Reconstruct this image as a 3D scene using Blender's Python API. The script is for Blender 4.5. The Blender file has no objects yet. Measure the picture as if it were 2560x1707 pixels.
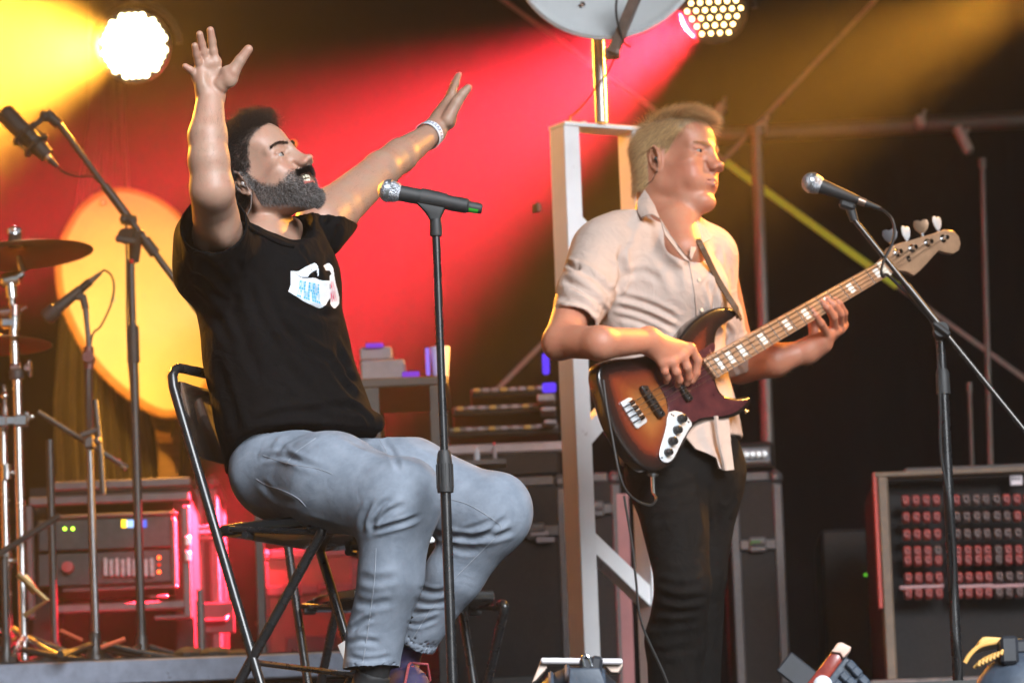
import bpy, bmesh, math, random
import numpy as np
from mathutils import Vector as V, Matrix
from mathutils.bvhtree import BVHTree
rnd = random.Random(7)
nrs = np.random.RandomState(5)
scene = bpy.context.scene
COL = scene.collection

# ------------------------------------------------------------------ camera
F = 13920.0                       # focal length in photo pixels (2560 wide)
CAM = V((0.0, -12.0, -1.0))
PITCH, ROLL = math.radians(8.8), math.radians(2.2)
_f = V((0, math.cos(PITCH), math.sin(PITCH)))
_u0 = V((0, -math.sin(PITCH), math.cos(PITCH)))
_r0 = V((1, 0, 0))
CR = _r0 * math.cos(ROLL) - _u0 * math.sin(ROLL)
CU = _u0 * math.cos(ROLL) + _r0 * math.sin(ROLL)
cd = bpy.data.cameras.new("camera")
cam = bpy.data.objects.new("camera", cd); COL.objects.link(cam)
M = Matrix.Identity(4)
for i in range(3):
    M[i][0], M[i][1], M[i][2], M[i][3] = CR[i], CU[i], -_f[i], CAM[i]
cam.matrix_world = M
cd.sensor_width = 36.0
cd.lens = 36.0 * F / 2560
cd.clip_start, cd.clip_end = 0.1, 400
cd.dof.use_dof = True
cd.dof.focus_distance = 12.0
cd.dof.aperture_fstop = 6.0
scene.camera = cam

# ------------------------------------------------------------------ sky and sun (dusk, front of the stage is open to the sky)
W = bpy.data.worlds.new("World"); scene.world = W; W.use_nodes = True
wn = W.node_tree.nodes; wl = W.node_tree.links
sky = wn.new("ShaderNodeTexSky"); sky.sky_type = 'NISHITA'; sky.sun_disc = False
SUN_EL, SUN_AZ = math.radians(27), math.radians(156)       # sun azimuth clockwise from +Y
sky.sun_elevation = SUN_EL; sky.sun_rotation = SUN_AZ
sky.air_density = 1.0; sky.dust_density = 1.0; sky.ozone_density = 3.0
wl.new(sky.outputs[0], wn["Background"].inputs[0])
wn["Background"].inputs[1].default_value = 0.013
sd = bpy.data.lights.new("sun", 'SUN'); sd.energy = 3.4; sd.angle = math.radians(34)
sd.color = (0.90, 0.95, 1.0)
so = bpy.data.objects.new("sun", sd); COL.objects.link(so)
_sdir = V((math.sin(SUN_AZ) * math.cos(SUN_EL), math.cos(SUN_AZ) * math.cos(SUN_EL), math.sin(SUN_EL)))
so.rotation_euler = _sdir.to_track_quat('Z', 'Y').to_euler()
so.location = (4, -10, 8)

scene.view_settings.view_transform = 'Standard'
scene.view_settings.look = 'None'
scene.view_settings.exposure = 1.25
scene.view_settings.gamma = 1.0
scene.view_settings.use_curve_mapping = False
scene.render.engine = 'CYCLES'
cy = scene.cycles
cy.use_denoising = True
cy.max_bounces = 8; cy.diffuse_bounces = 3; cy.glossy_bounces = 3
cy.transmission_bounces = 4; cy.volume_bounces = 1; cy.transparent_max_bounces = 8
cy.sample_clamp_indirect = 4.0
cy.sample_clamp_direct = 0.0
cy.caustics_reflective = False; cy.caustics_refractive = False

# stage lamps: strength of each coloured beam (lamps are built further down)
AMBER = (1.0, 0.40, 0.035)
RED = (1.0, 0.020, 0.045)
PW_LEFT, PW_RED, PW_RIGHT = 60000.0, 300000.0, 7500.0
HAZE = 0.0024

# ------------------------------------------------------------------ photo pixel -> world
def ray(px, py):
    return (_f + CR * ((px - 1280.0) / F) + CU * ((853.5 - py) / F))
def P(px, py, Y=0.0):
    d = ray(px, py)
    return CAM + d * ((Y - CAM.y) / d.y)
def Ppl(px, py, p0, n):
    d = ray(px, py)
    return CAM + d * ((p0 - CAM).dot(n) / d.dot(n))
def Pz(px, py, z):
    d = ray(px, py)
    return CAM + d * ((z - CAM.z) / d.z)
def mpp(Y):                        # metres per photo pixel at depth Y
    return (Y + 12.0) / math.cos(PITCH) / F
_CRn, _CUn, _fn, _CAMn = (np.array(x) for x in (CR, CU, _f, CAM))
def projn(v):
    d = np.asarray(v) - _CAMn
    w = d @ _fn
    return np.stack([1280 + F * (d @ _CRn) / w, 853.5 - F * (d @ _CUn) / w], -1)

# ------------------------------------------------------------------ naming
def tag(o, label=None, cat=None, group=None, kind=None):
    if label: o["label"] = label
    if cat: o["category"] = cat
    if group: o["group"] = group
    if kind: o["kind"] = kind
    return o
def thing(name, label, cat, loc=(0, 0, 0), group=None):
    o = bpy.data.objects.new(name, None); COL.objects.link(o)
    o.location = loc; o.empty_display_size = 0.05
    return tag(o, label, cat, group)
def parent(o, p):
    o.parent = p
    # parts are modelled in world space: undo the (translation only) chain of parents
    t = V((0, 0, 0)); q = p
    while q is not None:
        t += q.location; q = q.parent
    o.location = o.location - t
    return o

# ------------------------------------------------------------------ materials
MATS = {}
def mat(name, col, rough=0.5, metal=0.0, var=0.0, vscale=20.0, bump=0.0, bscale=200.0, sss=0.0, spec=0.5,
        coat=0.0, emit=None, estr=0.0, col2=None, wear=None, wthr=0.6, wscale=30.0, aniso=(1, 1, 1), sheen=0.0, crumple=0.0, cscale=22.0):
    if name in MATS: return MATS[name]
    m = bpy.data.materials.new(name); m.use_nodes = True
    nt = m.node_tree; n = nt.nodes; l = nt.links
    b = n["Principled BSDF"]
    b.inputs["Base Color"].default_value = (*col, 1)
    b.inputs["Roughness"].default_value = rough
    b.inputs["Metallic"].default_value = metal
    b.inputs["Specular IOR Level"].default_value = spec
    b.inputs["Coat Weight"].default_value = coat
    b.inputs["Sheen Weight"].default_value = sheen
    if sss:
        b.inputs["Subsurface Weight"].default_value = sss
        b.inputs["Subsurface Radius"].default_value = (0.012, 0.005, 0.003)
        b.inputs["Subsurface Scale"].default_value = 0.6
    if emit:
        b.inputs["Emission Color"].default_value = (*emit, 1)
        b.inputs["Emission Strength"].default_value = estr
    tc = n.new("ShaderNodeTexCoord"); mp = n.new("ShaderNodeMapping")
    mp.inputs["Scale"].default_value = aniso
    l.new(tc.outputs["Object"], mp.inputs["Vector"])
    src = mp.outputs["Vector"]
    if var > 0 or col2:
        nz = n.new("ShaderNodeTexNoise"); nz.inputs["Scale"].default_value = vscale
        nz.inputs["Detail"].default_value = 5; nz.inputs["Roughness"].default_value = 0.6
        l.new(src, nz.inputs["Vector"])
        rp = n.new("ShaderNodeValToRGB")
        c2 = col2 if col2 else tuple(min(1, c * (1 + var)) for c in col)
        c1 = col if col2 else tuple(c * (1 - var) for c in col)
        rp.color_ramp.elements[0].position = 0.32; rp.color_ramp.elements[0].color = (*c1, 1)
        rp.color_ramp.elements[1].position = 0.68; rp.color_ramp.elements[1].color = (*c2, 1)
        l.new(nz.outputs["Fac"], rp.inputs["Fac"])
        out = rp.outputs["Color"]
        if wear:
            nw = n.new("ShaderNodeTexNoise"); nw.inputs["Scale"].default_value = wscale
            nw.inputs["Detail"].default_value = 8; nw.inputs["Roughness"].default_value = 0.7
            l.new(src, nw.inputs["Vector"])
            rw = n.new("ShaderNodeValToRGB")
            rw.color_ramp.elements[0].position = wthr; rw.color_ramp.elements[0].color = (0, 0, 0, 1)
            rw.color_ramp.elements[1].position = wthr + 0.03; rw.color_ramp.elements[1].color = (1, 1, 1, 1)
            l.new(nw.outputs["Fac"], rw.inputs["Fac"])
            mx = n.new("ShaderNodeMix"); mx.data_type = 'RGBA'
            l.new(rw.outputs["Color"], mx.inputs["Factor"])
            l.new(out, mx.inputs[6]); mx.inputs[7].default_value = (*wear, 1)
            out = mx.outputs[2]
        l.new(out, b.inputs["Base Color"])
        mr = n.new("ShaderNodeMapRange")
        mr.inputs["To Min"].default_value = max(0.02, rough - 0.1); mr.inputs["To Max"].default_value = min(1, rough + 0.1)
        l.new(nz.outputs["Fac"], mr.inputs["Value"]); l.new(mr.outputs["Result"], b.inputs["Roughness"])
    if bump > 0:
        nb = n.new("ShaderNodeTexNoise"); nb.inputs["Scale"].default_value = bscale
        nb.inputs["Detail"].default_value = 4
        l.new(src, nb.inputs["Vector"])
        bp = n.new("ShaderNodeBump"); bp.inputs["Strength"].default_value = bump
        bp.inputs["Distance"].default_value = 0.002
        l.new(nb.outputs["Fac"], bp.inputs["Height"]); l.new(bp.outputs["Normal"], b.inputs["Normal"])
        if crumple > 0:
            nc = n.new("ShaderNodeTexNoise"); nc.inputs["Scale"].default_value = cscale
            nc.inputs["Detail"].default_value = 3; nc.inputs["Roughness"].default_value = 0.45; nc.inputs["Distortion"].default_value = 1.2
            l.new(src, nc.inputs["Vector"])
            b2 = n.new("ShaderNodeBump"); b2.inputs["Strength"].default_value = crumple; b2.inputs["Distance"].default_value = 0.02
            l.new(nc.outputs["Fac"], b2.inputs["Height"]); l.new(b2.outputs["Normal"], bp.inputs["Normal"])
    MATS[name] = m
    return m
def emis(name, col, s):
    if name in MATS: return MATS[name]
    m = bpy.data.materials.new(name); m.use_nodes = True
    n = m.node_tree.nodes; n.clear()
    e = n.new("ShaderNodeEmission"); e.inputs[0].default_value = (*col, 1); e.inputs[1].default_value = s
    o = n.new("ShaderNodeOutputMaterial"); m.node_tree.links.new(e.outputs[0], o.inputs[0])
    m.cycles.emission_sampling = 'NONE' if s < 3 else 'AUTO'
    MATS[name] = m
    return m

# ------------------------------------------------------------------ mesh builder
def basis(d):
    d = V(d).normalized()
    a = V((0, 0, 1)) if abs(d.z) < 0.9 else V((1, 0, 0))
    u = a.cross(d).normalized(); v = d.cross(u)
    return u, v, d
class MB:
    def __init__(s): s.v = []; s.f = []
    def add(s, vs, fs):
        k = len(s.v); s.v += [tuple(x) for x in vs]; s.f += [tuple(i + k for i in f) for f in fs]; return s
    def box(s, c, size, R=None, bev=0.0):
        c = V(c); hx, hy, hz = (x / 2 for x in size)
        if R is None: R = Matrix.Identity(3)
        if bev <= 0:
            vs = [c + R @ V((sx * hx, sy * hy, sz * hz)) for sx in (-1, 1) for sy in (-1, 1) for sz in (-1, 1)]
            return s.add(vs, [(0, 1, 3, 2), (4, 6, 7, 5), (0, 4, 5, 1), (2, 3, 7, 6), (0, 2, 6, 4), (1, 5, 7, 3)])
        b = min(bev, hx * .9, hy * .9, hz * .9); k = len(s.v); idx = {}
        vs = []
        for sx in (-1, 1):
            for sy in (-1, 1):
                for sz in (-1, 1):
                    for ax in range(3):
                        p = [sx * (hx - b), sy * (hy - b), sz * (hz - b)]
                        p[ax] = (sx * hx, sy * hy, sz * hz)[ax]
                        idx[(sx, sy, sz, ax)] = len(vs); vs.append(c + R @ V(p))
        fs = []
        for ax in range(3):
            o = [a for a in range(3) if a != ax]
            for sg in (-1, 1):
                q = []
                for a, bb in ((-1, -1), (1, -1), (1, 1), (-1, 1)):
                    t = [0, 0, 0]; t[ax] = sg; t[o[0]] = a; t[o[1]] = bb; q.append(idx[(*t, ax)])
                fl = (sg > 0) == (ax != 1)
                fs.append(tuple(q) if fl else tuple(q[::-1]))
            # edge strips along axis ax
            for a in (-1, 1):
                for bb in (-1, 1):
                    q = []
                    for sg, axx in ((-1, o[0]), (1, o[0]), (1, o[1]), (-1, o[1])):
                        t = [0, 0, 0]; t[ax] = sg; t[o[0]] = a; t[o[1]] = bb; q.append(idx[(*t, axx)])
                    fs.append(tuple(q))
        for sx in (-1, 1):
            for sy in (-1, 1):
                for sz in (-1, 1):
                    fs.append(tuple(idx[(sx, sy, sz, ax)] for ax in range(3)))
        return s.add(vs, fs)
    def beam(s, a, b, w, t, up=None, bev=0.0):
        a, b = V(a), V(b); d = (b - a); L = d.length; d.normalize()
        upv = V(up) if up else (V((0, 0, 1)) if abs(d.z) < 0.9 else V((0, -1, 0)))
        x = upv.cross(d).normalized(); z = d.cross(x)
        R = Matrix((x, z, d)).transposed()
        return s.box((a + b) / 2, (w, t, L), R, bev)
    def cyl(s, a, b, r1, r2=None, n=16, cap=True):
        r2 = r1 if r2 is None else r2
        a, b = V(a), V(b); u, v, d = basis(b - a)
        vs = []; fs = []
        for c, r in ((a, r1), (b, r2)):
            for i in range(n):
                t = 2 * math.pi * i / n
                vs.append(c + u * (r * math.cos(t)) + v * (r * math.sin(t)))
        for i in range(n):
            j = (i + 1) % n; fs.append((i, j, n + j, n + i))
        if cap: fs += [tuple(range(n - 1, -1, -1)), tuple(range(n, 2 * n))]
        return s.add(vs, fs)
    def tube(s, pts, r, n=8, cap=True):
        pts = [V(p) for p in pts]; m = len(pts)
        rr = [r] * m if not isinstance(r, (list, tuple)) else list(r)
        ts = [(pts[min(i + 1, m - 1)] - pts[max(i - 1, 0)]).normalized() for i in range(m)]
        u, v, _ = basis(ts[0]); vs = []; fs = []
        for i in range(m):
            u = (u - ts[i] * u.dot(ts[i])).normalized(); v = ts[i].cross(u)
            for k in range(n):
                a = 2 * math.pi * k / n
                vs.append(pts[i] + (u * math.cos(a) + v * math.sin(a)) * rr[i])
        for i in range(m - 1):
            for k in range(n):
                j = (k + 1) % n
                fs.append((i * n + k, i * n + j, (i + 1) * n + j, (i + 1) * n + k))
        if cap: fs += [tuple(range(n - 1, -1, -1)), tuple(range((m - 1) * n, m * n))]
        return s.add(vs, fs)
    def lathe(s, o, d, prof, n=24, flat=1.0):
        o = V(o); u, v, d = basis(d); vs = []; fs = []
        for z, r in prof:
            for k in range(n):
                a = 2 * math.pi * k / n
                vs.append(o + d * z + (u * math.cos(a) + v * math.sin(a) * flat) * max(r, 1e-5))
        for i in range(len(prof) - 1):
            for k in range(n):
                j = (k + 1) % n
                fs.append((i * n + k, i * n + j, (i + 1) * n + j, (i + 1) * n + k))
        return s.add(vs, fs)
    def sphere(s, c, r, n=16, sc=(1, 1, 1), R=None):
        c = V(c); vs = []; fs = []; m = n // 2
        for i in range(m + 1):
            th = math.pi * i / m
            for k in range(n):
                a = 2 * math.pi * k / n
                p = V((math.sin(th) * math.cos(a) * sc[0], math.sin(th) * math.sin(a) * sc[1], math.cos(th) * sc[2])) * r
                vs.append(c + (R @ p if R is not None else p))
        for i in range(m):
            for k in range(n):
                j = (k + 1) % n
                fs.append((i * n + k, (i + 1) * n + k, (i + 1) * n + j, i * n + j))
        return s.add(vs, fs)
    def prism(s, pts, off, bev=0.0, n=1):
        """polygon pts (world) extruded by vector off; rounded front and back edge when bev > 0"""
        pts = [V(p) for p in pts]; off = V(off); m = len(pts); th = off.length; nn = off / th
        cen = sum(pts, V()) / m
        # orient so that polygon normal looks along -off
        nrm = V()
        for i in range(m): nrm += (pts[i] - cen).cross(pts[(i + 1) % m] - cen)
        if nrm.dot(off) > 0: pts = pts[::-1]
        def inset(dist):
            out = []
            for i in range(m):
                e1 = (pts[i] - pts[i - 1]).normalized(); e2 = (pts[(i + 1) % m] - pts[i]).normalized()
                t = (e1 + e2); t = t.normalized() if t.length > 1e-6 else e1
                out.append(pts[i] + (-nn).cross(t).normalized() * dist)
            return out
        rings = []
        if bev > 0:
            st = 4
            fr = []
            for i in range(st + 1):
                a = math.pi / 2 * i / st           # a=0 front face edge (inset bev), a=90 side (inset 0)
                fr.append([p + nn * (bev * (1 - math.cos(a))) for p in inset(bev * (1 - math.sin(a)))])
            bk = []
            for i in range(st + 1):
                a = math.pi / 2 * i / st
                bk.append([p + nn * (th - bev + bev * math.sin(a)) for p in inset(bev * (1 - math.cos(a)))])
            rings = fr + bk
        else:
            rings = [pts, [p + off for p in pts]]
        k = len(rings); vs = [p for r in rings for p in r]; fs = []
        for i in range(k - 1):
            for j in range(m):
                q = (j + 1) % m
                fs.append((i * m + j, (i + 1) * m + j, (i + 1) * m + q, i * m + q))
        fs.append(tuple(range(m))); fs.append(tuple(range(k * m - 1, (k - 1) * m - 1, -1)))
        return s.add(vs, fs)
    def mesh(s, name, m, smooth=35):
        me = bpy.data.meshes.new(name)
        me.from_pydata(s.v, [], s.f); me.update()
        bm = bmesh.new(); bm.from_mesh(me); bmesh.ops.recalc_face_normals(bm, faces=bm.faces[:]); bm.to_mesh(me); bm.free()
        if m: me.materials.append(m)
        if smooth:
            me.shade_smooth(); me.set_sharp_from_angle(angle=math.radians(smooth))
        return me
    def obj(s, name, m, par=None, smooth=35):
        o = bpy.data.objects.new(name, s.mesh(name, m, smooth)); COL.objects.link(o)
        if par is not None: parent(o, par)
        return o
def cr(pts, n=6):
    """Catmull-Rom through points"""
    pts = [V(p) for p in pts]; out = []
    for i in range(len(pts) - 1):
        p0, p1, p2, p3 = pts[max(i - 1, 0)], pts[i], pts[i + 1], pts[min(i + 2, len(pts) - 1)]
        for k in range(n):
            t = k / n
            out.append(0.5 * ((2 * p1) + (p2 - p0) * t + (2 * p0 - 5 * p1 + 4 * p2 - p3) * t * t + (3 * p1 - p0 - 3 * p2 + p3) * t ** 3))
    out.append(pts[-1]); return out
def crc(pts, n=4):
    """closed Catmull-Rom"""
    pts = [V(p) for p in pts]; m = len(pts); out = []
    for i in range(m):
        p0, p1, p2, p3 = pts[i - 1], pts[i], pts[(i + 1) % m], pts[(i + 2) % m]
        for k in range(n):
            t = k / n
            out.append(0.5 * ((2 * p1) + (p2 - p0) * t + (2 * p0 - 5 * p1 + 4 * p2 - p3) * t * t + (3 * p1 - p0 - 3 * p2 + p3) * t ** 3))
    return out
def rotm(fwd, up=(0, 0, 1)):
    """3x3 with columns x=fwd, y=left, z=up"""
    f = V(fwd).normalized(); l = V(up).cross(f).normalized(); u = f.cross(l)
    return Matrix((f, l, u)).transposed()
# ------------------------------------------------------------------ signed-distance modelling (bodies and cloth)
class SDF:
    def __init__(s, lo, hi, h):
        s.lo = np.array(lo, np.float32); s.h = h
        s.n = np.ceil((np.array(hi) - np.array(lo)) / h).astype(int) + 1
        s.ax = [(s.lo[i] + h * np.arange(s.n[i])).astype(np.float32) for i in range(3)]
        s.d = np.full(s.n, 1.0, np.float32)
    def win(s, lo, hi):
        sl = []
        for i in range(3):
            a = int(max(0, math.floor((lo[i] - s.lo[i]) / s.h))); b = int(min(s.n[i], math.ceil((hi[i] - s.lo[i]) / s.h) + 1))
            if b <= a: return None
            sl.append(slice(a, b))
        x, y, z = np.meshgrid(s.ax[0][sl[0]], s.ax[1][sl[1]], s.ax[2][sl[2]], indexing='ij', sparse=True)
        return tuple(sl), x, y, z
    def comb(s, sl, b, k, op):
        a = s.d[sl]
        if op == '+':
            h = np.maximum(k - np.abs(a - b), 0) / max(k, 1e-6)
            s.d[sl] = np.minimum(a, b) - h * h * k * .25
        elif op == '-':
            b = -b
            h = np.maximum(k - np.abs(a - b), 0) / max(k, 1e-6)
            s.d[sl] = np.maximum(a, b) + h * h * k * .25
    def cap(s, a, b, ra, rb=None, k=.012, op='+', flat=None, clip=False, clipa=False):
        """round cone a-b; flat=(axis, ratio): the section is ratio times thinner along axis"""
        rb = ra if rb is None else rb
        a = np.array(a, np.float32); b = np.array(b, np.float32); R = max(ra, rb) + k + 3 * s.h
        w = s.win(np.minimum(a, b) - R, np.maximum(a, b) + R)
        if w is None: return s
        sl, x, y, z = w
        ba = b - a; L2 = float(ba @ ba) + 1e-12
        px, py, pz = x - a[0], y - a[1], z - a[2]
        t0 = (px * ba[0] + py * ba[1] + pz * ba[2]) / L2
        t = np.clip(t0, 0, 1)
        qx, qy, qz = px - t * ba[0], py - t * ba[1], pz - t * ba[2]
        r = ra + (rb - ra) * t
        if flat is not None:
            fx = np.array(V(flat[0]).normalized(), np.float32); q = flat[1]
            c = qx * fx[0] + qy * fx[1] + qz * fx[2]
            l = np.sqrt(qx * qx + qy * qy + qz * qz + c * c * (1 / q ** 2 - 1))
            d = (l - r) * np.where(l > r, 1.0, 1.0) * (q + (1 - q) * .35)
        else:
            d = np.sqrt(qx * qx + qy * qy + qz * qz) - r
        Lb = math.sqrt(L2)
        if clip: d = np.maximum(d, (t0 - 1) * Lb)
        if clipa: d = np.maximum(d, -t0 * Lb)
        s.comb(sl, d.astype(np.float32), k, op); return s
    def chain(s, pts, rs, k=.012, op='+', flat=None):
        for i in range(len(pts) - 1):
            s.cap(pts[i], pts[i + 1], rs[i], rs[i + 1], k if i == 0 else min(k, .006) if flat is None else k, op, flat)
        return s
    def ell(s, c, r, R=None, k=.012, op='+'):
        c = np.array(c, np.float32); r = np.array(r, np.float32); m = float(r.max()) + k + 3 * s.h
        w = s.win(c - m, c + m)
        if w is None: return s
        sl, x, y, z = w
        px, py, pz = x - c[0], y - c[1], z - c[2]
        if R is not None:
            R = np.array(R, np.float32)
            px, py, pz = (px * R[0, i] + py * R[1, i] + pz * R[2, i] for i in range(3))
        k0 = np.sqrt((px / r[0]) ** 2 + (py / r[1]) ** 2 + (pz / r[2]) ** 2)
        k1 = np.sqrt((px / r[0] ** 2) ** 2 + (py / r[1] ** 2) ** 2 + (pz / r[2] ** 2) ** 2) + 1e-9
        s.comb(sl, (k0 * (k0 - 1) / k1).astype(np.float32), k, op); return s
    def half(s, p, n, k=.004, lo=None, hi=None):
        """remove everything on the +n side of p (inside the window lo..hi)"""
        w = s.win(lo if lo is not None else s.lo, hi if hi is not None else s.lo + s.h * s.n)
        if w is None: return s
        sl, x, y, z = w
        d = (x - p[0]) * n[0] + (y - p[1]) * n[1] + (z - p[2]) * n[2]
        a = s.d[sl]; h = np.maximum(k - np.abs(a - d), 0) / k
        s.d[sl] = np.maximum(a, d) + h * h * k * .25; return s
    def cut_below(s, p1, n1, p2, n2, k=.01):
        """remove what lies below both planes"""
        sl, x, y, z = s.win(s.lo, s.lo + s.h * s.n)
        d1 = (x - p1[0]) * n1[0] + (y - p1[1]) * n1[1] + (z - p1[2]) * n1[2]; d2 = (x - p2[0]) * n2[0] + (y - p2[1]) * n2[1] + (z - p2[2]) * n2[2]
        h = np.maximum(.04 - np.abs(d1 - d2), 0) / .04; d = np.minimum(d1, d2) - h * h * .01
        s.d[sl] = np.maximum(s.d[sl], d).astype(np.float32); return s
    def nets(s):
        d = s.d; S = d < 0
        c = [S[i:S.shape[0] - 1 + i, j:S.shape[1] - 1 + j, k:S.shape[2] - 1 + k] for i in (0, 1) for j in (0, 1) for k in (0, 1)]
        al = c[0].copy(); an = c[0].copy()
        for q in c[1:]: al &= q; an |= q
        act = an & ~al
        I, J, K = np.nonzero(act)
        idx = np.full(act.shape, -1, np.int32); idx[I, J, K] = np.arange(len(I))
        acc = np.zeros((len(I), 3)); cnt = np.zeros(len(I))
        cor = [(i, j, k) for i in (0, 1) for j in (0, 1) for k in (0, 1)]
        for a in cor:
            for ax in range(3):
                if a[ax]: continue
                b = list(a); b[ax] = 1
                da = d[I + a[0], J + a[1], K + a[2]]; db = d[I + b[0], J + b[1], K + b[2]]
                m = (da < 0) != (db < 0)
                t = np.where(m, da / np.where(m, da - db, 1), 0)
                p = np.zeros((len(I), 3)); p += np.array(a); p[:, ax] += t
                acc += p * m[:, None]; cnt += m
        vs = (acc / cnt[:, None] + np.stack([I, J, K], 1)) * s.h + s.lo
        fs = []
        for ax in range(3):
            o = [q for q in range(3) if q != ax]
            A = S.take(range(0, S.shape[ax] - 1), ax); B = S.take(range(1, S.shape[ax]), ax)
            e = np.nonzero(A != B)
            e = np.stack(e, 1)
            e = e[(e[:, o[0]] > 0) & (e[:, o[1]] > 0) & (e[:, o[0]] < S.shape[o[0]] - 1) & (e[:, o[1]] < S.shape[o[1]] - 1)]
            q = []
            for da, db in ((-1, -1), (0, -1), (0, 0), (-1, 0)):
                g = e.copy(); g[:, o[0]] += da; g[:, o[1]] += db
                q.append(idx[g[:, 0], g[:, 1], g[:, 2]])
            q = np.stack(q, 1)
            neg = A[e[:, 0], e[:, 1], e[:, 2]]
            flip = neg if ax != 1 else ~neg
            q = np.where(flip[:, None], q, q[:, ::-1])
            fs.append(q)
        fs = np.concatenate(fs); fs = fs[(fs >= 0).all(1)]
        return vs, fs
def relax(vs, fs, it=2, lam=.5):
    n = len(vs)
    for _ in range(it):
        acc = np.zeros_like(vs); cnt = np.zeros(n)
        for a, b in ((0, 1), (1, 2), (2, 3), (3, 0)):
            np.add.at(acc, fs[:, a], vs[fs[:, b]]); np.add.at(cnt, fs[:, a], 1)
            np.add.at(acc, fs[:, b], vs[fs[:, a]]); np.add.at(cnt, fs[:, b], 1)
        vs = vs + lam * (acc / np.maximum(cnt, 1)[:, None] - vs)
    return vs
def vnorm(vs, fs):
    fn = np.cross(vs[fs[:, 2]] - vs[fs[:, 0]], vs[fs[:, 3]] - vs[fs[:, 1]])
    N = np.zeros_like(vs)
    for i in range(4): np.add.at(N, fs[:, i], fn)
    return N / (np.linalg.norm(N, axis=1, keepdims=True) + 1e-12)
def qmesh(name, vs, fs, m, par=None, attr=None):
    me = bpy.data.meshes.new(name)
    me.vertices.add(len(vs)); me.vertices.foreach_set("co", np.asarray(vs, np.float32).ravel())
    me.loops.add(len(fs) * 4); me.loops.foreach_set("vertex_index", np.asarray(fs, np.int32).ravel())
    me.polygons.add(len(fs))
    me.polygons.foreach_set("loop_start", np.arange(0, len(fs) * 4, 4, dtype=np.int32))
    me.update(calc_edges=True); me.validate()
    me.shade_smooth()
    for mm in (m if isinstance(m, (list, tuple)) else [m]): me.materials.append(mm)
    if attr:
        for k, a in attr.items():
            at = me.attributes.new(k, 'FLOAT', 'POINT'); at.data.foreach_set("value", np.asarray(a, np.float32))
    o = bpy.data.objects.new(name, me); COL.objects.link(o)
    if par is not None: parent(o, par)
    return o
def bvh_of(vs, fs):
    return BVHTree.FromPolygons([tuple(v) for v in vs], [tuple(int(i) for i in f) for f in fs])
def onto(bvh, px, py, off=0.0):
    d = ray(px, py).normalized()
    loc, nor, i, dist = bvh.ray_cast(CAM, d)
    if loc is None: return None
    return loc - d * off
def polydist(pp, poly):
    """distance of 2-D points pp to an open polyline and the parameter along it"""
    best = np.full(len(pp), 1e9); par = np.zeros(len(pp)); poly = np.array(poly, float)
    n = len(poly) - 1
    for i in range(n):
        a, b = poly[i], poly[i + 1]; ab = b - a
        t = np.clip(((pp - a) @ ab) / (ab @ ab + 1e-9), 0, 1)
        dd = np.linalg.norm(pp - a - t[:, None] * ab, axis=1)
        m = dd < best; best[m] = dd[m]; par[m] = (i + t[m]) / n
    return best, par
def folds(vs, fs, lst, mp):
    """cloth folds: lst of (pixel polyline, half width px, depth px); a crease with a ridge on each side"""
    N = vnorm(vs, fs); pp = projn(vs); view = vs - _CAMn; view /= np.linalg.norm(view, axis=1, keepdims=True)
    facing = np.clip(-(N * view).sum(1) * 2.5, 0, 1)
    D = np.zeros(len(vs))
    for poly, w, amp in lst:
        poly2 = np.array([(p.x, p.y) for p in cr([V((a, b, 0)) for a, b in poly], 5)])
        lo = poly2.min(0) - 4 * w; hi = poly2.max(0) + 4 * w
        m = ((pp > lo) & (pp < hi)).all(1)
        if not m.any(): continue
        d, t = polydist(pp[m], poly2)
        env = np.clip(np.minimum(t, 1 - t) * 5, 0.12, 1)
        q = d / w
        D[m] += env * amp * (-np.exp(-q * q) + 0.75 * np.exp(-((q - 1.9) / 0.9) ** 2))
    return vs + N * (D * facing * mp)[:, None]
def strands(name, roots, dirs, length, radius, m, par, segs=4, curl=0.0, grav=0.0, jitter=0.3, lenvar=0.35, curlw=1.0, seed=1):
    """hair as real curve strands"""
    rs = np.random.RandomState(seed); n = len(roots)
    hc = bpy.data.hair_curves.new(name)
    hc.add_curves([segs + 1] * n)
    d = dirs + rs.normal(0, jitter, (n, 3)); d /= np.linalg.norm(d, axis=1, keepdims=True)
    L = length * (1 + rs.uniform(-lenvar, lenvar, n))
    a = np.cross(d, rs.normal(0, 1, (n, 3))); a /= np.linalg.norm(a, axis=1, keepdims=True); b = np.cross(d, a)
    ph = rs.uniform(0, 6.28, n)
    pos = np.zeros((n, segs + 1, 3)); p = roots.copy(); pos[:, 0] = p
    for i in range(1, segs + 1):
        t = i / segs
        dd = d.copy(); dd[:, 2] -= grav * t
        if curl > 0:
            an = ph + curlw * 6.28 * t
            dd = dd + curl * (a * np.cos(an)[:, None] + b * np.sin(an)[:, None])
        dd /= np.linalg.norm(dd, axis=1, keepdims=True)
        p = p + dd * (L / segs)[:, None]; pos[:, i] = p
    hc.attributes["position"].data.foreach_set("vector", pos.astype(np.float32).ravel())
    ra = hc.attributes.get("radius") or hc.attributes.new("radius", 'FLOAT', 'POINT')
    rr = np.tile(radius * np.linspace(1, .35, segs + 1), n)
    ra.data.foreach_set("value", rr.astype(np.float32))
    hc.materials.append(m)
    o = bpy.data.objects.new(name, hc); COL.objects.link(o)
    if par is not None: parent(o, par)
    return o
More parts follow.
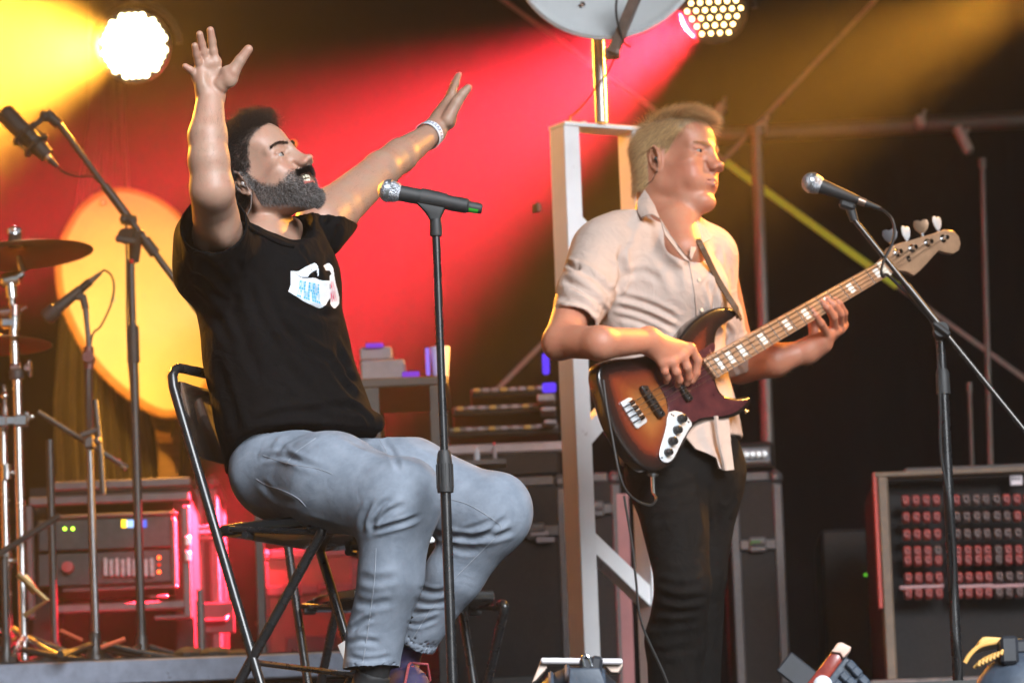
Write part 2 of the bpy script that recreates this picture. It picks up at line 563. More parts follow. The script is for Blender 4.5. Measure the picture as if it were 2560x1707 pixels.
def sample(vs, fs, mask_fn, n, seed=1):
    """n random points on the faces whose centre passes mask_fn"""
    rs = np.random.RandomState(seed)
    c = vs[fs].mean(1); N = vnorm(vs, fs); fnm = N[fs].mean(1)
    w = mask_fn(c, fnm)
    ar = np.linalg.norm(np.cross(vs[fs[:, 2]] - vs[fs[:, 0]], vs[fs[:, 3]] - vs[fs[:, 1]]), axis=1) * w
    i = rs.choice(len(fs), n, p=ar / ar.sum())
    u, v = rs.rand(n, 1), rs.rand(n, 1); q = vs[fs[i]]
    p = (q[:, 0] * (1 - u) + q[:, 1] * u) * (1 - v) + (q[:, 3] * (1 - u) + q[:, 2] * u) * v
    nn = fnm[i]; return p, nn / (np.linalg.norm(nn, axis=1, keepdims=True) + 1e-9)
# ------------------------------------------------------------------ stage: ground, floor, riser, curtains, roof
m_floor = mat("stage_floor_black", (0.022, 0.021, 0.02), 0.55, var=0.4, vscale=6, bump=0.15, bscale=60, wear=(0.06, 0.055, 0.05), wthr=0.66, wscale=14)
m_curtain = mat("black_molton", (0.0035, 0.0033, 0.0033), 0.9, var=0.3, vscale=30, spec=0.1)
m_grass = mat("trampled_ground", (0.06, 0.065, 0.035), 0.95, var=0.4, vscale=3, bump=0.5, bscale=30)
m_alu = mat("brushed_aluminium", (0.5, 0.5, 0.5), 0.42, metal=0.85, var=0.12, vscale=40)
m_alud = mat("dull_case_edge", (0.07, 0.06, 0.06), 0.5, metal=0.35, var=0.2, vscale=60, wear=(0.08, 0.08, 0.08), wthr=0.68)
m_blk = mat("black_paint", (0.014, 0.014, 0.015), 0.42, var=0.3, vscale=50)
m_blkm = mat("matt_black_plastic", (0.018, 0.018, 0.019), 0.6, var=0.25, vscale=80)
m_blkg = mat("gloss_black_tube", (0.012, 0.012, 0.013), 0.28, var=0.2, vscale=30)
m_chrome = mat("chrome", (0.72, 0.73, 0.75), 0.12, metal=1.0, var=0.05, vscale=60)
m_rub = mat("rubber", (0.015, 0.015, 0.015), 0.75)
m_case = mat("flight_case_laminate", (0.012, 0.010, 0.010), 0.6, var=0.35, vscale=90, bump=0.1, bscale=400, spec=.15)
m_rust = mat("rusty_steel", (0.10, 0.055, 0.03), 0.7, var=0.5, vscale=40)

def sheet(name, x0, x1, y0, y1, z, m):
    b = MB(); b.add([(x0, y0, z), (x1, y0, z), (x1, y1, z), (x0, y1, z)], [(0, 1, 2, 3)])
    return tag(b.obj(name, m), kind="structure")
sheet("ground", -150, 150, -150, 150, -2.4, m_grass)
b = MB(); b.box((0, 3.1, -0.05), (10.4, 8.0, 0.1)); tag(b.obj("stage_floor", m_floor), kind="structure")
b = MB(); b.box((0, 3.2, -1.25), (10.2, 7.8, 2.29)); b.box((0, -1.15, -1.35), (10.2, 0.9, 2.09)); tag(b.obj("stage_base", m_curtain), kind="structure")
FLOORLOW = -0.305
# riser for the drums, left rear
RZ = P(300, 1648, 2.5).z
m_rtop = mat("riser_carpet", (0.02, 0.018, 0.018), 0.95, var=0.3, vscale=120)
m_rfront = mat("riser_edge_blue_light", (0.17, 0.20, 0.26), 0.5, metal=0.4, var=0.2, vscale=25, wear=(0.05, 0.05, 0.055), wthr=0.62, wscale=12)  # blue light is put into the base colour; the scuffs are wear
xr = P(905, 1640, 2.5).x
b = MB(); b.box(((-4.6 + xr) / 2, 4.25, RZ / 2 - 0.035), (xr + 4.6, 3.48, RZ - 0.07)); riser = tag(b.obj("drum_riser", m_curtain), "low black drum riser with a metal front edge coloured as blue-lit behind the folding chair", "riser", kind="thing")
b = MB(); b.box(((-4.6 + xr) / 2, 4.25, RZ - 0.032), (xr + 4.61, 3.5, 0.064), bev=0.004); b.obj("edge_profile", m_rfront, riser)
b = MB(); b.box(((-4.6 + xr) / 2, 4.25, RZ + 0.004), (xr + 4.58, 3.44, 0.006)); b.obj("carpet", m_rtop, riser)
RT = RZ + 0.007
# back and side curtains with vertical pleats
def curtain(name, a, bb, z0, z1, amp, per, m, seed, step=.06):
    rs = random.Random(seed); a, bb = V(a), V(bb); L = (bb - a).length; d = (bb - a) / L; nn = V((-d.y, d.x, 0))
    k = int(L / step); v = []; f = []
    for i in range(k + 1):
        s_ = i / k * L; o = amp * (math.sin(s_ / per * 6.28) + .5 * math.sin(s_ / per * 2.9 + seed) + rs.uniform(-.2, .2))
        for z, q in ((z0, 1.15), (z0 + .4 * (z1 - z0), 1), (z1, .7)):
            p = a + d * s_ + nn * o * q; v.append((p.x, p.y, z))
    for i in range(k):
        for j in range(2): f.append((i * 3 + j, (i + 1) * 3 + j, (i + 1) * 3 + j + 1, i * 3 + j + 1))
    mb = MB(); mb.add(v, f); return mb.obj(name, m, smooth=60)
tag(curtain("back_curtain", (-5.2, 6.9, 0), (5.2, 6.9, 0), 0.004, 4.6, 0.04, .38, m_curtain, 1), kind="structure", label="black pleated curtain across the back of the stage")
tag(curtain("side_curtain", (-5.15, -0.6, 0), (-5.15, 6.8, 0), 0.004, 4.6, 0.04, .4, m_curtain, 2), kind="structure", label="black pleated curtain at the left side of the stage")
tag(curtain("side_curtain", (5.15, 6.8, 0), (5.15, -0.6, 0), 0.004, 4.6, 0.04, .4, m_curtain, 3), kind="structure", label="black pleated curtain at the right side of the stage")
b = MB(); b.box((0, 1.6, 4.72), (11, 10.8, 0.1)); tag(b.obj("stage_roof", m_curtain), kind="structure")

# ------------------------------------------------------------------ haze: one closed box of even stage smoke round everything
hz = bpy.data.materials.new("haze_volume"); hz.use_nodes = True
hn = hz.node_tree.nodes; hn.clear()
pv = hn.new("ShaderNodeVolumePrincipled"); ho = hn.new("ShaderNodeOutputMaterial")
pv.inputs["Color"].default_value = (0.96, 0.96, 0.97, 1); pv.inputs["Density"].default_value = HAZE
pv.inputs["Anisotropy"].default_value = 0.6
hz.node_tree.links.new(pv.outputs[0], ho.inputs["Volume"])
b = MB(); b.box((0, -1.5, 1.0), (14, 23, 9.0)); hb = tag(b.obj("haze", hz, smooth=0), kind="stuff")
hb.display_type = 'WIRE'

# ------------------------------------------------------------------ stage lamps
led_mesh = {}
def par_can(name, c, aim, dia, label, ledm, spots, group=None, rows=3.6, ledr=.42, emit_pts=True):
    c = V(c); aim = V(aim).normalized(); R = dia / 2
    t = thing(name, label, "stage light", c, group)
    b = MB(); b.lathe(c, -aim, [(-.035, R * 1.12), (-.035, R * 1.16), (0, R * 1.16), (.07, R * 1.05), (.12, R * .8), (.15, R * .55), (.152, 0)], 32)
    b.lathe(c, aim, [(-.002, R * 1.12), (-.002, 0)], 32)
    b.obj("housing", m_blk, t)
    u, v, d = basis(aim)
    b = MB(); pts = [c - d * .03 + v * (R * 1.35 * math.cos(a)) + u * (R * 1.35 * math.sin(a)) for a in [math.pi * (.5 + i / 12) - math.pi / 2 for i in range(13)]]
    pts = [c - d * .04 + V((math.cos(a) * R * 1.32, 0, math.sin(a) * R * 1.32)) for a in [math.pi * i / 12 for i in range(13)]]
    b.tube(pts, .012, 6); b.cyl(pts[6], pts[6] + V((0, 0, .12)), .016, n=10); b.obj("yoke", m_blk, t)
    sp = 2 * R / (2 * rows + 1); k = int(rows) + 2; first = None
    for i in range(-k, k + 1):
        for j in range(-k, k + 1):
            x = (i + (j % 2) * .5) * sp; y = j * sp * .866
            if math.hypot(x, y) > R * 1.0: continue
            if first is None:
                mb = MB(); mb.lathe((0, 0, 0), aim, [(.0, sp * ledr), (.004, sp * ledr * .96), (.008, sp * ledr * .7), (.01, 0)], 12)
                first = mb.mesh("led_lens", ledm)
            o = bpy.data.objects.new("led_lens", first); COL.objects.link(o)
            o.parent = t; o.location = u * x + v * y
    for (dirv, col, pw, ang, blend, rad) in spots:
        ld = bpy.data.lights.new(name + "_beam", 'SPOT'); ld.energy = pw; ld.color = col
        ld.spot_size = math.radians(ang); ld.spot_blend = blend; ld.shadow_soft_size = rad
        lo = bpy.data.objects.new("beam", ld); COL.objects.link(lo); lo.parent = t
        dv = V(dirv).normalized()
        lo.location = dv * 0.06; lo.rotation_euler = dv.to_track_quat('-Z', 'Y').to_euler()
    return t
m_ledA = emis("amber_led", (1.0, 0.66, 0.22), 7.0)
m_ledB = emis("bright_amber_led", (1.0, 0.86, 0.5), 7.0)
cL = P(335, 115, 4.0)
par_can("led_par_light", cL, (-.10, -1, -.25), 165 * mpp(4.0), "glaring white-yellow LED par light at the far upper left of the stage", m_ledB,
        [((-1.0, -.62, -.16), AMBER, PW_LEFT, 84, 1.0, .07), ((.15, -1, -.35), AMBER, 110, 150, 1.0, .07)], rows=4.35, ledr=.52, group="LED par lights")
cR = P(1785, 25, 4.2)
par_can("led_par_light", cR, (-.12, -1, -.22), 150 * mpp(4.2), "LED par light with separate round amber lenses above the bassist's head", m_ledA,
        [((-.80, -.10, -.46), RED, PW_RED, 52, 1.0, .07)], rows=2.8, ledr=.22, group="LED par lights")
cT = P(2660, -70, 3.6)
par_can("led_par_light", cT, (-.62, -.66, -.34), 0.17, "amber LED par light high at the right edge of the stage", m_ledB,
        [((-.74, -.50, -.40), AMBER, PW_RIGHT, 34, 1.0, .08)], group="LED par lights")
# added unseen lamps, put in to rim the musicians and light dish and rack
cSR, cSL, cSB, cD = V((2.1, 3.0, 2.75)), V((-2.0, 1.6, 2.2)), V((2.5, 1.15, 2.35)), P(-170, 180, 3.3)
aD = P(372, 850, 5.5)
par_can("led_par_light", cD, aD - cD, 0.17, "added unseen amber LED par light far left, put in to light the big yellow dish", m_ledA, [(aD - cD, (1, .48, .05), 210, 36, .9, .06)], group="LED par lights")
par_can("led_par_light", cSR, V((.45, 1.1, 1.1)) - cSR, 0.17, "added unseen amber LED par light at the right wing, rimming both musicians", m_ledA, [(V((.52, 1.4, 1.2)) - cSR, AMBER, 430, 22, .8, .08), (V((-.3, 0, .85)) - cSR, AMBER, 220, 22, .8, .08)], group="LED par lights")
par_can("led_par_light", cSL, V((-.6, 0, .9)) - cSL, 0.17, "added unseen LED par light at the left wing, amber rim for the singer and red for the rack", m_ledA, [(V((-.5, -.1, .95)) - cSL, AMBER, 240, 36, .8, .08), (P(270, 1360, 3.5) - cSL, RED, 90, 28, .8, .06)], group="LED par lights")
par_can("led_par_light", cSB, V((.5, 1.3, 1.15)) - cSB, 0.17, "added unseen amber LED par light far out at the right, warming the bassist", m_ledA, [(V((.5, 1.3, 1.1)) - cSB, (1, .46, .10), 80, 26, .8, .1)], group="LED par lights")
# the truss they hang from
b = MB()
for zz, yy in ((3.75, 4.0), (3.75, 4.3), (4.0, 4.15)): b.cyl((-4.9, yy, zz), (4.9, yy, zz), .025, n=10)
for i in range(32):
    x = -4.8 + i * .3
    b.cyl((x, 4.0, 3.75), (x + .15, 4.15, 4.0), .01, n=6); b.cyl((x + .15, 4.15, 4.0), (x + .3, 4.3, 3.75), .01, n=6); b.cyl((x, 4.0, 3.75), (x + .3, 4.3, 3.75), .01, n=6)
tag(b.obj("lighting_truss", m_alu), "aluminium lighting truss above the stage", "truss")
for c, lab in ((cL, 'glaring left'), (cR, 'amber-lensed middle'), (cT, 'right-hand amber'), (cSR, 'added right wing'), (cSL, 'added left wing'), (cSB, 'added right side'), (cD, 'added dish-lighting')):
    b = MB(); b.cyl((c.x, c.y + .02, c.z + .2), (c.x, c.y + .02, 3.76), .014, n=8); tag(b.obj("drop_pole", m_blk), "thin black drop pole carrying the " + lab + " par light from the truss", "pole", "drop poles of the par lights")
# ------------------------------------------------------------------ things at the back of the stage
def pbox(x0, y0, x1, y1, Y, depth):
    """world-axis box whose front face covers the photo rectangle at depth Y; returns centre, size"""
    cx, cyy = (x0 + x1) / 2, (y0 + y1) / 2
    s = mpp(Y); c = P(cx, cyy, Y)
    return V((c.x, c.y + depth / 2, c.z)), V(((x1 - x0) * s, depth, (y1 - y0) * s))
def flight_case(name, label, cat, c, size, lid=.3, group=None, rackopen=False, body=None, latches=2, handle=True):
    c, size = V(c), V(size); sx, sy, sz = size
    t = thing(name, label, cat, (c.x, c.y, c.z - sz / 2), group)
    b = MB(); b.box(c, size - V((.012, .012, .012)), bev=.006)
    if rackopen:
        pass
    b.obj("body", body or m_case, t)
    w = .028; e = .004
    for sgx in (-1, 1):
        for sgy in (-1, 1):
            b = MB(); b.box(c + V((sgx * (sx / 2 - w / 2), sgy * (sy / 2 - w / 2), 0)), (w, w, sz - .07), bev=.004); b.obj("edge_rail", m_alud, t)
    for sgz in (-1, 1):
        for sgy in (-1, 1):
            b = MB(); b.box(c + V((0, sgy * (sy / 2 - w / 2), sgz * (sz / 2 - w / 2))), (sx - .07, w, w), bev=.004); b.obj("edge_rail", m_alud, t)
        for sgx in (-1, 1):
            b = MB(); b.box(c + V((sgx * (sx / 2 - w / 2), 0, sgz * (sz / 2 - w / 2))), (w, sy - .07, w), bev=.004); b.obj("edge_rail", m_alud, t)
    for sgx in (-1, 1):
        for sgy in (-1, 1):
            for sgz in (-1, 1):
                b = MB(); b.box(c + V((sgx * (sx / 2 - .017), sgy * (sy / 2 - .017), sgz * (sz / 2 - .017))), (.042, .042, .042), bev=.014); b.obj("ball_corner", m_alud, t)
    if lid:
        z = c.z + sz / 2 - lid * sz
        b = MB(); b.box((c.x, c.y - sy / 2 - .002, z), (sx - .05, .012, .03), bev=.003); b.obj("lid_rail", m_alud, t)
        for i in range(latches):
            x = c.x + sx * ((i + 1) / (latches + 1) - .5)
            b = MB(); b.box((x, c.y - sy / 2 - .008, z), (.05, .01, .045), bev=.004); b.cyl((x - .02, c.y - sy / 2 - .016, z), (x + .02, c.y - sy / 2 - .016, z), .006, n=8); b.obj("latch", m_alud, t)
    if handle:
        b = MB(); z = c.z - sz * .12
        b.box((c.x, c.y - sy / 2 - .003, z), (.15, .008, .09), bev=.003); b.tube([V((c.x - .055, c.y - sy / 2 - .012, z)), V((c.x - .05, c.y - sy / 2 - .03, z - .01)), V((c.x + .05, c.y - sy / 2 - .03, z - .01)), V((c.x + .055, c.y - sy / 2 - .012, z))], .007, 6)
        b.obj("handle", m_blk, t)
    return t

# --- grey drape hanging behind the big yellow dish
m_drape = mat("grey_drape", (0.10, 0.09, 0.105), 0.85, var=0.12, vscale=14, spec=.2)
pa, pb_ = P(128, 1000, 6.15), P(392, 1000, 6.15)
vv, ff = [], []
K = 46
for i in range(K + 1):
    u_ = i / K
    for zi, (yy, xa, xb) in enumerate(((-250, 225, 300), (300, 222, 312), (760, 150, 345), (1000, 132, 372), (1230, 140, 398))):
        p = P(xa + (xb - xa) * u_, yy, 6.15)
        o = .028 * math.sin(u_ * 44 + zi * .3) + .012 * math.sin(u_ * 17)
        vv.append((p.x, p.y + o, p.z))
for i in range(K):
    for j in range(4): ff.append((i * 5 + j, i * 5 + j + 1, (i + 1) * 5 + j + 1, (i + 1) * 5 + j))
b = MB(); b.add(vv, ff); tag(b.obj("drape", m_drape, smooth=70), "grey pleated drape hanging behind the big yellow-lit dish", "drape")

# --- big satellite dish standing on the riser, lit yellow
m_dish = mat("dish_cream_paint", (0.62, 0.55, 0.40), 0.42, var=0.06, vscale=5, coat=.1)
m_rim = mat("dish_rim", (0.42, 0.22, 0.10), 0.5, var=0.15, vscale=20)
YD = 5.5
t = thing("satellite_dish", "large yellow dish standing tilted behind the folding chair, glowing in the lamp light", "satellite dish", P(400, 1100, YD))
# outline of the offset dish (photo points), face tilted up to the lamp
dn = V((0.10, -0.90, 0.42)).normalized()
d0 = P(345, 745, YD)
outl = [(150, 640), (165, 590), (200, 528), (245, 490), (300, 476), (360, 488), (420, 520), (470, 572), (512, 640), (540, 730), (548, 830), (530, 925), (495, 990), (450, 1024), (405, 1028), (350, 1000), (290, 955), (235, 895), (185, 810), (155, 725)]
ring = crc([Ppl(a, c_, d0, dn) for a, c_ in outl], 3)
cen = sum(ring, V()) / len(ring)
vv = [cen - dn * -.0]; ff = []; n_ = len(ring)
NR = 9
vv = []
for r in range(NR + 1):
    q = r / NR
    for p in ring:
        vv.append(cen + (p - cen) * q + dn * (.045 * (1 - q * q)))
for r in range(NR):
    for i in range(n_):
        j = (i + 1) % n_
        ff.append((r * n_ + i, r * n_ + j, (r + 1) * n_ + j, (r + 1) * n_ + i))
# back skin
k0 = len(vv)
for r in range(NR + 1):
    q = r / NR
    for p in ring: vv.append(cen + (p - cen) * q + dn * (.045 * (1 - q * q) - .008))
for r in range(NR):
    for i in range(n_):
        j = (i + 1) % n_
        ff.append((k0 + r * n_ + i, k0 + (r + 1) * n_ + i, k0 + (r + 1) * n_ + j, k0 + r * n_ + j))
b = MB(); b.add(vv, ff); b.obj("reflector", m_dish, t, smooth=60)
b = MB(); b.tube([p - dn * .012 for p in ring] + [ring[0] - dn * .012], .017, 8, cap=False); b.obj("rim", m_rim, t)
for (a, c_) in ((256, 503), (360, 742), (283, 748), (424, 938), (470, 700)):
    p = Ppl(a, c_, d0 + dn * .04, dn)
    b = MB(); b.lathe(p - dn * .01, dn, [(0, .009), (.012, .009), (.015, .004), (.0155, 0)], 10); b.obj("bolt", m_alu, t)
b = MB(); a1, a2 = P(425, 960, YD + .22), P(400, 1120, YD + .22)
b.beam(a1, V((a2.x, a2.y, RT)), .07, .06); b.beam(V((a2.x - .25, a2.y - .02, RT + .03)), V((a2.x + .25, a2.y - .02, RT + .03)), .06, .06)
b.beam(P(392, 1020, YD + .1), P(412, 1098, YD - .05), .045, .03); b.beam(P(425, 1010, YD + .1), P(412, 1098, YD - .05), .045, .03)
b.obj("stand", mat("stained_wood", (0.16, 0.075, 0.035), .6, var=.35, vscale=12, aniso=(1, 1, 8)), t)

# --- rack in an open flight case on the riser, left
def rack_case():
    Y = 3.55
    c, sz = pbox(66, 1196, 478, 1560, Y, .55); zt = c.z + sz.z / 2; sz.z = zt - RT; c.z = RT + sz.z / 2
    t = thing("rack_case", "open amplifier rack in an aluminium-edged flight case on the riser, lit red", "rack", (c.x, c.y, RT))
    m_rail = mat("case_aluminium_edge", (0.09, 0.07, 0.07), .45, metal=.35, var=.15, vscale=30)
    x0, x1 = c.x - sz.x / 2, c.x + sz.x / 2; yf = c.y - sz.y / 2
    b = MB()
    b.box((c.x, c.y + .05, zt - .03), (sz.x - .01, sz.y - .1, .05)); b.box((c.x, c.y + .05, RT + .035), (sz.x - .01, sz.y - .1, .05))
    b.box((x0 + .03, c.y + .05, c.z), (.05, sz.y - .1, sz.z - .11)); b.box((x1 - .03, c.y + .05, c.z), (.05, sz.y - .1, sz.z - .11)); b.box((c.x, c.y + sz.y / 2 - .02, c.z), (sz.x - .12, .02, sz.z - .12))
    b.obj("shell", m_case, t)
    def rail(xa, ya, xb, yb, w, dY=0):
        b = MB(); cc, ss = pbox(xa, ya, xb, yb, Y - .012 + dY, .03); b.box(cc, ss, bev=.004); b.obj("edge_rail", m_rail, t)
    rail(134, 1197, 476, 1220, 0); rail(72, 1234, 474, 1257, 0, .0); rail(140, 1281, 440, 1291, 0, .05)
    rail(428, 1293, 442, 1464, 0, .05); rail(456, 1262, 478, 1545, 0); rail(156, 1465, 444, 1474, 0, .05)
    rail(372, 1486, 420, 1494, 0, .03); rail(130, 1505, 462, 1526, 0); rail(385, 1536, 480, 1546, 0); rail(66, 1262, 84, 1545, 0)
    for xa, xb in ((90, 130), (470, 545)):
        pass
    mu = mat("rack_unit_front", (0.03, 0.028, 0.028), .4, metal=.4, var=.3, vscale=50)
    for i, (ya, yb) in enumerate(((1294, 1372), (1378, 1460))):
        cc, ss = pbox(96, ya, 428, yb, Y + .05, .35); b = MB(); b.box(cc, ss, bev=.003); u = b.obj("rack_unit", mu, t)
        lst = [((162, 1321), (.35, .8, .03), 5.0, 6), ((182, 1321), (.35, .8, .03), 5.0, 6)] if i == 0 else [((397.5, 1393), (1, .06, .01), 5, 7), ((397.5, 1411), (1, .03, .01), .6, 7), ((397.5, 1428.6), (1, .06, .01), 5, 7)]
        for (px, py), col, s_, r in lst:
            p = P(px, py, Y + .045); b = MB(); b.sphere(p, r * mpp(Y) * .62, 10); b.obj("indicator_light", emis("led_%s_%g" % ("green" if col[0] < .5 else "red", s_), col, s_), u)
        if i == 0:
            for (xa, xb, col, s_) in ((304, 316, (1, .55, .02), 2), (317, 343, (.35, .55, 1), .8), (357, 366, (.08, .16, .9), .6)):
                cc, ss = pbox(xa, 1299, xb, 1317, Y + .043, .008); b = MB(); b.box(cc, ss); b.obj("display", emis("rack_display_%d" % xa, col, s_), u)
        else:
            for k in range(9):
                cc, ss = pbox(258 + k * 14.5, 1393 + (k % 2) * 3, 269 + k * 14.5, 1440, Y + .03, .03); b = MB(); b.box(cc, ss, bev=.003); b.obj("connector", mat("grey_connector", (.28, .26, .26), .5, metal=.3, var=.3, vscale=90), u)
            p = P(170, 1418, Y + .045); b = MB(); b.lathe(p, (0, -1, 0), [(0, .018), (.02, .016), (.021, 0)], 14); b.obj("knob", mat("dull_red_knob", (.25, .03, .03), .5), u)
    for yy in (1352, 1390): 
        p = P(470, yy, Y - .02); b = MB(); b.box(p, (.018, .02, .03), bev=.004); b.obj("latch", m_alu, t)
    for xx in (498, 540): pass
rack_case()
cc, ss = pbox(486, 1190, 548, 1560, 4.0, .4); ss.z = (cc.z + ss.z / 2) - RT; cc.z = RT + ss.z / 2
flight_case("flight_case", "tall dark flight case just right of the open rack, behind the chair back", "flight case", cc, ss, lid=.25, latches=1)
# black cable bag on the riser
b = MB()
for (px, py, rx, ry) in ((475, 1590, 48, 30), (540, 1600, 60, 28), (600, 1606, 45, 24)):
    p = P(px, py, 2.95); b.sphere((p.x, p.y, RT + ry * mpp(3) * .9), 1, 18, (rx * mpp(3), .16, ry * mpp(3)))
tag(b.obj("cable_bag", mat("black_nylon", (.016, .014, .014), .8, var=.3, vscale=60, bump=.6, bscale=60)), "slumped black nylon bag lying on the riser behind the chair leg", "bag")
for i, (px, py) in enumerate(((500, 1500),)):
    p = P(px, py, 3.3); b = MB(); b.cyl((p.x, p.y, RT), (p.x, p.y, p.z), .012, n=10); b.cyl((p.x, p.y, p.z), (p.x, p.y, p.z + .03), .009, n=10)
    tag(b.obj("bottle", m_alud), "thin grey bottle standing on the riser beside the black bag", "bottle")

# --- equipment table and cases between the two musicians
m_tbl = mat("desk_dark_laminate", (0.03, 0.024, 0.024), .5, var=.3, vscale=20)
m_pale = mat("pale_plastic", (0.20, 0.16, 0.17), .5, var=.12, vscale=20)
m_blue = emis("blue_led", (.10, .04, 1.0), .5)
m_vio = emis("violet_led", (.25, .05, .8), .35)
YT = 2.9
# keyboard desk
cc, ss = pbox(900, 942, 1120, 966, YT, .5)
t = thing("equipment_desk", "dark equipment desk behind the singer's lap, carrying a cup and boxes", "desk", (cc.x, cc.y, 0))
b = MB(); b.box(cc, ss, bev=.004); b.obj("top", m_tbl, t); ztop = cc.z + ss.z / 2
for sx in (-1, 1):
    for sy in (-1, 1):
        b = MB(); b.box((cc.x + sx * (ss.x / 2 - .03), cc.y + sy * .24, (cc.z - .013) / 2), (.04, .04, cc.z - .016)); b.obj("leg", m_blk, t)
def onbox(name, label, cat, x0, y0, x1, ztop_, Y, dep, m, extra=None):
    p, s_ = pbox(x0, y0, x1, y0 + 10, Y, dep); top = p.z + s_.z / 2
    b = MB(); b.box((p.x, p.y, (top + ztop_ + .001) / 2), (s_.x, dep, top - ztop_ - .001), bev=.005); return b, p, top
b, p, top = onbox("", "", "", 900, 898, 1012, ztop, YT + .08, .25, m_pale)
o = tag(b.obj("pale_box", m_pale), "pale pinkish box lying on the equipment desk, lower of two", "box")
b, p, t2 = onbox("", "", "", 898, 866, 980, top, YT + .1, .2, m_pale)
tag(b.obj("pale_box", m_pale), "pale pinkish box stacked on top of the other on the equipment desk", "box")
for i, (xa, ya, xb, yb, Yq) in enumerate(((914, 857, 958, 866, YT + .08), (1005, 928, 1048, 938, YT + .03))):
    cc2, ss2 = pbox(xa, ya, xb, yb, Yq, .03); b = MB(); b.box(cc2, ss2, bev=.002)
    tag(b.obj("status_light_strip", m_vio), ("violet glowing light strip on top of the stacked boxes", "violet glowing light strip at the front edge of the equipment desk")[i], "light strip")
p = P(1102, 935, YT + .1); q = P(1100, 869, YT + .1)
b = MB(); b.lathe((p.x, p.y, ztop + .001), (0, 0, 1), [(0, 0), (0, .020), (q.z - ztop, .028), (q.z - ztop, .026), (.01, .018), (.01, 0)], 20)
tag(b.obj("paper_cup", mat("white_paper_cup", (.6, .58, .62), .6, var=.03)), "white paper cup on the equipment desk right beside the microphone pole", "cup")
b = MB(); cc2, ss2 = pbox(1064, 868, 1074, 934, YT + .05, .04); b.box(cc2, ss2, bev=.003); tag(b.obj("status_light_strip", emis("violet_led2", (.35, .2, 1), .4)), "upright violet light strip left of the white paper cup", "light strip")
# mixing desk / stack of cases (middle)
YC = 3.0
def case_at(x0, y0, x1, y1, Y, dep, name, label, cat, zbot=None, **kw):
    c, s_ = pbox(x0, y0, x1, y1, Y, dep)
    if zbot is not None:
        zt = c.z + s_.z / 2; c.z = (zt + zbot) / 2; s_.z = zt - zbot
    return flight_case(name, label, cat, c, s_, **kw), c, s_
tC, cC, sC = case_at(1100, 1192, 1420, 1500, YC, .6, "flight_case", "wide dark flight case with grey edges left of the white tower", "flight case", zbot=.004, lid=.16, latches=3)
zc = cC.z + sC.z / 2
c2, s2 = pbox(1090, 1112, 1400, 1188, YC + .03, .5); zt = c2.z + s2.z / 2
t = thing("mixing_desk", "dark mixing desk with rows of knobs standing on the flight case", "mixer", (c2.x, c2.y, zc + .001))
b = MB(); b.box((c2.x, c2.y, (zt + zc) / 2 + .001), (s2.x, .5, zt - zc - .002), bev=.01); b.obj("body", m_case, t)
b = MB(); b.box((c2.x, c2.y - .245, zt - .01), (s2.x + .02, .03, .028), bev=.005); b.obj("front_rail", mat("dusky_rail", (.26, .2, .2), .5, metal=.2, var=.15), t)
km = None
for i in range(22):
    for j in range(3):
        mb = MB() if km is None else None
        if km is None: mb.lathe((0, 0, 0), (0, -.2, 1), [(0, .008), (.014, .007), (.015, 0)], 8); km = mb.mesh("knob", m_pale)
        o = bpy.data.objects.new("knob", km); COL.objects.link(o); o.parent = t
        o.location = V((c2.x - s2.x / 2 + .02 + i * (s2.x - .04) / 21, c2.y - .17 + j * .13, zt)) - t.location
# upper shelf with synths
YS = 3.4
for k, (xa, ya, xb, yb, lab) in enumerate(((1120, 1062, 1400, 1090, "low dark synthesizer behind the mixing desk"), (1130, 1010, 1390, 1036, "dark synthesizer on the middle shelf behind the mixing desk"), (1175, 966, 1390, 990, "dark synthesizer on the top shelf behind the mixing desk"))):
    c3, s3 = pbox(xa, ya, xb, yb, YS + .05 * k, .3)
    t = thing("synthesizer", lab, "synthesizer", (c3.x, c3.y, c3.z - s3.z / 2), "synthesizers stacked behind the mixing desk")
    b = MB(); b.box(c3, s3, bev=.006); b.obj("body", m_case, t)
    b = MB(); b.box((c3.x, c3.y - .152, c3.z + s3.z * .2), (s3.x * .96, .006, s3.z * .3), bev=.001); b.obj("panel", mat("dusky_panel", (.12, .09, .085), .5, var=.4, vscale=60), t)
    for i in range(9):
        b = MB(); b.box((c3.x - s3.x * .42 + i * s3.x * .105, c3.y - .158, c3.z + s3.z * .2), (.018, .01, .012), bev=.002); b.obj("button", m_pale if i % 3 else mat("amber_button", (.35, .2, .03), .5), t)
b = MB(); cS, sS = pbox(1115, 960, 1400, 1100, YS + .1, .3)
for sx in (-1, 1):
    for sy in (0, 1): b.box((cS.x + sx * (sS.x / 2 + .03), YS + .12 + sy * .26, (cS.z + sS.z / 2) / 2), (.03, .03, cS.z + sS.z / 2))
tag(b.obj("shelf_frame", m_blk), "black shelf frame holding the synthesizers", "shelf")
for i, (xa, ya, xb, yb) in enumerate(((1356, 882, 1373, 930), (1356, 956, 1390, 975))):
    c3, s3 = pbox(xa, ya, xb, yb, YS, .05); b = MB(); b.box(c3, s3, bev=.004)
    tag(b.obj("blue_light", m_blue), ("upright blue glowing light just left of the bassist's elbow", "blue glowing light bar under the bassist's elbow")[i], "light")
for i, (xa, ya, xb, yb) in enumerate(((1342, 984, 1388, 1002), (1352, 1016, 1390, 1028), (1360, 1048, 1392, 1060))):
    c3, s3 = pbox(xa, ya, xb, yb, YS - .05, .12); b = MB(); b.box(c3, s3, bev=.004)
    tag(b.obj("grey_box", m_pale), ("small grey box under the blue light bar", "small grey box, middle one left of the white tower", "small grey box, lowest of three left of the white tower")[i], "box")
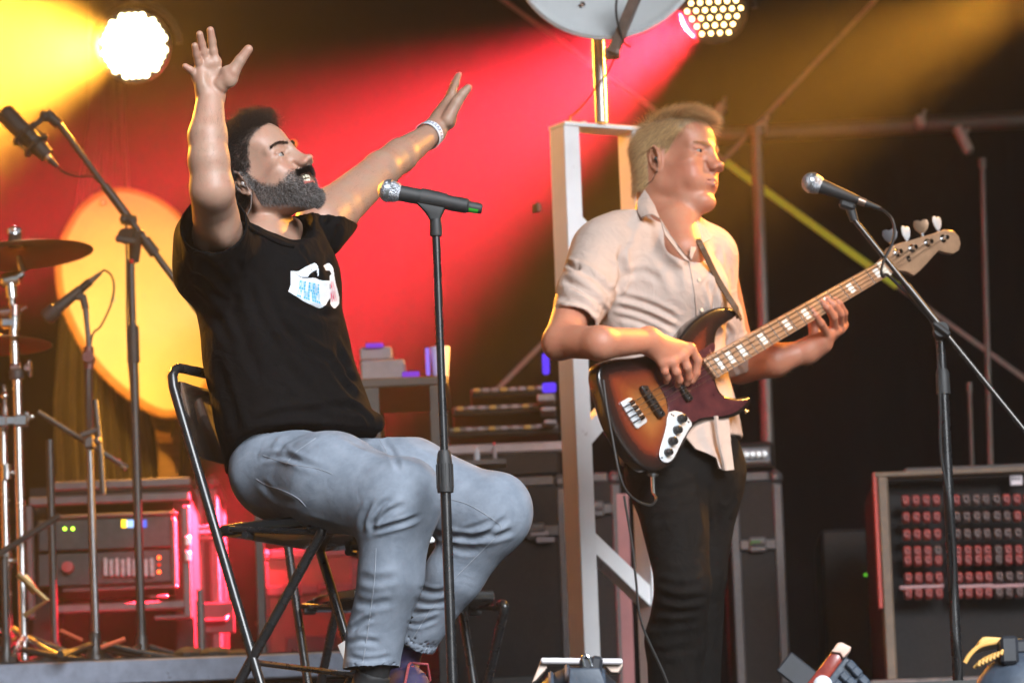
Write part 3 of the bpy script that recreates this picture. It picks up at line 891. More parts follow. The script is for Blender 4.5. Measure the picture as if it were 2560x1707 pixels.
# small bottles standing in front of the desk rail
for i, (px, ya, yb, r, m) in enumerate(((1193, 1120, 1158, 8, mat("clear_bottle_grey", (.35, .36, .4), .25)), (1237, 1116, 1150, 6, m_pale))):
    p0, p1 = P(px, yb, YC - .02), P(px, ya, YC - .02); s_ = mpp(YC); b = MB(); zb = zc + .002
    b.lathe((p0.x, cC.y - sC.y / 2 + .04 - .09, p0.z), (0, 0, 1), [(0, 0), (0, r * s_), ((p1.z - p0.z) * .7, r * s_), ((p1.z - p0.z) * .85, r * s_ * .45), (p1.z - p0.z, r * s_ * .45), (p1.z - p0.z, 0)], 12)
    o = b.obj("bottle", m); 
    tag(o, ("small grey bottle on the ledge in front of the mixing desk", "small pale bottle with a red cap on the ledge in front of the mixing desk")[i], "bottle")
    if i:
        b = MB(); b.cyl((p0.x, cC.y - sC.y / 2 - .05, p1.z), (p0.x, cC.y - sC.y / 2 - .05, p1.z + .008), r * s_ * .6, n=10); b.obj("cap", mat("red_cap", (.6, .03, .03), .4), o)
b = MB(); pL = P(1210, 1158, YC); b.box((pL.x, cC.y - sC.y / 2 - .05, P(1210, 1160, YC).z - .006), (.12, .09, .012)); tag(b.obj("ledge", m_tbl), "narrow dark ledge on the front of the mixing desk holding two bottles", "ledge")
for i, (xa, ya, xb, yb) in enumerate(((1326, 1328, 1371, 1338), (1341, 1342, 1386, 1355))):
    c3, s3 = pbox(xa, ya, xb, yb, YC - .02, .012); b = MB(); b.box(c3, s3, bev=.001); tag(b.obj("paper_label", m_pale), ("upper pale paper label on the flight case left of the tower", "lower pale paper label on the flight case left of the tower")[i], "label")
# case behind the bassist and low cases behind the chair
case_at(1825, 1178, 1958, 1410, 4.0, .6, "flight_case", "dark upright flight case behind the bassist's thigh", "flight case", zbot=.004, lid=.2, latches=1)
c3, s3 = pbox(1828, 1104, 1935, 1172, 4.1, .4); t = thing("amplifier_head", "small dark amplifier head on the flight case behind the bassist", "amplifier", (c3.x, c3.y, c3.z - s3.z / 2))
b = MB(); b.box(c3, s3, bev=.008); b.obj("cabinet", m_case, t)
b = MB(); b.box((c3.x, c3.y - .202, c3.z), (s3.x * .8, .006, s3.z * .55), bev=.001); b.obj("front_panel", mat("amp_panel", (.10, .10, .11), .35, metal=.5, var=.3, vscale=60), t)
for i in range(5):
    b = MB(); p = V((c3.x - s3.x * .3 + i * s3.x * .14, c3.y - .206, c3.z)); b.lathe(p, (0, -1, 0), [(0, .011), (.014, .009), (.015, 0)], 10); b.obj("knob", m_alu, t)
c3, s3 = pbox(650, 1370, 900, 1625, 4.4, .6); zt = c3.z + s3.z / 2; s3.z = zt - RT; c3.z = RT + s3.z / 2
m_brn = mat("brown_case", (0.075, 0.05, 0.03), .6, var=.35, vscale=12)
flight_case("flight_case", "brownish low flight case seen under the singer's chair", "flight case", c3, s3, lid=.25, latches=2, body=m_brn)
case_at(1010, 1505, 1270, 1900, 3.9, .6, "flight_case", "brownish flight case on the floor behind the singer's far shoe", "flight case", zbot=.004, lid=.3, latches=2, body=m_brn, handle=False)
case_at(1430, 1180, 1560, 1700, 3.9, .5, "flight_case", "dark flight case behind the white tower's foot, left of the bassist's legs", "flight case", zbot=.004, lid=.1, latches=1, handle=False)
# pinkish post behind the bassist's right leg
b = MB(); b.beam(P(1556, 1235, 3.0), V((P(1570, 1700, 3.0).x, 3.0, .004)), .032, .03); tag(b.obj("steel_post", mat("pink_grey_post", (.30, .11, .11), .5, var=.1)), "pinkish steel post between the white tower and the bassist's leg", "post")
b = MB(); b.beam(P(1187, 1480, 3.3), V((P(1205, 1720, 3.3).x, 3.3, .004)), .03, .03); tag(b.obj("steel_post", MATS["pink_grey_post"]), "short pinkish steel post behind the spare chair's leg", "post")
# --- tall rack cabinet with sockets coloured as red-lit at the right
def socket_rack():
    Y = 3.4
    c, sz = pbox(2196, 1172, 2760, 1690, Y, .6)
    t = thing("dimmer_rack", "big black rack cabinet at the right with rows of sockets coloured as red-lit", "rack", (c.x, c.y, c.z - sz.z / 2))
    x0, x1, z0, z1 = c.x - sz.x / 2, c.x + sz.x / 2, c.z - sz.z / 2, c.z + sz.z / 2; yf = c.y - sz.y / 2
    s_ = mpp(Y)
    b = MB(); b.box((c.x, c.y + .03, c.z), (sz.x - .02, sz.y - .06, sz.z - .02)); b.obj("body", m_case, t)
    m_w = mat("rack_wood_edge", (0.13, 0.085, 0.055), .55, var=.2, vscale=30)
    m_r = mat("rack_edge_red_light", (0.42, 0.05, 0.035), .5, var=.15)  # red lamp light painted into the edge colour
    b = MB(); b.box((x0 + 22 * s_, yf, c.z), (26 * s_, .06, sz.z), bev=.004); b.obj("side_frame", m_w, t)
    b = MB(); b.box((x0 + 3 * s_, yf - .006, z1 - 170 * s_), (9 * s_, .05, 340 * s_), bev=.002); b.obj("edge_strip", m_r, t)
    b = MB(); b.box((c.x, yf - .003, z1 - 7 * s_), (sz.x, .06, 14 * s_), bev=.004); b.obj("top_frame", m_w, t)
    b = MB(); b.box((c.x + .03, c.y, z1 + .011), (sz.x * .8, sz.y * .8, .02), bev=.005); b.obj("lid", m_alud, t)
    rs = random.Random(4)
    md = mat("socket_red_light", (0.24, 0.022, 0.016), .45, var=.25, vscale=60); mg = mat("socket_grey", (.085, .04, .034), .5, var=.25, vscale=60)  # socket copies with and without red light painted into the colour
    def mesh_sock(m):
        b = MB(); b.box((0, 0, 0), (19 * s_, .03, 27 * s_), bev=.004)
        b.lathe((0, -.015, 0), (0, -1, 0), [(0, 8.5 * s_), (.008, 8 * s_), (.008, 4.8 * s_), (-.004, 4.2 * s_), (-.004, 0)], 10); return b.mesh("socket", m)
    ms = [mesh_sock(md), mesh_sock(mg)]
    def put(px, py, k):
        o = bpy.data.objects.new("socket", ms[k]); COL.objects.link(o); o.parent = t
        o.location = P(px, py, Y - .012) - t.location
    lit = {0: [1, 1, 1, 1], 1: [0, 0, 0, 0]}
    for g, xs in enumerate(((2263, 2288.5, 2314, 2339.5), (2389, 2414, 2439.5, 2463), (2490, 2515, 2541, 2567), (2610, 2635, 2661, 2687))):
        for r, y in enumerate((1252, 1294, 1337, 1379, 1402)):
            for i, x in enumerate(xs):
                hot = (g == 0) or (g == 1 and (r in (3, 4) or (r == 0 and i == 0))) or (g == 2 and (i > 0 and r != 2)) or g == 3
                put(x + (y - 1252) * .035, y - (x - 2263) * .012, 0 if hot and rs.random() < .92 else 1)
        for r, y in enumerate((1445, 1484)):
            for i, x in enumerate(xs):
                put(x + 7, y - (x - 2263) * .012, 0 if g < 2 else 1)
        c3, s3 = pbox(xs[0] - 14, 1461 - g * 1.5, xs[3] + 20, 1471 - g * 1.5, Y - .03, .02); b = MB(); b.box(c3, s3, bev=.002); b.obj("label_strip", mat("label_strip_pink", (.30, .15, .15), .5, var=.12, vscale=60), t)
    c3, s3 = pbox(2526, 1186, 2556, 1212, Y - .01, .012); b = MB(); b.box(c3, s3, bev=.001); pl = b.obj("name_plate", mat("white_plate", (.6, .52, .55), .5), t)
    for i in range(3):
        c3, s3 = pbox(2530 + i * 8, 1190, 2533 + i * 8, 1200, Y - .013, .004); b = MB(); b.box(c3, s3); b.obj("print_mark", m_case, pl)
    # riser block it stands on
    b = MB(); b.box((c.x, c.y, (z0 - .03) / 2), (sz.x + .06, sz.y + .05, z0 - .034)); tag(b.obj("plinth", m_curtain), "black plinth under the socket rack", "plinth")
    b = MB(); b.box((c.x - .0, c.y - .02, z0 - .014), (sz.x + .08, sz.y + .08, .026), bev=.004); tag(b.obj("plinth_board", mat("grey_board", (.16, .12, .11), .6, var=.4, vscale=25)), "grey board on the black plinth under the socket rack", "board")
socket_rack()
# stage boxes with small green lights in the dark between bassist and rack
c3, s3 = pbox(2060, 1320, 2215, 1700, 4.3, .4); zt = c3.z + s3.z / 2; s3.z = zt; c3.z = zt / 2
t = thing("stage_box", "dark equipment box with small green lights left of the socket rack", "equipment box", (c3.x, c3.y, 0))
b = MB(); b.box(c3 + V((0, 0, .002)), s3 - V((0, 0, .004)), bev=.01); b.obj("body", m_case, t)
for (px, py, sc_) in ((2169, 1345, 1), (2193, 1339, .7), (2164, 1436, .8)):
    p = P(px, py, 4.29); b = MB(); b.sphere(p, .005, 8); b.obj("indicator_light", emis("led_dim_green", (.12, .5, .03), .6), t)
b = MB(); c4, s4 = pbox(2186, 1380, 2200, 1590, 4.28, .02); b.box(c4, s4, bev=.003); b.obj("blue_light_strip", emis("led_dim_blue", (.02, .005, .25), .12), t)
b = MB(); c4, s4 = pbox(1876, 1352, 1902, 1362, 3.98, .015); b.box(c4, s4, bev=.003); tag(b.obj("green_light", emis("led_dim_green2", (.05, .3, .02), .25)), "faint green light on the flight case behind the bassist", "light")

# --- crossed straps, poles and pipe at the very back
m_strap = mat("grey_strap", (.26, .21, .18), .7, var=.15, vscale=60)
m_green_light = mat("strap_green_light", (.75, 1.0, .05), .5, var=.1, vscale=80, spec=.3)  # green light on the strap's middle, painted as its colour
YX = 5.8
def strap(pts, w, label, par=None, m=m_strap, Y=YX, nm="brace_strap"):
    b = MB()
    for i in range(len(pts) - 1): b.beam(P(*pts[i], Y), P(*pts[i + 1], Y), w, .006, up=(0, 1, 0))
    o = b.obj(nm, m, par)
    return tag(o, label, "strap", "crossed brace straps at the back") if par is None else o
s1 = strap([(1240, -12), (2700, 1046)], .014, "thin strap slanting down to the right behind the bassist, green light painted on its middle")
strap([(1806, 400), (2244, 716)], .024, None, s1, m_green_light, YX - .012, "green_lit_section")
strap([(2212, -25), (1814, 396), (1118, 1100)], .014, "thin grey strap slanting down to the left behind the bassist", Y=YX - .03)
strap([(640, 1560), (880, 1390)], .012, "short thin strap slanting under the singer's chair", Y=5.2)
for i, (xa, ya, xb, yb, r, lab) in enumerate(((2456, 420, 2476, 1600, .009, "thin dark upright pole at the right, behind the boom stand"), (1890, 340, 1912, 1130, .02, "brown upright pole right of the bassist's shoulder"), (2424, 980, 2436, 1600, .006, "very thin dark pole beside the other at the right edge"))):
    p0, p1 = P(xa, ya, 5.2), P(xb, yb, 5.2); b = MB(); b.cyl(p0, (p1.x, p1.y, .004), r, n=10); b.cyl(p0, p0 + V((0, 0, .03)), r * 1.5, n=10)
    tag(b.obj("upright_pole", mat("dim_steel", (.14, .12, .10), .45, metal=.4, var=.15)), lab, "pole", "upright poles at the back")
p0, p1 = P(1700, 345, 6.1), P(2750, 290, 6.1); b = MB(); b.cyl(p0, p1, .03, n=12); t = tag(b.obj("back_pipe", MATS["dim_steel"]), "horizontal pipe high at the back on the right", "pipe")
for i, (px, py, Y) in enumerate(((1800, 275, 5.9), (1905, 322, 5.7), (2300, 305, 5.9), (2408, 350, 5.9))):
    p = P(px, py, Y); b = MB(); b.box(p, (.035, .05, .045 if i < 3 else .1), Matrix.Rotation(.5 - i * .3, 3, 'Y'), bev=.008); b.cyl(p, p + V((.02, 0, .04)), .007, n=8)
    tag(b.obj("pipe_clamp", mat("pale_clamp", (.5, .4, .33), .5, metal=.2, var=.2)), ("pale pipe clamp just above the bassist's head", "pale clamp where the back pipe meets the brown pole", "pale clamp high above the bass headstock", "long pale clamp at the upper right")[i], "clamp", "pale clamps on the back pipe")
p = P(733, 360, 4.6); b = MB(); b.sphere(p, .012, 10); tag(b.obj("distant_lamp", emis("distant_lamp_glow", (1, .5, .05), .35)), "tiny distant amber lamp beside the singer's brow", "lamp")

# added black panel, hidden edge-on behind the singer to block the red beam
fz, fb0 = P(690, 345, 3.2).z, P(690, 1275, 5.7).z; fx = P(688, 800, 4.3).x
t = thing("added_beam_blocker", "black masking flat standing edge-on on the riser, behind the singer's back", "added light blocker", (fx, 4.4, RT))
b = MB(); b.box((fx, 4.45, (fz + fb0) / 2), (.02, 2.5, fz - fb0), bev=.003); b.obj("panel", m_curtain, t)
for yy in (3.4, 5.5):
    b = MB(); b.box((fx - .024, yy, (fz + RT) / 2), (.025, .04, fz - RT - .004), bev=.003); b.obj("leg", m_blk, t)
# ------------------------------------------------------------------ people: skin, heads
def skin_mat(name, base, red, dark, lip):
    m = bpy.data.materials.new(name); m.use_nodes = True
    nt = m.node_tree; n = nt.nodes; l = nt.links; b = n["Principled BSDF"]
    tc = n.new("ShaderNodeTexCoord")
    def noise(sc, det=5):
        z = n.new("ShaderNodeTexNoise"); z.inputs["Scale"].default_value = sc; z.inputs["Detail"].default_value = det
        l.new(tc.outputs["Object"], z.inputs["Vector"]); return z.outputs["Fac"]
    def ramp(f, a, c, p0=.35, p1=.7):
        r = n.new("ShaderNodeValToRGB"); r.color_ramp.elements[0].position = p0; r.color_ramp.elements[1].position = p1
        r.color_ramp.elements[0].color = (*a, 1); r.color_ramp.elements[1].color = (*c, 1); l.new(f, r.inputs["Fac"]); return r.outputs["Color"]
    def mix(f, a, c):
        x = n.new("ShaderNodeMix"); x.data_type = 'RGBA'; l.new(f, x.inputs["Factor"])
        l.new(a, x.inputs[6]) if hasattr(a, "links") else setattr(x.inputs[6], "default_value", (*a, 1))
        l.new(c, x.inputs[7]) if hasattr(c, "links") else setattr(x.inputs[7], "default_value", (*c, 1)); return x.outputs[2]
    c = ramp(noise(38), base, red)
    sp = ramp(noise(260, 3), tuple(v * .8 for v in base), base, .3, .5)
    x = n.new("ShaderNodeMix"); x.data_type = 'RGBA'; x.inputs["Factor"].default_value = .35
    l.new(c, x.inputs[6]); l.new(sp, x.inputs[7]); c = x.outputs[2]
    for an, cc in (("flush", red), ("lips", lip), ("stubble", dark)):
        a = n.new("ShaderNodeAttribute"); a.attribute_name = an
        c = mix(a.outputs["Fac"], c, cc)
    l.new(c, b.inputs["Base Color"])
    b.inputs["Roughness"].default_value = .48; b.inputs["Specular IOR Level"].default_value = .45
    b.inputs["Subsurface Weight"].default_value = .18; b.inputs["Subsurface Radius"].default_value = (.010, .004, .002); b.inputs["Subsurface Scale"].default_value = .5
    bp = n.new("ShaderNodeBump"); bp.inputs["Strength"].default_value = .25; bp.inputs["Distance"].default_value = .001
    l.new(noise(420, 3), bp.inputs["Height"]); l.new(bp.outputs["Normal"], b.inputs["Normal"])
    b2 = n.new("ShaderNodeBump"); b2.inputs["Strength"].default_value = .35; b2.inputs["Distance"].default_value = .0015
    l.new(noise(75, 2), b2.inputs["Height"]); l.new(b2.outputs["Normal"], bp.inputs["Normal"])
    return m
def hair_mat(name, col, rough=.5, var=.5):
    m = bpy.data.materials.new(name); m.use_nodes = True
    nt = m.node_tree; n = nt.nodes; l = nt.links; b = n["Principled BSDF"]
    hi = n.new("ShaderNodeHairInfo"); r = n.new("ShaderNodeValToRGB")
    r.color_ramp.elements[0].color = (*[c * (1 - var) for c in col], 1); r.color_ramp.elements[1].color = (*[min(1, c * (1 + var)) for c in col], 1)
    l.new(hi.outputs["Random"], r.inputs["Fac"]); l.new(r.outputs["Color"], b.inputs["Base Color"])
    b.inputs["Roughness"].default_value = rough; b.inputs["Specular IOR Level"].default_value = .2
    return m
m_eye = mat("eye_white", (.20, .17, .15), .4)
m_iris = mat("iris_brown", (.03, .015, .008), .08)
m_irisb = mat("iris_blue", (.02, .028, .035), .08)
m_teeth = mat("teeth", (.72, .66, .52), .25)
m_ear = mat("earphone", (.03, .03, .03), .2, coat=.5)
m_earc = mat("earphone_clear", (.30, .27, .26), .12, coat=.6)

def head_sdf(neck, smile, lo=(-.17, -.16, -.24), hi=(.17, .16, .175), h=.0019, nose=1.0, fat=1.0, cz=-.100):
    s = SDF(lo, hi, h)
    # skull and face masses (x forward, y left, z up, origin between the ear canals)
    s.ell((-.008, 0, .052), (.096, .074, .080), k=.02)
    s.ell((.040, 0, .062), (.050, .060, .052), k=.03)
    s.ell((.048, 0, -.005), (.046, .058, .062), k=.03)
    s.ell((.048, 0, -.060), (.046, .046 * fat, .046), k=.03)
    for y in (-1, 1):
        s.cap((-.002, y * .054, -.052), (.074, y * .014, cz), .017 * fat, .015, k=.03)
        s.ell((.030, y * .050, -.02), (.035, .016, .04), k=.03)
        s.ell((.062, y * .047, -.006), (.022, .017, .015), k=.018)
        s.ell((.070, y * .034, -.042), (.018, .020, .026), k=.02)
        if smile: s.ell((.074, y * .038, -.022), (.016, .016, .013), k=.014)
    s.ell((.084, 0, cz + .001), (.017, .021, .016), k=.018)
    # neck
    s.chain(neck[0], neck[1], k=.03)
    for y in (-1, 1):
        s.cap((.089, y * .010, .039), (.066, y * .050, .037), .0085, .007, k=.014)
        s.ell((.1005, y * .032, .0215), (.0175, .019, .012), k=.014, op='-')
        s.ell((.045, y * .072, .03), (.03, .012, .03), k=.02, op='-')
    # lids
    for y in (-1, 1):
        e = np.array((.0765, y * .032, .021))
        s.ell(e + (.000, 0, .0015), (.0142, .0158, .0142), k=.004)
        s.cap(e + (.010, -.012 * y, -.010), e + (.007, .012 * y, -.011), .0035, k=.006)
        Rr = rotm((1, y * .28, -.02))
        s.ell(e + (.016, y * .003, -.0005), (.012, .0135, .0036 if not smile else .0044), R=Rr, k=.003, op='-')
        s.cap(e + (.0115, -.011 * y, .0075), e + (.006, .015 * y, .0055), .0022, k=.004)
    # nose
    n = nose
    s.cap((.096, 0, .030), (.100 + .016 * n, 0, -.004), .0065, .0085, k=.014)
    s.ell((.109 + .016 * n, 0, -.013), (.0115, .0105, .0095), k=.008)
    s.cap((.088, .010, .012), (.104, .0105, -.014), .007, .008, k=.014); s.cap((.088, -.010, .012), (.104, -.0105, -.014), .007, .008, k=.014)
    for y in (-1, 1):
        s.ell((.107 + .006 * n, y * .0130, -.0185), (.0115, .0072, .0082), k=.005)
        s.ell((.112 + .010 * n, y * .0068, -.0275), (.0068, .0035, .0060), k=.003, op='-')
        s.cap((.094, y * .021, -.008), (.100, y * .0215, -.024), .0026, .002, k=.007, op='-')
    s.cap((.105 + .012 * n, 0, -.020), (.098, 0, -.034), .0052, .006, k=.006)
    # mouth
    s.ell((.083, 0, -.050), (.0185, .029, .024), k=.018)
    if smile:
        for y in (-1, 1):
            s.cap((.1015, 0, -.0405), (.0945, y * .017, -.0405), .0052, .0045, k=.006); s.cap((.0945, y * .017, -.0405), (.081, y * .029, -.035), .0045, .003, k=.006)
            s.cap((.0985, 0, -.066), (.092, y * .016, -.063), .0062, .005, k=.006); s.cap((.092, y * .016, -.063), (.081, y * .029, -.039), .005, .003, k=.006)
        s.ell((.100, 0, -.0520), (.022, .0275, .0105), k=.004, op='-')
    else:
        for y in (-1, 1):
            s.cap((.1030, 0, -.0455), (.0935, y * .019, -.0495), .0048, .0032, k=.005); s.cap((.0935, y * .019, -.0495), (.087, y * .026, -.052), .0032, .002, k=.005)
            s.cap((.1015, 0, -.0575), (.0935, y * .018, -.0555), .0058, .004, k=.005); s.cap((.0935, y * .018, -.0555), (.087, y * .025, -.0525), .004, .002, k=.005)
            s.cap((.1110, 0, -.0515), (.094, y * .023, -.0525), .0022, .0016, k=.003, op='-')
    s.cap((.1010, -.012, -.076), (.1010, .012, -.076), .0045, k=.012, op='-')
    # ears
    for y in (-1, 1):
        R = rotm((1, y * .42, .0), (-.22, 0, 1)); o = np.array((-.006, y * .076, .004)); A = lambda a, b, c: o + np.array(R @ V((a, b, c)))
        s.ell(A(0, 0, -.002), (.0165, .0065, .028), R=R, k=.008)
        rim = [A(.010, y * .003, .010), A(.012, y * .005, .021), A(.004, y * .007, .030), A(-.009, y * .008, .027), A(-.0165, y * .0075, .013), A(-.0165, y * .007, -.003), A(-.010, y * .0055, -.018), A(.001, y * .004, -.028)]
        s.ell(A(-.001, y * .0085, .001), (.0105, .0065, .019), R=R, k=.005, op='-')
        s.chain(rim, [.0030, .0034, .0036, .0036, .0036, .0033, .0034, .0052], k=.003)
        s.cap(A(-.008, y * .004, .012), A(-.004, y * .0045, -.012), .003, k=.004)
        s.ell(A(.011, y * .003, -.004), (.0045, .0040, .007), R=R, k=.004)
        s.ell(A(.003, y * .0055, -.004), (.006, .006, .007), R=R, k=.003, op='-')
    return s
class Head:
    """placement of a head: ear point, yaw towards the camera, pitch, roll, scale; zu/zl stretch the skull and the lower face"""
    def __init__(s, ear, yaw, pitch, roll, scale, side=-1, zl=1.0, zu=1.0, o=None):
        f = V((math.cos(yaw) * math.cos(pitch), -math.sin(yaw) * math.cos(pitch), math.sin(pitch)))
        R = rotm(f, V((0, 0, 1))) @ Matrix.Rotation(roll, 3, 'X')
        s.R = R; s.S = V(scale); s.o = V(ear) - R @ V((0, side * .072 * s.S.y, 0)); s.zl, s.zu = zl, zu
        if o is not None: s.o = V(o)
        s.Rn = np.array(R); s.Sn = np.array(s.S); s.on = np.array(s.o)
    def wz(s, z): z = np.asarray(z, float); return np.where(z > .01, .01 + (z - .01) * s.zu, .01 + (z - .01) * s.zl)
    def uz(s, z): z = np.asarray(z, float); return np.where(z > .01, .01 + (z - .01) / s.zu, .01 + (z - .01) / s.zl)
    def wn(s, v):
        v = np.array(v, float); v[..., 2] = s.wz(v[..., 2]); return (v * s.Sn) @ s.Rn.T + s.on
    def ln(s, v):
        q = ((np.asarray(v) - s.on) @ s.Rn) / s.Sn; q[..., 2] = s.uz(q[..., 2]); return q
    def w(s, p): return V(s.wn(np.array(tuple(p))))
    def l(s, p): return s.ln(np.array(tuple(p)))
def sstep(a, b, x): t = np.clip((x - a) / (b - a), 0, 1); return t * t * (3 - 2 * t)
def eyes(H, par, iris, look):
    for y in (-1, 1):
        c = H.w((.0765, y * .032, .021)); r = .0125 * H.S.y
        b = MB(); b.sphere(c, r, 20); e = b.obj("eye", m_eye, par, smooth=80)
        d = (H.R @ V(look)).normalized(); b = MB(); b.lathe(c + d * (r * .83), d, [(0, r * .50), (r * .14, r * .36), (r * .19, 0)], 16); b.obj("iris", iris, e)
def earphone(H, par, m, side):
    c = H.w((.000, side * .0785, -.001)); b = MB(); b.sphere(c, .0075, 12, (1, .8, 1.15)); b.sphere(c + H.R @ V((-.004, side * .004, .004)), .0055, 10)
    b.tube([c + H.R @ V(p) for p in ((.002, side * .006, -.002), (.004, side * .011, -.03), (-.016, side * .004, -.05), (-.045, -side * .004, -.060))], .0008, 6)
    b.obj("earphone", m, par)
# ------------------------------------------------------------------ the seated singer
FW, LT = V((.88, -.475, 0)), V((.475, .88, 0))
singer = thing("person", "bearded man in black t-shirt and light jeans sitting with both arms flung up", "person", P(700, 1829, 0))
m_skinA = skin_mat("skin_singer", (.345, .21, .15), (.39, .185, .13), (.10, .075, .065), (.32, .10, .085))
def S(px, py, dy=0.0): return P(px, py, dy)
# --- head
HA = Head(S(620, 478, -.105), math.radians(29), math.radians(26), math.radians(9), (1.02, 1.05, 1.0), zl=.90, zu=1.08, o=S(659, 462, -.02))
neckA = [HA.l(p) for p in (S(648, 470, .0), S(660, 545, .005), S(676, 625, .01), S(680, 720, .01))]
sA = head_sdf((neckA, [.052, .056, .064, .09]), True, nose=.70, cz=-.098, lo=(-.24, -.25, -.36), hi=(.24, .24, .17), h=.0021)
sA.cap(HA.l(S(655, 600, -.06)), HA.l(S(560, 640, -.13)), .05, .05, k=.04); sA.cap(HA.l(S(690, 600, .06)), HA.l(S(790, 580, .14)), .045, .045, k=.04)
vh, fh = sA.nets(); vh = relax(vh, fh, 2, .4)
lx, ly, lz = vh.T
ay = np.abs(ly)
def cheekline(x): return np.interp(x, [-.02, .004, .012, .03, .055, .075, .088, .10, .13], [.06, .055, .015, -.022, -.040, -.038, -.0285, -.0285, -.0285])
def beard_mask(x, y, z):
    m = sstep(-.009, .012, cheekline(x) - z) * sstep(-.020, .004, x) * sstep(-.006, .008, z - np.interp(x, [-.01, .02, .05, .075, .10], [-.056, -.074, -.094, -.118, -.130]))
    mouth = (x > .082) & (z < -.0405) & (z > -.068) & (np.abs(y) < .026)
    m = m * np.where((x < .004) & (np.abs(y) > .066), 0, 1)
    return m * np.where(mouth, .0, 1)
def scalp_mask(x, y, z):
    front = np.interp(z, [.02, .05, .075, .095, .12, .14], [.018, .030, .052, .082, .094, .07])
    m = sstep(-.004, .006, front - x) * sstep(.018, .034, z + np.where(x < -.02, .055 + np.clip(-x - .02, 0, .05) * .4, 0) + np.where((x > -.02) & (x < .012), .0, 0))
    return m
bm_, sm_ = beard_mask(lx, ly, lz), scalp_mask(lx, ly, lz)
lips = ((lx > .085) & (ay < .028)) * np.maximum(sstep(-.075, -.070, lz) * sstep(-.057, -.062, lz), sstep(-.044, -.041, lz) * sstep(-.036, -.038, lz) * .6)
attrA = dict(stubble=np.clip(bm_ * .9 + sm_ * .95, 0, 1), lips=np.clip(lips * 1.0, 0, 1),
             flush=np.exp(-(((lx - .07) / .03) ** 2 + ((ay - .042) / .018) ** 2 + ((lz + .012) / .022) ** 2)) + np.exp(-(((lx - .12) / .012) ** 2 + ((lz + .012) / .012) ** 2)))
vhw = HA.wn(vh)
# --- arms with hands
def hand_near(s):
    d = -.385
    w = S(527, 236, -.375)
    kn = {'i': S(538, 156, d), 'm': S(519, 160, d), 'r': S(502, 176, d), 'l': S(495, 193, d + .003)}
    for q in kn.values(): s.cap(w, q, .0225, .0125, k=.014, flat=((0, 1, 0), .72))
    s.cap(kn['i'], kn['m'], .0125, k=.008); s.cap(kn['m'], kn['r'], .012, k=.008); s.cap(kn['r'], kn['l'], .011, k=.008)
    s.ell(S(572, 192, d - .010), (.021, .016, .025), k=.012); s.ell(S(508, 210, d - .008), (.015, .014, .026), k=.012)
    s.ell(S(535, 190, d - .024), (.014, .010, .018), k=.014, op='-')
    F_ = lambda pts, rs: s.chain([S(a, b, c) for a, b, c in pts], rs, k=.0035)
    F_([(538, 156, d), (533, 128, d - .006), (530, 104, d - .012), (526, 76, d - .022)], [.0100, .0094, .0090, .0080])
    F_([(517, 160, d), (509, 130, d - .010), (504, 110, d - .018), (499, 86, d - .030)], [.0097, .0090, .0086, .0077])
    F_([(502, 178, d), (496, 155, d - .012), (491, 137, d - .022), (487, 115, d - .034)], [.0092, .0086, .0082, .0074])
    F_([(495, 195, d + .003), (485, 184, d - .004), (476, 175, d - .010), (463, 166, d - .016)], [.0092, .0080, .0074, .0066])
    F_([(552, 214, d), (582, 180, d - .012), (600, 152, d - .016), (621, 124, d - .020)], [.018, .0150, .0118, .0100])
    for (a, b) in (((556, 205), (545, 165)), ((520, 205), (548, 172))):
        s.cap(S(*a, d - .030), S(*b, d - .032), .0035, k=.006, op='-')
def arm(lo, hi, h, fn):
    s = SDF(lo, hi, h); fn(s); v, f = s.nets(); return relax(v, f, 2, .4), f
def bb(pts, m): 
    a = np.array([tuple(p) for p in pts]); return a.min(0) - m, a.max(0) + m
nearA = [S(556, 640, -.15), S(545, 585, -.245), S(530, 474, -.40), S(522, 400, -.405), S(519, 340, -.397), S(526, 236, -.375)]
def armN(s):
    s.cap(nearA[0], nearA[1], .054, .052, k=.02); s.cap(nearA[1], nearA[2], .052, .046, k=.015)
    s.ell(S(556, 565, -.30), (.030, .05, .05), k=.02)
    s.cap(nearA[2], nearA[3], .046, .0425, k=.012); s.cap(nearA[3], nearA[4], .0425, .0405, k=.012); s.cap(nearA[4], nearA[5], .0405, .0275, k=.012)
    hand_near(s)
lo, hi = bb(nearA + [S(455, 60, -.45), S(630, 60, -.3)], .07)
vn, fn_ = arm(lo, hi, .0021, armN)
farA = [S(800, 560, .17), S(838, 525, .24), S(952, 425, .38), S(1000, 390, .455), S(1085, 330, .58)]
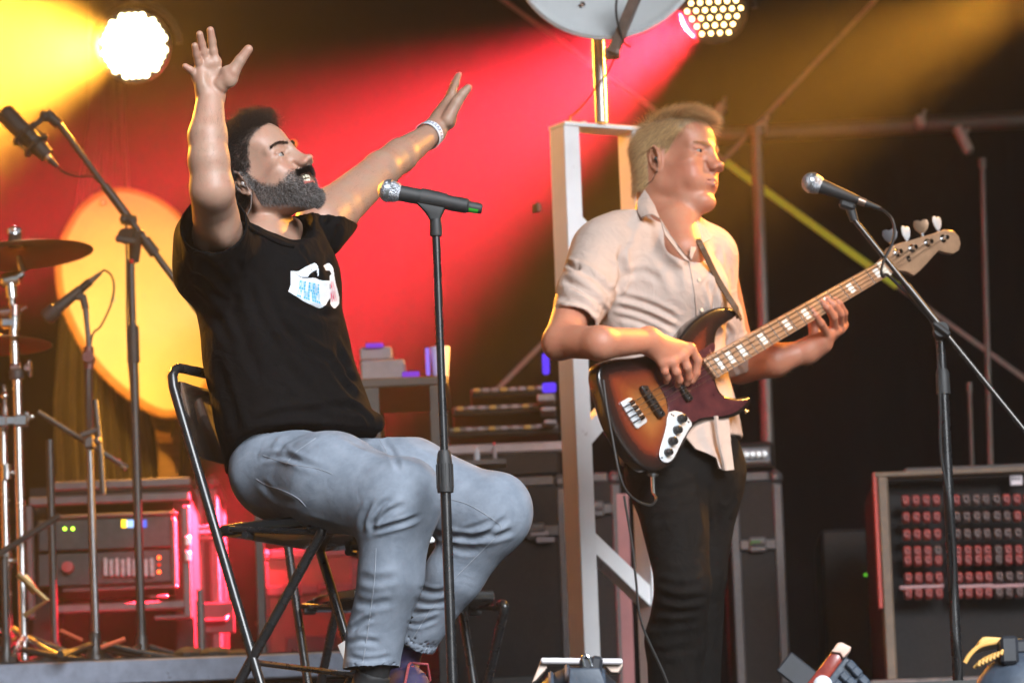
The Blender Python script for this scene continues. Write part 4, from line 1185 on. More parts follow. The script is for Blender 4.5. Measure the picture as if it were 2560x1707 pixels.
def armF(s):
    s.cap(farA[0], farA[1], .058, .054, k=.012); s.cap(farA[1], farA[2], .054, .0415, k=.012); s.cap(farA[2], farA[3], .0415, .0385, k=.012); s.cap(farA[3], farA[4], .0385, .0245, k=.012)
    w = farA[4]; F_ = lambda pts, rs: s.chain([S(*p) for p in pts], rs, k=.006)
    for (a, b, c, r) in ((1122, 256, .615, .0135), (1120, 256, .635, .013), (1118, 258, .655, .0125), (1115, 262, .672, .0115)):
        s.cap(w, S(a, b, c), .022, r, k=.014)
    s.ell(S(1124, 292, .598), (.017, .022, .030), k=.012)
    F_([(1122, 256, .615), (1131, 232, .625), (1140, 208, .640), (1149, 186, .652)], [.0105, .0088, .0076, .0058])
    F_([(1120, 256, .635), (1129, 230, .650), (1137, 206, .668), (1144, 188, .680)], [.0105, .0088, .0076, .0058])
    F_([(1118, 258, .655), (1126, 234, .672), (1133, 214, .690), (1138, 198, .702)], [.0100, .0085, .0074, .0056])
    F_([(1115, 262, .672), (1121, 244, .690), (1126, 230, .704), (1130, 218, .715)], [.0090, .0078, .0066, .0052])
    F_([(1118, 302, .575), (1141, 258, .578), (1156, 236, .580), (1171, 220, .582)], [.0165, .0135, .0115, .0092])
lo, hi = bb(farA + [S(1160, 170, .74)], .075)
vf, ff_ = arm(lo, hi, .0024, armF)
V_, F_, k0 = [vhw, vn, vf], [fh, fn_ + len(vhw), ff_ + len(vhw) + len(vn)], 0
z_ = lambda a, n: np.concatenate([a, np.zeros(n)])
fl = np.zeros(len(vn) + len(vf))
# fingertips and palms are redder
for pts in ((526, 76), (499, 86), (487, 115), (463, 166), (621, 124)):
    q = np.array(S(*pts, -.40)); fl[:len(vn)] += .9 * np.exp(-(np.linalg.norm(vn - q, axis=1) / .018) ** 2)
bodyA = qmesh("body", np.concatenate(V_), np.concatenate(F_), m_skinA, singer,
              dict(stubble=z_(attrA["stubble"], len(fl)), lips=z_(attrA["lips"], len(fl)), flush=np.clip(np.concatenate([attrA["flush"], fl]), 0, 1)))
eyes(HA, singer, m_iris, (1, .05, .10))
earphone(HA, singer, m_earc, -1)
# teeth
b = MB()
for i in range(-4, 5):
    x = .0985 - .0012 * i * i * .75
    b.box(HA.w((x, i * .0062, -.0475)), (.0045, .0064, .0085), HA.R @ Matrix.Rotation(-i * .16, 3, 'Z'), bev=.0014)
    b.box(HA.w((x - .003, i * .0055, -.0570)), (.0045, .0056, .006), HA.R @ Matrix.Rotation(-i * .16, 3, 'Z'), bev=.0014)
b.obj("teeth", m_teeth, singer)
# hair, beard, brows as strands
m_hairA = hair_mat("hair_dark_brown", (.010, .0065, .005), .45); m_beardG = hair_mat("beard_grey", (.24, .225, .22), .5, .6); m_beardD = hair_mat("beard_dark", (.018, .014, .013), .5)
def loc_mask(fn):
    def g(c, n):
        q = HA.ln(c); return fn(q[:, 0], q[:, 1], q[:, 2])
    return g
R3 = HA.Rn
p, n = sample(vhw, fh, loc_mask(scalp_mask), 15000, 3)
q = HA.ln(p); back = np.stack([-.6 + 0 * q[:, 0], 0 * q[:, 0], -.35 + .9 * (q[:, 2] > .1)], 1) @ R3.T
strands("hair", p, n * .6 + back * .7, .023, .00026, m_hairA, singer, 4, curl=.35, jitter=.28, seed=2)
def topf(x, y, z): return scalp_mask(x, y, z) * sstep(.09, .115, z) * sstep(.0, .04, x)
p, n = sample(vhw, fh, loc_mask(topf), 3000, 4)
strands("fringe_curls", p, n * 1.0 + (np.array((.75, 0, .25)) @ R3.T), .052, .00024, hair_mat("hair_curl", (.030, .016, .010), .4), singer, 8, curl=1.5, curlw=1.6, jitter=.35, seed=5)
bd = lambda q: np.stack([.25 + 0 * q[:, 0], 0 * q[:, 0], -.9 + 0 * q[:, 0]], 1) @ R3.T
p, n = sample(vhw, fh, loc_mask(lambda x, y, z: beard_mask(x, y, z) * (1 - .75 * sstep(.082, .094, x) * sstep(-.05, -.045, z))), 5200, 6)
L = HA.ln(p); ln_ = .0060 + .0045 * sstep(-.04, -.10, L[:, 2]) * sstep(.0, .06, L[:, 0])
strands("beard", p, n * .7 + bd(L) * .75, ln_, .00024, m_beardG, singer, 4, curl=.4, jitter=.3, seed=7)
p, n = sample(vhw, fh, loc_mask(lambda x, y, z: beard_mask(x, y, z)), 5200, 8)
L = HA.ln(p); ln_ = .0055 + .0045 * sstep(-.04, -.10, L[:, 2]) * sstep(.0, .06, L[:, 0])
strands("beard", p, n * .6 + bd(L) * .8, ln_, .00025, m_beardD, singer, 4, curl=.4, jitter=.3, seed=9)
p, n = sample(vhw, fh, loc_mask(lambda x, y, z: ((x > .08) & (z > -.0385) & (z < -.0275) & (np.abs(y) < .03)) * 1.0), 3200, 10)
strands("moustache", p, n * .35 + np.sign(HA.ln(p)[:, 1:2]) * (np.array((-.1, 1, 0)) @ R3.T) * .5 + bd(HA.ln(p)) * .55, .011, .00026, m_beardD, singer, 3, jitter=.25, seed=11)
def browf(x, y, z):
    a = np.abs(y); zc_ = np.interp(a, [.008, .02, .034, .050], [.0405, .0440, .0455, .0410]); return ((x > .06) & (a > .008) & (a < .050) & (np.abs(z - zc_) < .0030)) * 1.0
p, n = sample(vhw, fh, loc_mask(browf), 620, 12)
strands("eyebrow", p, n * .3 + np.sign(HA.ln(p)[:, 1:2]) * (np.array((0, 1, .15)) @ R3.T), .009, .00026, m_hairA, singer, 3, jitter=.2, seed=13)
# fine hair on the forearms
def forearm(c, n):
    pp = projn(c); return ((pp[:, 1] > 270) & (pp[:, 1] < 470)) * 1.0
p, n = sample(vn, fn_, forearm, 700, 14); strands("arm_hair", p, n * .6 + np.array((0, 0, .8)), .010, .00009, m_hairA, singer, 3, jitter=.4, seed=15)
p, n = sample(vf, ff_, lambda c, n: (projn(c)[:, 0] < 1060) * 1.0, 500, 16); strands("arm_hair", p, n * .6 + np.array((.8, .3, .4)), .010, .00009, m_hairA, singer, 3, jitter=.4, seed=17)

# --- T-shirt
m_tee = mat("black_cotton", (.0032, .003, .0034), .9, var=.3, vscale=70, bump=.35, bscale=700, spec=.08, crumple=.35, cscale=16)
sT = SDF(*bb([S(425, 470, -.36), S(1000, 1215, .42), S(425, 1215, .42), S(980, 1215, -.36)], .01), .0042)
tq = .80
for (a, ra, b_, rb) in (((664, 645, .0), .150, (668, 735, .0), .180), ((668, 735, .0), .180, (692, 885, 0), .184), ((692, 885, 0), .184, (722, 1015, 0), .188), ((722, 1015, 0), .188, (752, 1110, 0), .190)):
    sT.cap(S(*a), S(*b_), ra, rb, k=.02, flat=(FW, tq))
sT.cap(S(590, 610, -.10), S(760, 570, .12), .062, .058, k=.05)
sT.cap(S(690, 700, -.05), S(738, 690, .04), .092, .092, k=.04)
# sleeves
n1 = (nearA[2] - nearA[1]).normalized(); e1 = S(533, 560, -.285)
sT.cap(S(556, 655, -.13), e1, .092, .0735, k=.05, clip=True); sT.cap(S(490, 690, -.09), S(500, 590, -.17), .045, .05, k=.05)
sT.cap(e1 - n1 * .055, e1 + n1 * .05, .0675, .069, k=.003, op='-')
n2 = (farA[2] - farA[1]).normalized(); e2 = S(833, 530, .235)
sT.cap(S(786, 568, .14), e2, .076, .0655, k=.02, clip=True)
sT.cap(e2 - n2 * .04, e2 + n2 * .05, .0595, .061, k=.003, op='-')
# neck hole
sT.ell(S(690, 540, .0), (.080, .082, .076), R=rotm((.85, -.25, .45)), k=.008, op='-'); sT.cap(S(636, 500, -.16), S(742, 545, -.12), .054, .054, k=.012, op='-'); sT.cap(S(633, 503, -.085), S(735, 548, -.05), .058, .056, k=.012, op='-')
# roll of cloth over the belly and the hem
sT.cap(S(885, 1052, -.06), S(935, 1058, -.02), .035, .024, k=.03)
sT.cap(S(752, 1110, 0), S(738, 1190, 0), .190, .172, k=.03, flat=(FW, tq))
hd = (FW * .165 + V((0, 0, .102))).normalized(); hn = LT.cross(hd); hn = hn if hn.z < 0 else -hn
sT.cut_below(S(588, 1184, 0), hn, S(800, 1088, 0), V((0, 0, -1)))
vt, ft = sT.nets(); vt = relax(vt, ft, 3, .5)
vt = folds(vt, ft, [
    ([(610, 640), (640, 760), (700, 880)], 13, 5), ([(640, 660), (690, 790), (770, 900)], 13, 5), ([(560, 690), (600, 830), (660, 960)], 14, 4), ([(700, 900), (780, 980), (870, 1020)], 14, 5),
    ([(770, 620), (790, 680), (805, 720)], 7, 3), ([(800, 590), (815, 640), (822, 690)], 7, 3), ([(830, 590), (825, 630), (818, 660)], 7, 3), ([(850, 560), (835, 610), (822, 640)], 7, 2), ([(745, 610), (770, 650), (800, 700)], 5, 3),
    ([(770, 760), (820, 785), (850, 785)], 8, 5), ([(700, 740), (770, 775), (830, 800)], 10, 5), ([(690, 800), (770, 870), (845, 905)], 10, 5), ([(840, 870), (865, 920), (885, 960)], 8, 7), ([(855, 830), (880, 890), (905, 910)], 7, 6), ([(860, 930), (890, 955), (910, 985)], 7, 6), ([(820, 900), (865, 965), (905, 1010)], 8, 6),
    ([(760, 1030), (840, 1015), (920, 1030)], 9, 6), ([(650, 1050), (740, 1030), (840, 1040)], 10, 5), ([(870, 1010), (905, 1030), (930, 1060)], 6, 5),
    ([(480, 640), (520, 660), (570, 720)], 10, 5), ([(470, 690), (510, 700), (560, 760)], 9, 5), ([(500, 760), (545, 800), (590, 880)], 12, 4), ([(540, 900), (570, 990), (600, 1090)], 12, 4), ([(590, 640), (600, 700), (590, 780)], 10, 4), ([(870, 510), (840, 540), (810, 570)], 7, 4), ([(840, 490), (810, 530), (790, 590)], 7, 4)], 1 / 1160)
# the open hem is thin cloth
tee = qmesh("t_shirt", vt, ft, m_tee, singer)
bT = bvh_of(vt, ft)
# collar rib
ring = []
for a, c in ((604, 556), (622, 568), (648, 584), (676, 598), (705, 610), (735, 616)):
    h_ = onto(bT, a, c, .002)
    if h_: ring.append(h_)
if len(ring) > 3:
    b = MB(); b.tube(cr(ring, 5), .0042, 8); b.obj("collar", m_tee, tee)
# sleeve hem stitching
# print on the chest
def inpoly(x, y, poly):
    c = np.zeros(x.shape, bool); j = len(poly) - 1
    for i in range(len(poly)):
        xi, yi = poly[i]; xj, yj = poly[j]
        c ^= ((yi > y) != (yj > y)) & (x < (xj - xi) * (y - yi) / (yj - yi + 1e-9) + xi); j = i
    return c
def decal(name, bvh, poly, m, par, off=.0012, step=1.6, mask=None):
    poly = np.array(poly, float); x0, y0 = poly.min(0) - 1; x1, y1 = poly.max(0) + 1
    xs = np.arange(x0, x1, step); ys = np.arange(y0, y1, step); X, Y = np.meshgrid(xs, ys, indexing='ij')
    ins = inpoly(X, Y, poly)
    if mask is not None: ins &= mask(X, Y)
    idx = {}; vs = []; fs = []
    def vid(i, j):
        if (i, j) not in idx:
            p = onto(bvh, xs[i] - step / 2, ys[j] - step / 2, off)
            idx[(i, j)] = -1 if p is None else len(vs)
            if p is not None: vs.append(p)
        return idx[(i, j)]
    I, J = np.nonzero(ins)
    for i, j in zip(I, J):
        if i + 1 >= len(xs) or j + 1 >= len(ys): continue
        q = (vid(i, j), vid(i + 1, j), vid(i + 1, j + 1), vid(i, j + 1))
        if min(q) >= 0: fs.append(q)
    if not fs: return None
    b = MB(); b.add(vs, fs); return b.obj(name, m, par, smooth=80)
z4 = lambda L: [(710 + a / 10.456, 640 + b_ / 10.453) for a, b_ in L]
m_print = mat("white_screen_print", (.58, .61, .66), .6, var=.04, vscale=90)
decal("shirt_print", bT, z4([(170, 395), (205, 400), (260, 415), (330, 480), (430, 560), (520, 580), (620, 572), (760, 568), (860, 590), (930, 628), (1000, 640), (1195, 636), (1205, 900), (1212, 1110), (1170, 1140), (1100, 1270), (1000, 1340), (930, 1362), (860, 1345), (500, 1175), (330, 1060), (110, 925), (165, 800), (178, 600)]), m_print, tee)
decal("shirt_print", bT, z4([(210, 378), (260, 392), (320, 408), (400, 385), (520, 310), (680, 225), (800, 182), (850, 210), (895, 280), (910, 400), (918, 500), (885, 532), (868, 520), (880, 480), (862, 430), (850, 355), (760, 405), (660, 480), (620, 555), (520, 560), (420, 535), (330, 465)]), m_print, tee)
decal("shirt_print", bT, z4([(1030, 262), (1090, 220), (1150, 195), (1200, 200), (1250, 250), (1290, 330), (1310, 480), (1350, 720), (1410, 930), (1450, 1100), (1455, 1220), (1390, 1320), (1320, 1368), (1260, 1330), (1215, 1250), (1215, 1000), (1205, 760), (1192, 520), (1240, 470), (1200, 380), (1105, 382)]), m_print, tee)
# lettering on the print (distressed block capitals)
_SEG = {'Q': "0,0 0,1 1,1 1,0 0,0|.6,.25 1.1,-.1", 'U': "0,1 0,0 1,0 1,1", 'E': "1,1 0,1 0,0 1,0|0,.5 .8,.5", 'S': "1,1 0,1 0,.5 1,.5 1,0 0,0", 'N': "0,0 0,1 1,0 1,1", 'T': "0,1 1,1|.5,1 .5,0", 'L': "0,1 0,0 1,0", 'O': "0,0 0,1 1,1 1,0 0,0", 'C': "1,1 0,1 0,0 1,0", 'A': "0,0 .5,1 1,0|.2,.4 .8,.4", 'M': "0,0 0,1 .5,.4 1,1 1,0", 'I': ".5,0 .5,1"}
def lettering(name, bvh, txt, quad, m, par, w=.17, off=.0024):
    """quad: pixel corners top-left, top-right, bottom-right, bottom-left"""
    tl, tr, br, bl = [V((*q, 0)) for q in quad]; n = len(txt); b = MB(); cell = 1.0 / n
    def at(u, v):
        p = (tl * (1 - u) + tr * u) * v + (bl * (1 - u) + br * u) * (1 - v); return onto(bvh, p.x, p.y, off)
    for i, ch in enumerate(txt):
        if ch == ' ' or ch not in _SEG: continue
        for line in _SEG[ch].split('|'):
            pts = [tuple(float(t) for t in q.split(',')) for q in line.split()]
            for (xa, ya), (xb, yb) in zip(pts, pts[1:]):
                d = V((xb - xa, yb - ya)); d = d.normalized() if d.length else d; o = V((-d.y, d.x)) * w * .5; e = d * w * .3
                q = [at((i + .12 + .76 * min(1, max(0, cx))) * cell, min(1.02, max(-.02, cy))) for cx, cy in ((xa - e.x + o.x, ya - e.y + o.y), (xb + e.x + o.x, yb + e.y + o.y), (xb + e.x - o.x, yb + e.y - o.y), (xa - e.x - o.x, ya - e.y - o.y))]
                if all(q): b.add(q, [(0, 1, 2, 3)])
    if b.f: return b.obj(name, m, par, smooth=0)
m_cy = mat("cyan_print", (.06, .38, .62), .6, var=.3, vscale=300); m_mg = mat("red_print", (.55, .06, .14), .6, var=.25, vscale=300)
lettering("print_text", bT, "QUE SUENE", z4([(410, 635), (935, 745), (925, 975), (385, 850)]), m_cy, tee, w=.42)
lettering("print_text", bT, "LO QUE ESCU", z4([(375, 880), (925, 985), (965, 1250), (335, 1040)]), m_cy, tee, w=.42)
lettering("print_text", bT, "AN", z4([(1215, 660), (1290, 660), (1330, 870), (1215, 890)]), m_mg, tee, w=.36)
lettering("print_text", bT, "MAN", z4([(1218, 915), (1335, 890), (1385, 1170), (1218, 1200)]), m_mg, tee, w=.36)

# --- jeans
m_jean = mat("washed_denim", (.155, .182, .225), .9, var=.16, vscale=26, bump=.4, bscale=900, spec=.12, col2=(.22, .25, .30), crumple=.16, cscale=15)
m_thread = mat("jeans_stitch", (.25, .27, .31), .8)
sJ = SDF(*bb([S(570, 1060, -.47), S(1350, 1700, .30), S(570, 1700, .3), S(1350, 1060, -.4)], .02), .0046)
Rp = rotm(FW)
sJ.ell(S(735, 1168, .01), (.118, .172, .105), R=Rp, k=.02); sJ.ell(S(695, 1205, .0), (.062, .160, .070), R=Rp, k=.03); sJ.cap(S(742, 1140, 0), S(742, 1070, 0), .150, .150, k=.05, flat=(FW, .75), clip=True)
kn = S(990, 1258, -.375); hipn = S(705, 1192, -.10)
sJ.cap(S(708, 1186, -.10), S(830, 1204, -.25), .098, .1015, k=.04); sJ.cap(S(830, 1204, -.25), kn, .1015, .088, k=.03)
sJ.ell(S(1030, 1225, -.40), (.052, .055, .06), k=.05)
sJ.cap(kn, S(978, 1440, -.35), .084, .0665, k=.03); sJ.cap(S(978, 1440, -.35), S(938, 1590, -.305), .0665, .0605, k=.02); sJ.cap(S(938, 1590, -.305), S(926, 1684, -.295), .0605, .060, k=.01, clip=True)
hipf = S(815, 1158, .09); kf = S(1228, 1286, -.03)
sJ.cap(hipf, S(1020, 1205, .03), .108, .094, k=.04); sJ.cap(S(1020, 1205, .03), kf, .094, .083, k=.03); sJ.ell(S(1255, 1255, -.05), (.05, .055, .055), k=.04)
sJ.cap(kf, S(1136, 1436, .02), .080, .062, k=.03); sJ.cap(S(1136, 1436, .02), S(1062, 1560, .07), .062, .047, k=.02); sJ.cap(S(1062, 1560, .07), S(1036, 1608, .09), .047, .049, k=.01, clip=True)
# seat flattened by the chair, hollow cuffs, waist cut under the shirt
nd = (S(926, 1684, -.295) - S(938, 1590, -.305)).normalized(); sJ.cap(S(930, 1655, -.298), S(926, 1684, -.295) + nd * .05, .054, k=.003, op='-')
nf = (S(1036, 1608, .09) - S(1062, 1560, .07)).normalized(); sJ.cap(S(1048, 1588, .08), S(1036, 1608, .09) + nf * .05, .042, k=.003, op='-')
vj, fj = sJ.nets(); vj = relax(vj, fj, 3, .5)
vj = folds(vj, fj, [
    ([(928, 1327), (968, 1316), (1011, 1304), (1048, 1289)], 6, 7), ([(926, 1331), (934, 1295), (951, 1265), (980, 1242)], 7, 6), ([(932, 1318), (968, 1282), (1014, 1260)], 7, 5), ([(905, 1330), (912, 1290), (930, 1255)], 7, 4),
    ([(1087, 1335), (1147, 1340), (1198, 1341), (1244, 1328)], 7, 7), ([(1190, 1340), (1225, 1325), (1270, 1290)], 7, 5), ([(1195, 1350), (1240, 1340), (1285, 1325)], 7, 4), ([(1150, 1330), (1195, 1315), (1235, 1300)], 7, 4), ([(1120, 1360), (1160, 1375), (1200, 1372)], 8, 3),
    ([(880, 1575), (905, 1555), (930, 1540)], 6, 6), ([(868, 1610), (900, 1600), (950, 1605)], 7, 4), ([(885, 1500), (930, 1510), (985, 1500)], 9, 3), ([(872, 1640), (920, 1650), (980, 1640)], 6, 4), ([(900, 1440), (940, 1450), (1000, 1440)], 10, 3),
    ([(1045, 1470), (1090, 1480), (1130, 1470)], 6, 4), ([(1035, 1500), (1080, 1510), (1120, 1500)], 6, 4), ([(1015, 1555), (1050, 1560), (1090, 1545)], 5, 4), ([(1030, 1530), (1060, 1530), (1100, 1520)], 5, 4),
    ([(690, 1130), (720, 1100), (790, 1085)], 7, 4), ([(650, 1150), (690, 1140), (760, 1150)], 7, 4), ([(860, 1085), (900, 1110), (960, 1130)], 7, 4), ([(700, 1120), (740, 1150), (800, 1170)], 8, 3), ([(650, 1200), (690, 1240), (740, 1260)], 8, 3), ([(760, 1300), (830, 1320), (880, 1335)], 8, 3),
    ([(1000, 1130), (1060, 1150), (1110, 1190)], 10, 3), ([(955, 1100), (980, 1130), (1000, 1180)], 7, 4)], 1 / 1160)
jeans = qmesh("jeans", vj, fj, m_jean, singer)
bJ = bvh_of(vj, fj)
def seam(bvh, pts, r, m, par, name="seam", off=.0004):
    q = [onto(bvh, p.x, p.y, off) for p in cr([V((a, c, 0)) for a, c in pts], 8)]
    q = [p for p in q if p]
    if len(q) > 2:
        b = MB(); b.tube(q, r, 5); return b.obj(name, m, par)
for pts in ([(641, 1197), (666, 1212), (705, 1225), (743, 1244), (764, 1265)], [(658, 1138), (722, 1159), (790, 1170), (832, 1185)], [(926, 1082), (945, 1095), (957, 1112), (968, 1131)],
            [(1130, 1248), (1172, 1261), (1223, 1291), (1253, 1316), (1240, 1342)], [(1236, 1346), (1198, 1384), (1138, 1444), (1109, 1482), (1070, 1533), (1041, 1580), (1028, 1600)], [(940, 1370), (936, 1450), (922, 1560), (905, 1670)], [(712, 1165), (740, 1130), (790, 1095)],
            [(868, 1672), (900, 1684), (950, 1682), (985, 1672)]):
    seam(bJ, pts, .0009, m_thread, jeans)
# belt end glinting behind
b = MB(); b.tube([S(592, 1172, -.12), S(586, 1186, -.1), S(590, 1205, -.08)], .006, 6); b.obj("belt", mat("tan_belt", (.30, .17, .08), .4), singer)
# wristband with capital letters
w0, w1 = S(1064, 345, .548), S(1088, 328, .584); dw = (farA[4] - farA[3]).normalized()
wc = S(1073, 338, .565)
m_band = mat("white_wristband", (.72, .74, .80), .45, var=.03)
b = MB(); b.lathe(wc, dw, [(-.011, .0320), (-.0105, .0335), (.0105, .0315), (.011, .0300)], 32); band = b.obj("wristband", m_band, singer)
u_, v_, d_ = basis(dw); m_ink = mat("blue_ink", (.03, .03, .16), .5)
for k in range(26):
    a = 2 * math.pi * k / 26; b = MB()
    rr = lambda z: .0335 - (z + .011) * .09 + .0006
    def bp(t, z): an = a + (t - .5) * .15; return wc + d_ * z + (u_ * math.cos(an) + v_ * math.sin(an)) * rr(z)
    def stroke(t0, z0, t1, z1, w):
        b.add([bp(t0 - w, z0), bp(t0 + w, z0), bp(t1 + w, z1), bp(t1 - w, z1)], [(0, 1, 2, 3)])
    stroke(.0, -.0065, .5, .0065, .12); stroke(1.0, -.0065, .5, .0065, .12); stroke(.25, -.0025, .75, -.0015, .10)
    b.obj("letter", m_ink, band, smooth=0)
# --- shoes and socks
def shoe(name, ankle, toe, m, sole_m, lace_m, par, sock):
    a, t = V(ankle), V(toe); d = V((t.x - a.x, t.y - a.y, t.z - a.z)); L = d.length; d.normalize()
    up = V((0, 0, 1)); up = (up - d * up.dot(d)).normalized(); sd_ = d.cross(up); R = Matrix((d, sd_, up)).transposed()
    q = lambda x, y, z: a + R @ V((x, y, z))
    lo, hi = bb([a, t, a - d * .1], .13); s = SDF(lo, hi, .0035)
    s.cap(q(-.01, 0, .06), q(-.012, 0, -.02), .038, .040, k=.02); s.cap(q(-.02, 0, -.045), q(.13, 0, -.055), .040, .040, k=.02, flat=(up, .9)); s.cap(q(.06, 0, -.02), q(.13, 0, -.05), .040, .03, k=.03)
    s.half(q(0, 0, -.078), -up, .004); s.half(q(0, 0, .055), up, .004); s.cap(q(-.01, 0, .03), q(-.01, 0, .12), .031, k=.003, op='-')
    v, f = s.nets(); v = relax(v, f, 2); o = qmesh(name, v, f, m, par)
    b = MB(); pts = [q(x, y, -.079) for x, y in ((-.062, -.02), (-.03, -.042), (.06, -.046), (.13, -.044), (.165, -.025), (.172, 0), (.165, .025), (.13, .044), (.06, .046), (-.03, .042), (-.062, .02), (-.066, 0))]
    b.prism(pts, -up * .022, .004); b.obj("sole", sole_m, o)
    for i in range(4):
        x = .035 + i * .022; z = .012 - i * .012; b = MB(); b.tube([q(x, -.022, z - .006), q(x + .008, 0, z + .006), q(x, .022, z - .006)], .0032, 6); b.obj("lace", lace_m, o)
    b = MB(); b.tube([q(.03, 0, .02), q(.05, -.03, .03), q(.055, -.045, -.01)], .003, 6); b.tube([q(.03, 0, .02), q(.06, .02, .035), q(.085, .03, .0)], .003, 6); b.obj("lace", lace_m, o)
    b = MB(); b.cyl(q(-.01, 0, .0), q(-.012, 0, .13), .033, .035, 18); b.obj("sock", sock, o)
    return o
m_sock = mat("black_sock", (.012, .012, .013), .9)
m_shoeP = mat("indigo_sneaker", (.022, .015, .055), .75, var=.25, vscale=50, bump=.4, bscale=400)
m_sole = mat("white_rubber_sole", (.62, .60, .58), .6, var=.08)
shoe("shoe", S(1010, 1655, .12), S(1090, 1790, -.02), m_shoeP, m_sole, mat("lace_red_light", (.30, .05, .06), .6), singer, m_sock)  # lace colour carries the red stage light
shoe("shoe", S(925, 1745, -.29), S(1010, 1790, -.36), mat("black_sneaker", (.015, .015, .016), .7, var=.3, vscale=50), m_sole, m_blk, singer, m_sock)
# ------------------------------------------------------------------ the bassist
YB = 1.4
FB, LB = V((.62, -.785, 0)), V((.785, .62, 0))
def B(px, py, dy=0.0): return P(px, py, YB + dy)
mb_ = mpp(YB)
bassist = thing("person", "fair-haired man in rolled-sleeve beige shirt and black trousers playing a bass guitar", "person", B(1690, 1990, 0))
m_skinB = skin_mat("skin_bassist", (.46, .21, .13), (.48, .165, .10), (.33, .25, .17), (.40, .17, .13))
HB = Head(B(1647, 404, -.07), math.radians(34), math.radians(1), math.radians(-6), (1.04, 1.04, 1.01), o=B(1691, 420, -.0))
neckB = [HB.l(p) for p in (B(1645, 400, .0), B(1648, 480, .0), B(1652, 555, .01), B(1650, 660, .02))]
sB = head_sdf((neckB, [.050, .053, .060, .10]), False, nose=.66, fat=.90, lo=(-.19, -.19, -.30), hi=(.18, .17, .18))
sB.cap(HB.l(B(1650, 590, .01)), HB.l(B(1700, 650, -.05)), .06, .06, k=.05); sB.cap(HB.l(B(1690, 560, -.05)), HB.l(B(1708, 622, -.10)), .05, .045, k=.04)
vb, fb = sB.nets(); vb = relax(vb, fb, 2, .4)
bx, by, bz = vb.T; aby = np.abs(by)
def scalpB(x, y, z):
    front = np.interp(z, [-.06, -.02, .015, .03, .055, .08, .105, .13, .15], [-.030, -.020, .004, .022, .036, .062, .082, .07, .05])
    low = np.where(x < -.025, -.062, .004)
    m = sstep(-.003, .005, front - x) * sstep(-.004, .010, z - low)
    return m * np.where((x > -.030) & (x < .018) & (z < .036) & (np.abs(y) > .067), 0, 1)
sm2 = scalpB(bx, by, bz)
lipsB = ((bx > .088) & (aby < .025) & (bz < -.044) & (bz > -.063)) * .8
attrB = dict(stubble=np.clip(sm2 * .9, 0, 1), lips=lipsB, flush=np.clip(np.exp(-(((bx - .06) / .035) ** 2 + ((aby - .05) / .03) ** 2 + ((bz + .03) / .035) ** 2)) * .9 + .35 * np.exp(-(((bx - .125) / .014) ** 2 + ((bz + .014) / .014) ** 2)), 0, 1))
vbw = HB.wn(vb)
eyes(HB, bassist, m_irisb, (1, .1, .02))
earphone(HB, bassist, m_ear, -1)
m_hairB = hair_mat("hair_blond", (.62, .40, .19), .4, .25); m_hairB2 = hair_mat("hair_blond_dark", (.36, .21, .095), .45, .4)
def locB(fn):
    def g(c, n):
        q = HB.ln(c); return fn(q[:, 0], q[:, 1], q[:, 2])
    return g
def dirB(q): # combed forward on top, down at the sides and back
    top = sstep(.09, .125, q[:, 2]); d = np.stack([.9 * top - .45 * (1 - top), 0 * top, .1 * top - .9 * (1 - top)], 1); return d @ HB.Rn.T
for mm, cnt, sd_ in ((m_hairB, 11000, 21), (m_hairB2, 6000, 22)):
    p, n = sample(vbw, fb, locB(scalpB), cnt, sd_); q = HB.ln(p)
    ln_ = .017 + .018 * sstep(.03, .11, q[:, 2])
    strands("hair", p, n * .42 + dirB(q) * .95, ln_, .00027, mm, bassist, 5, curl=.12, jitter=.16, seed=sd_)
p, n = sample(vbw, fb, locB(lambda x, y, z: scalpB(x, y, z) * sstep(.10, .118, z) * sstep(.02, .05, x)), 1500, 23); q = HB.ln(p)
strands("fringe", p, n * .55 + np.array((.9, -.15, .1)) @ HB.Rn.T, .046, .00027, m_hairB, bassist, 6, curl=.2, grav=.75, jitter=.18, seed=24)
def browB(x, y, z):
    a = np.abs(y); zc_ = np.interp(a, [.008, .02, .034, .050], [.037, .0405, .042, .038]); return ((x > .06) & (a > .008) & (a < .050) & (np.abs(z - zc_) < .003)) * 1.0
p, n = sample(vbw, fb, locB(browB), 420, 25); strands("eyebrow", p, n * .3 + np.sign(HB.ln(p)[:, 1:2]) * (np.array((0, 1, .1)) @ HB.Rn.T), .008, .0002, m_hairB, bassist, 3, jitter=.2, seed=26)
# a little of the upper teeth
b = MB()
for i in range(-3, 4): b.box(HB.w((.0985 - .0009 * i * i, i * .0062, -.0512)), (.004, .0062, .004), HB.R, bev=.001)
b.obj("teeth", m_teeth, bassist)
# --- bass plane
BN = V((.62, -.785, .06)).normalized(); BP = B(1600, 950, -.27)
def G(px, py, off=0.0): return Ppl(px, py, BP + BN * off, BN)
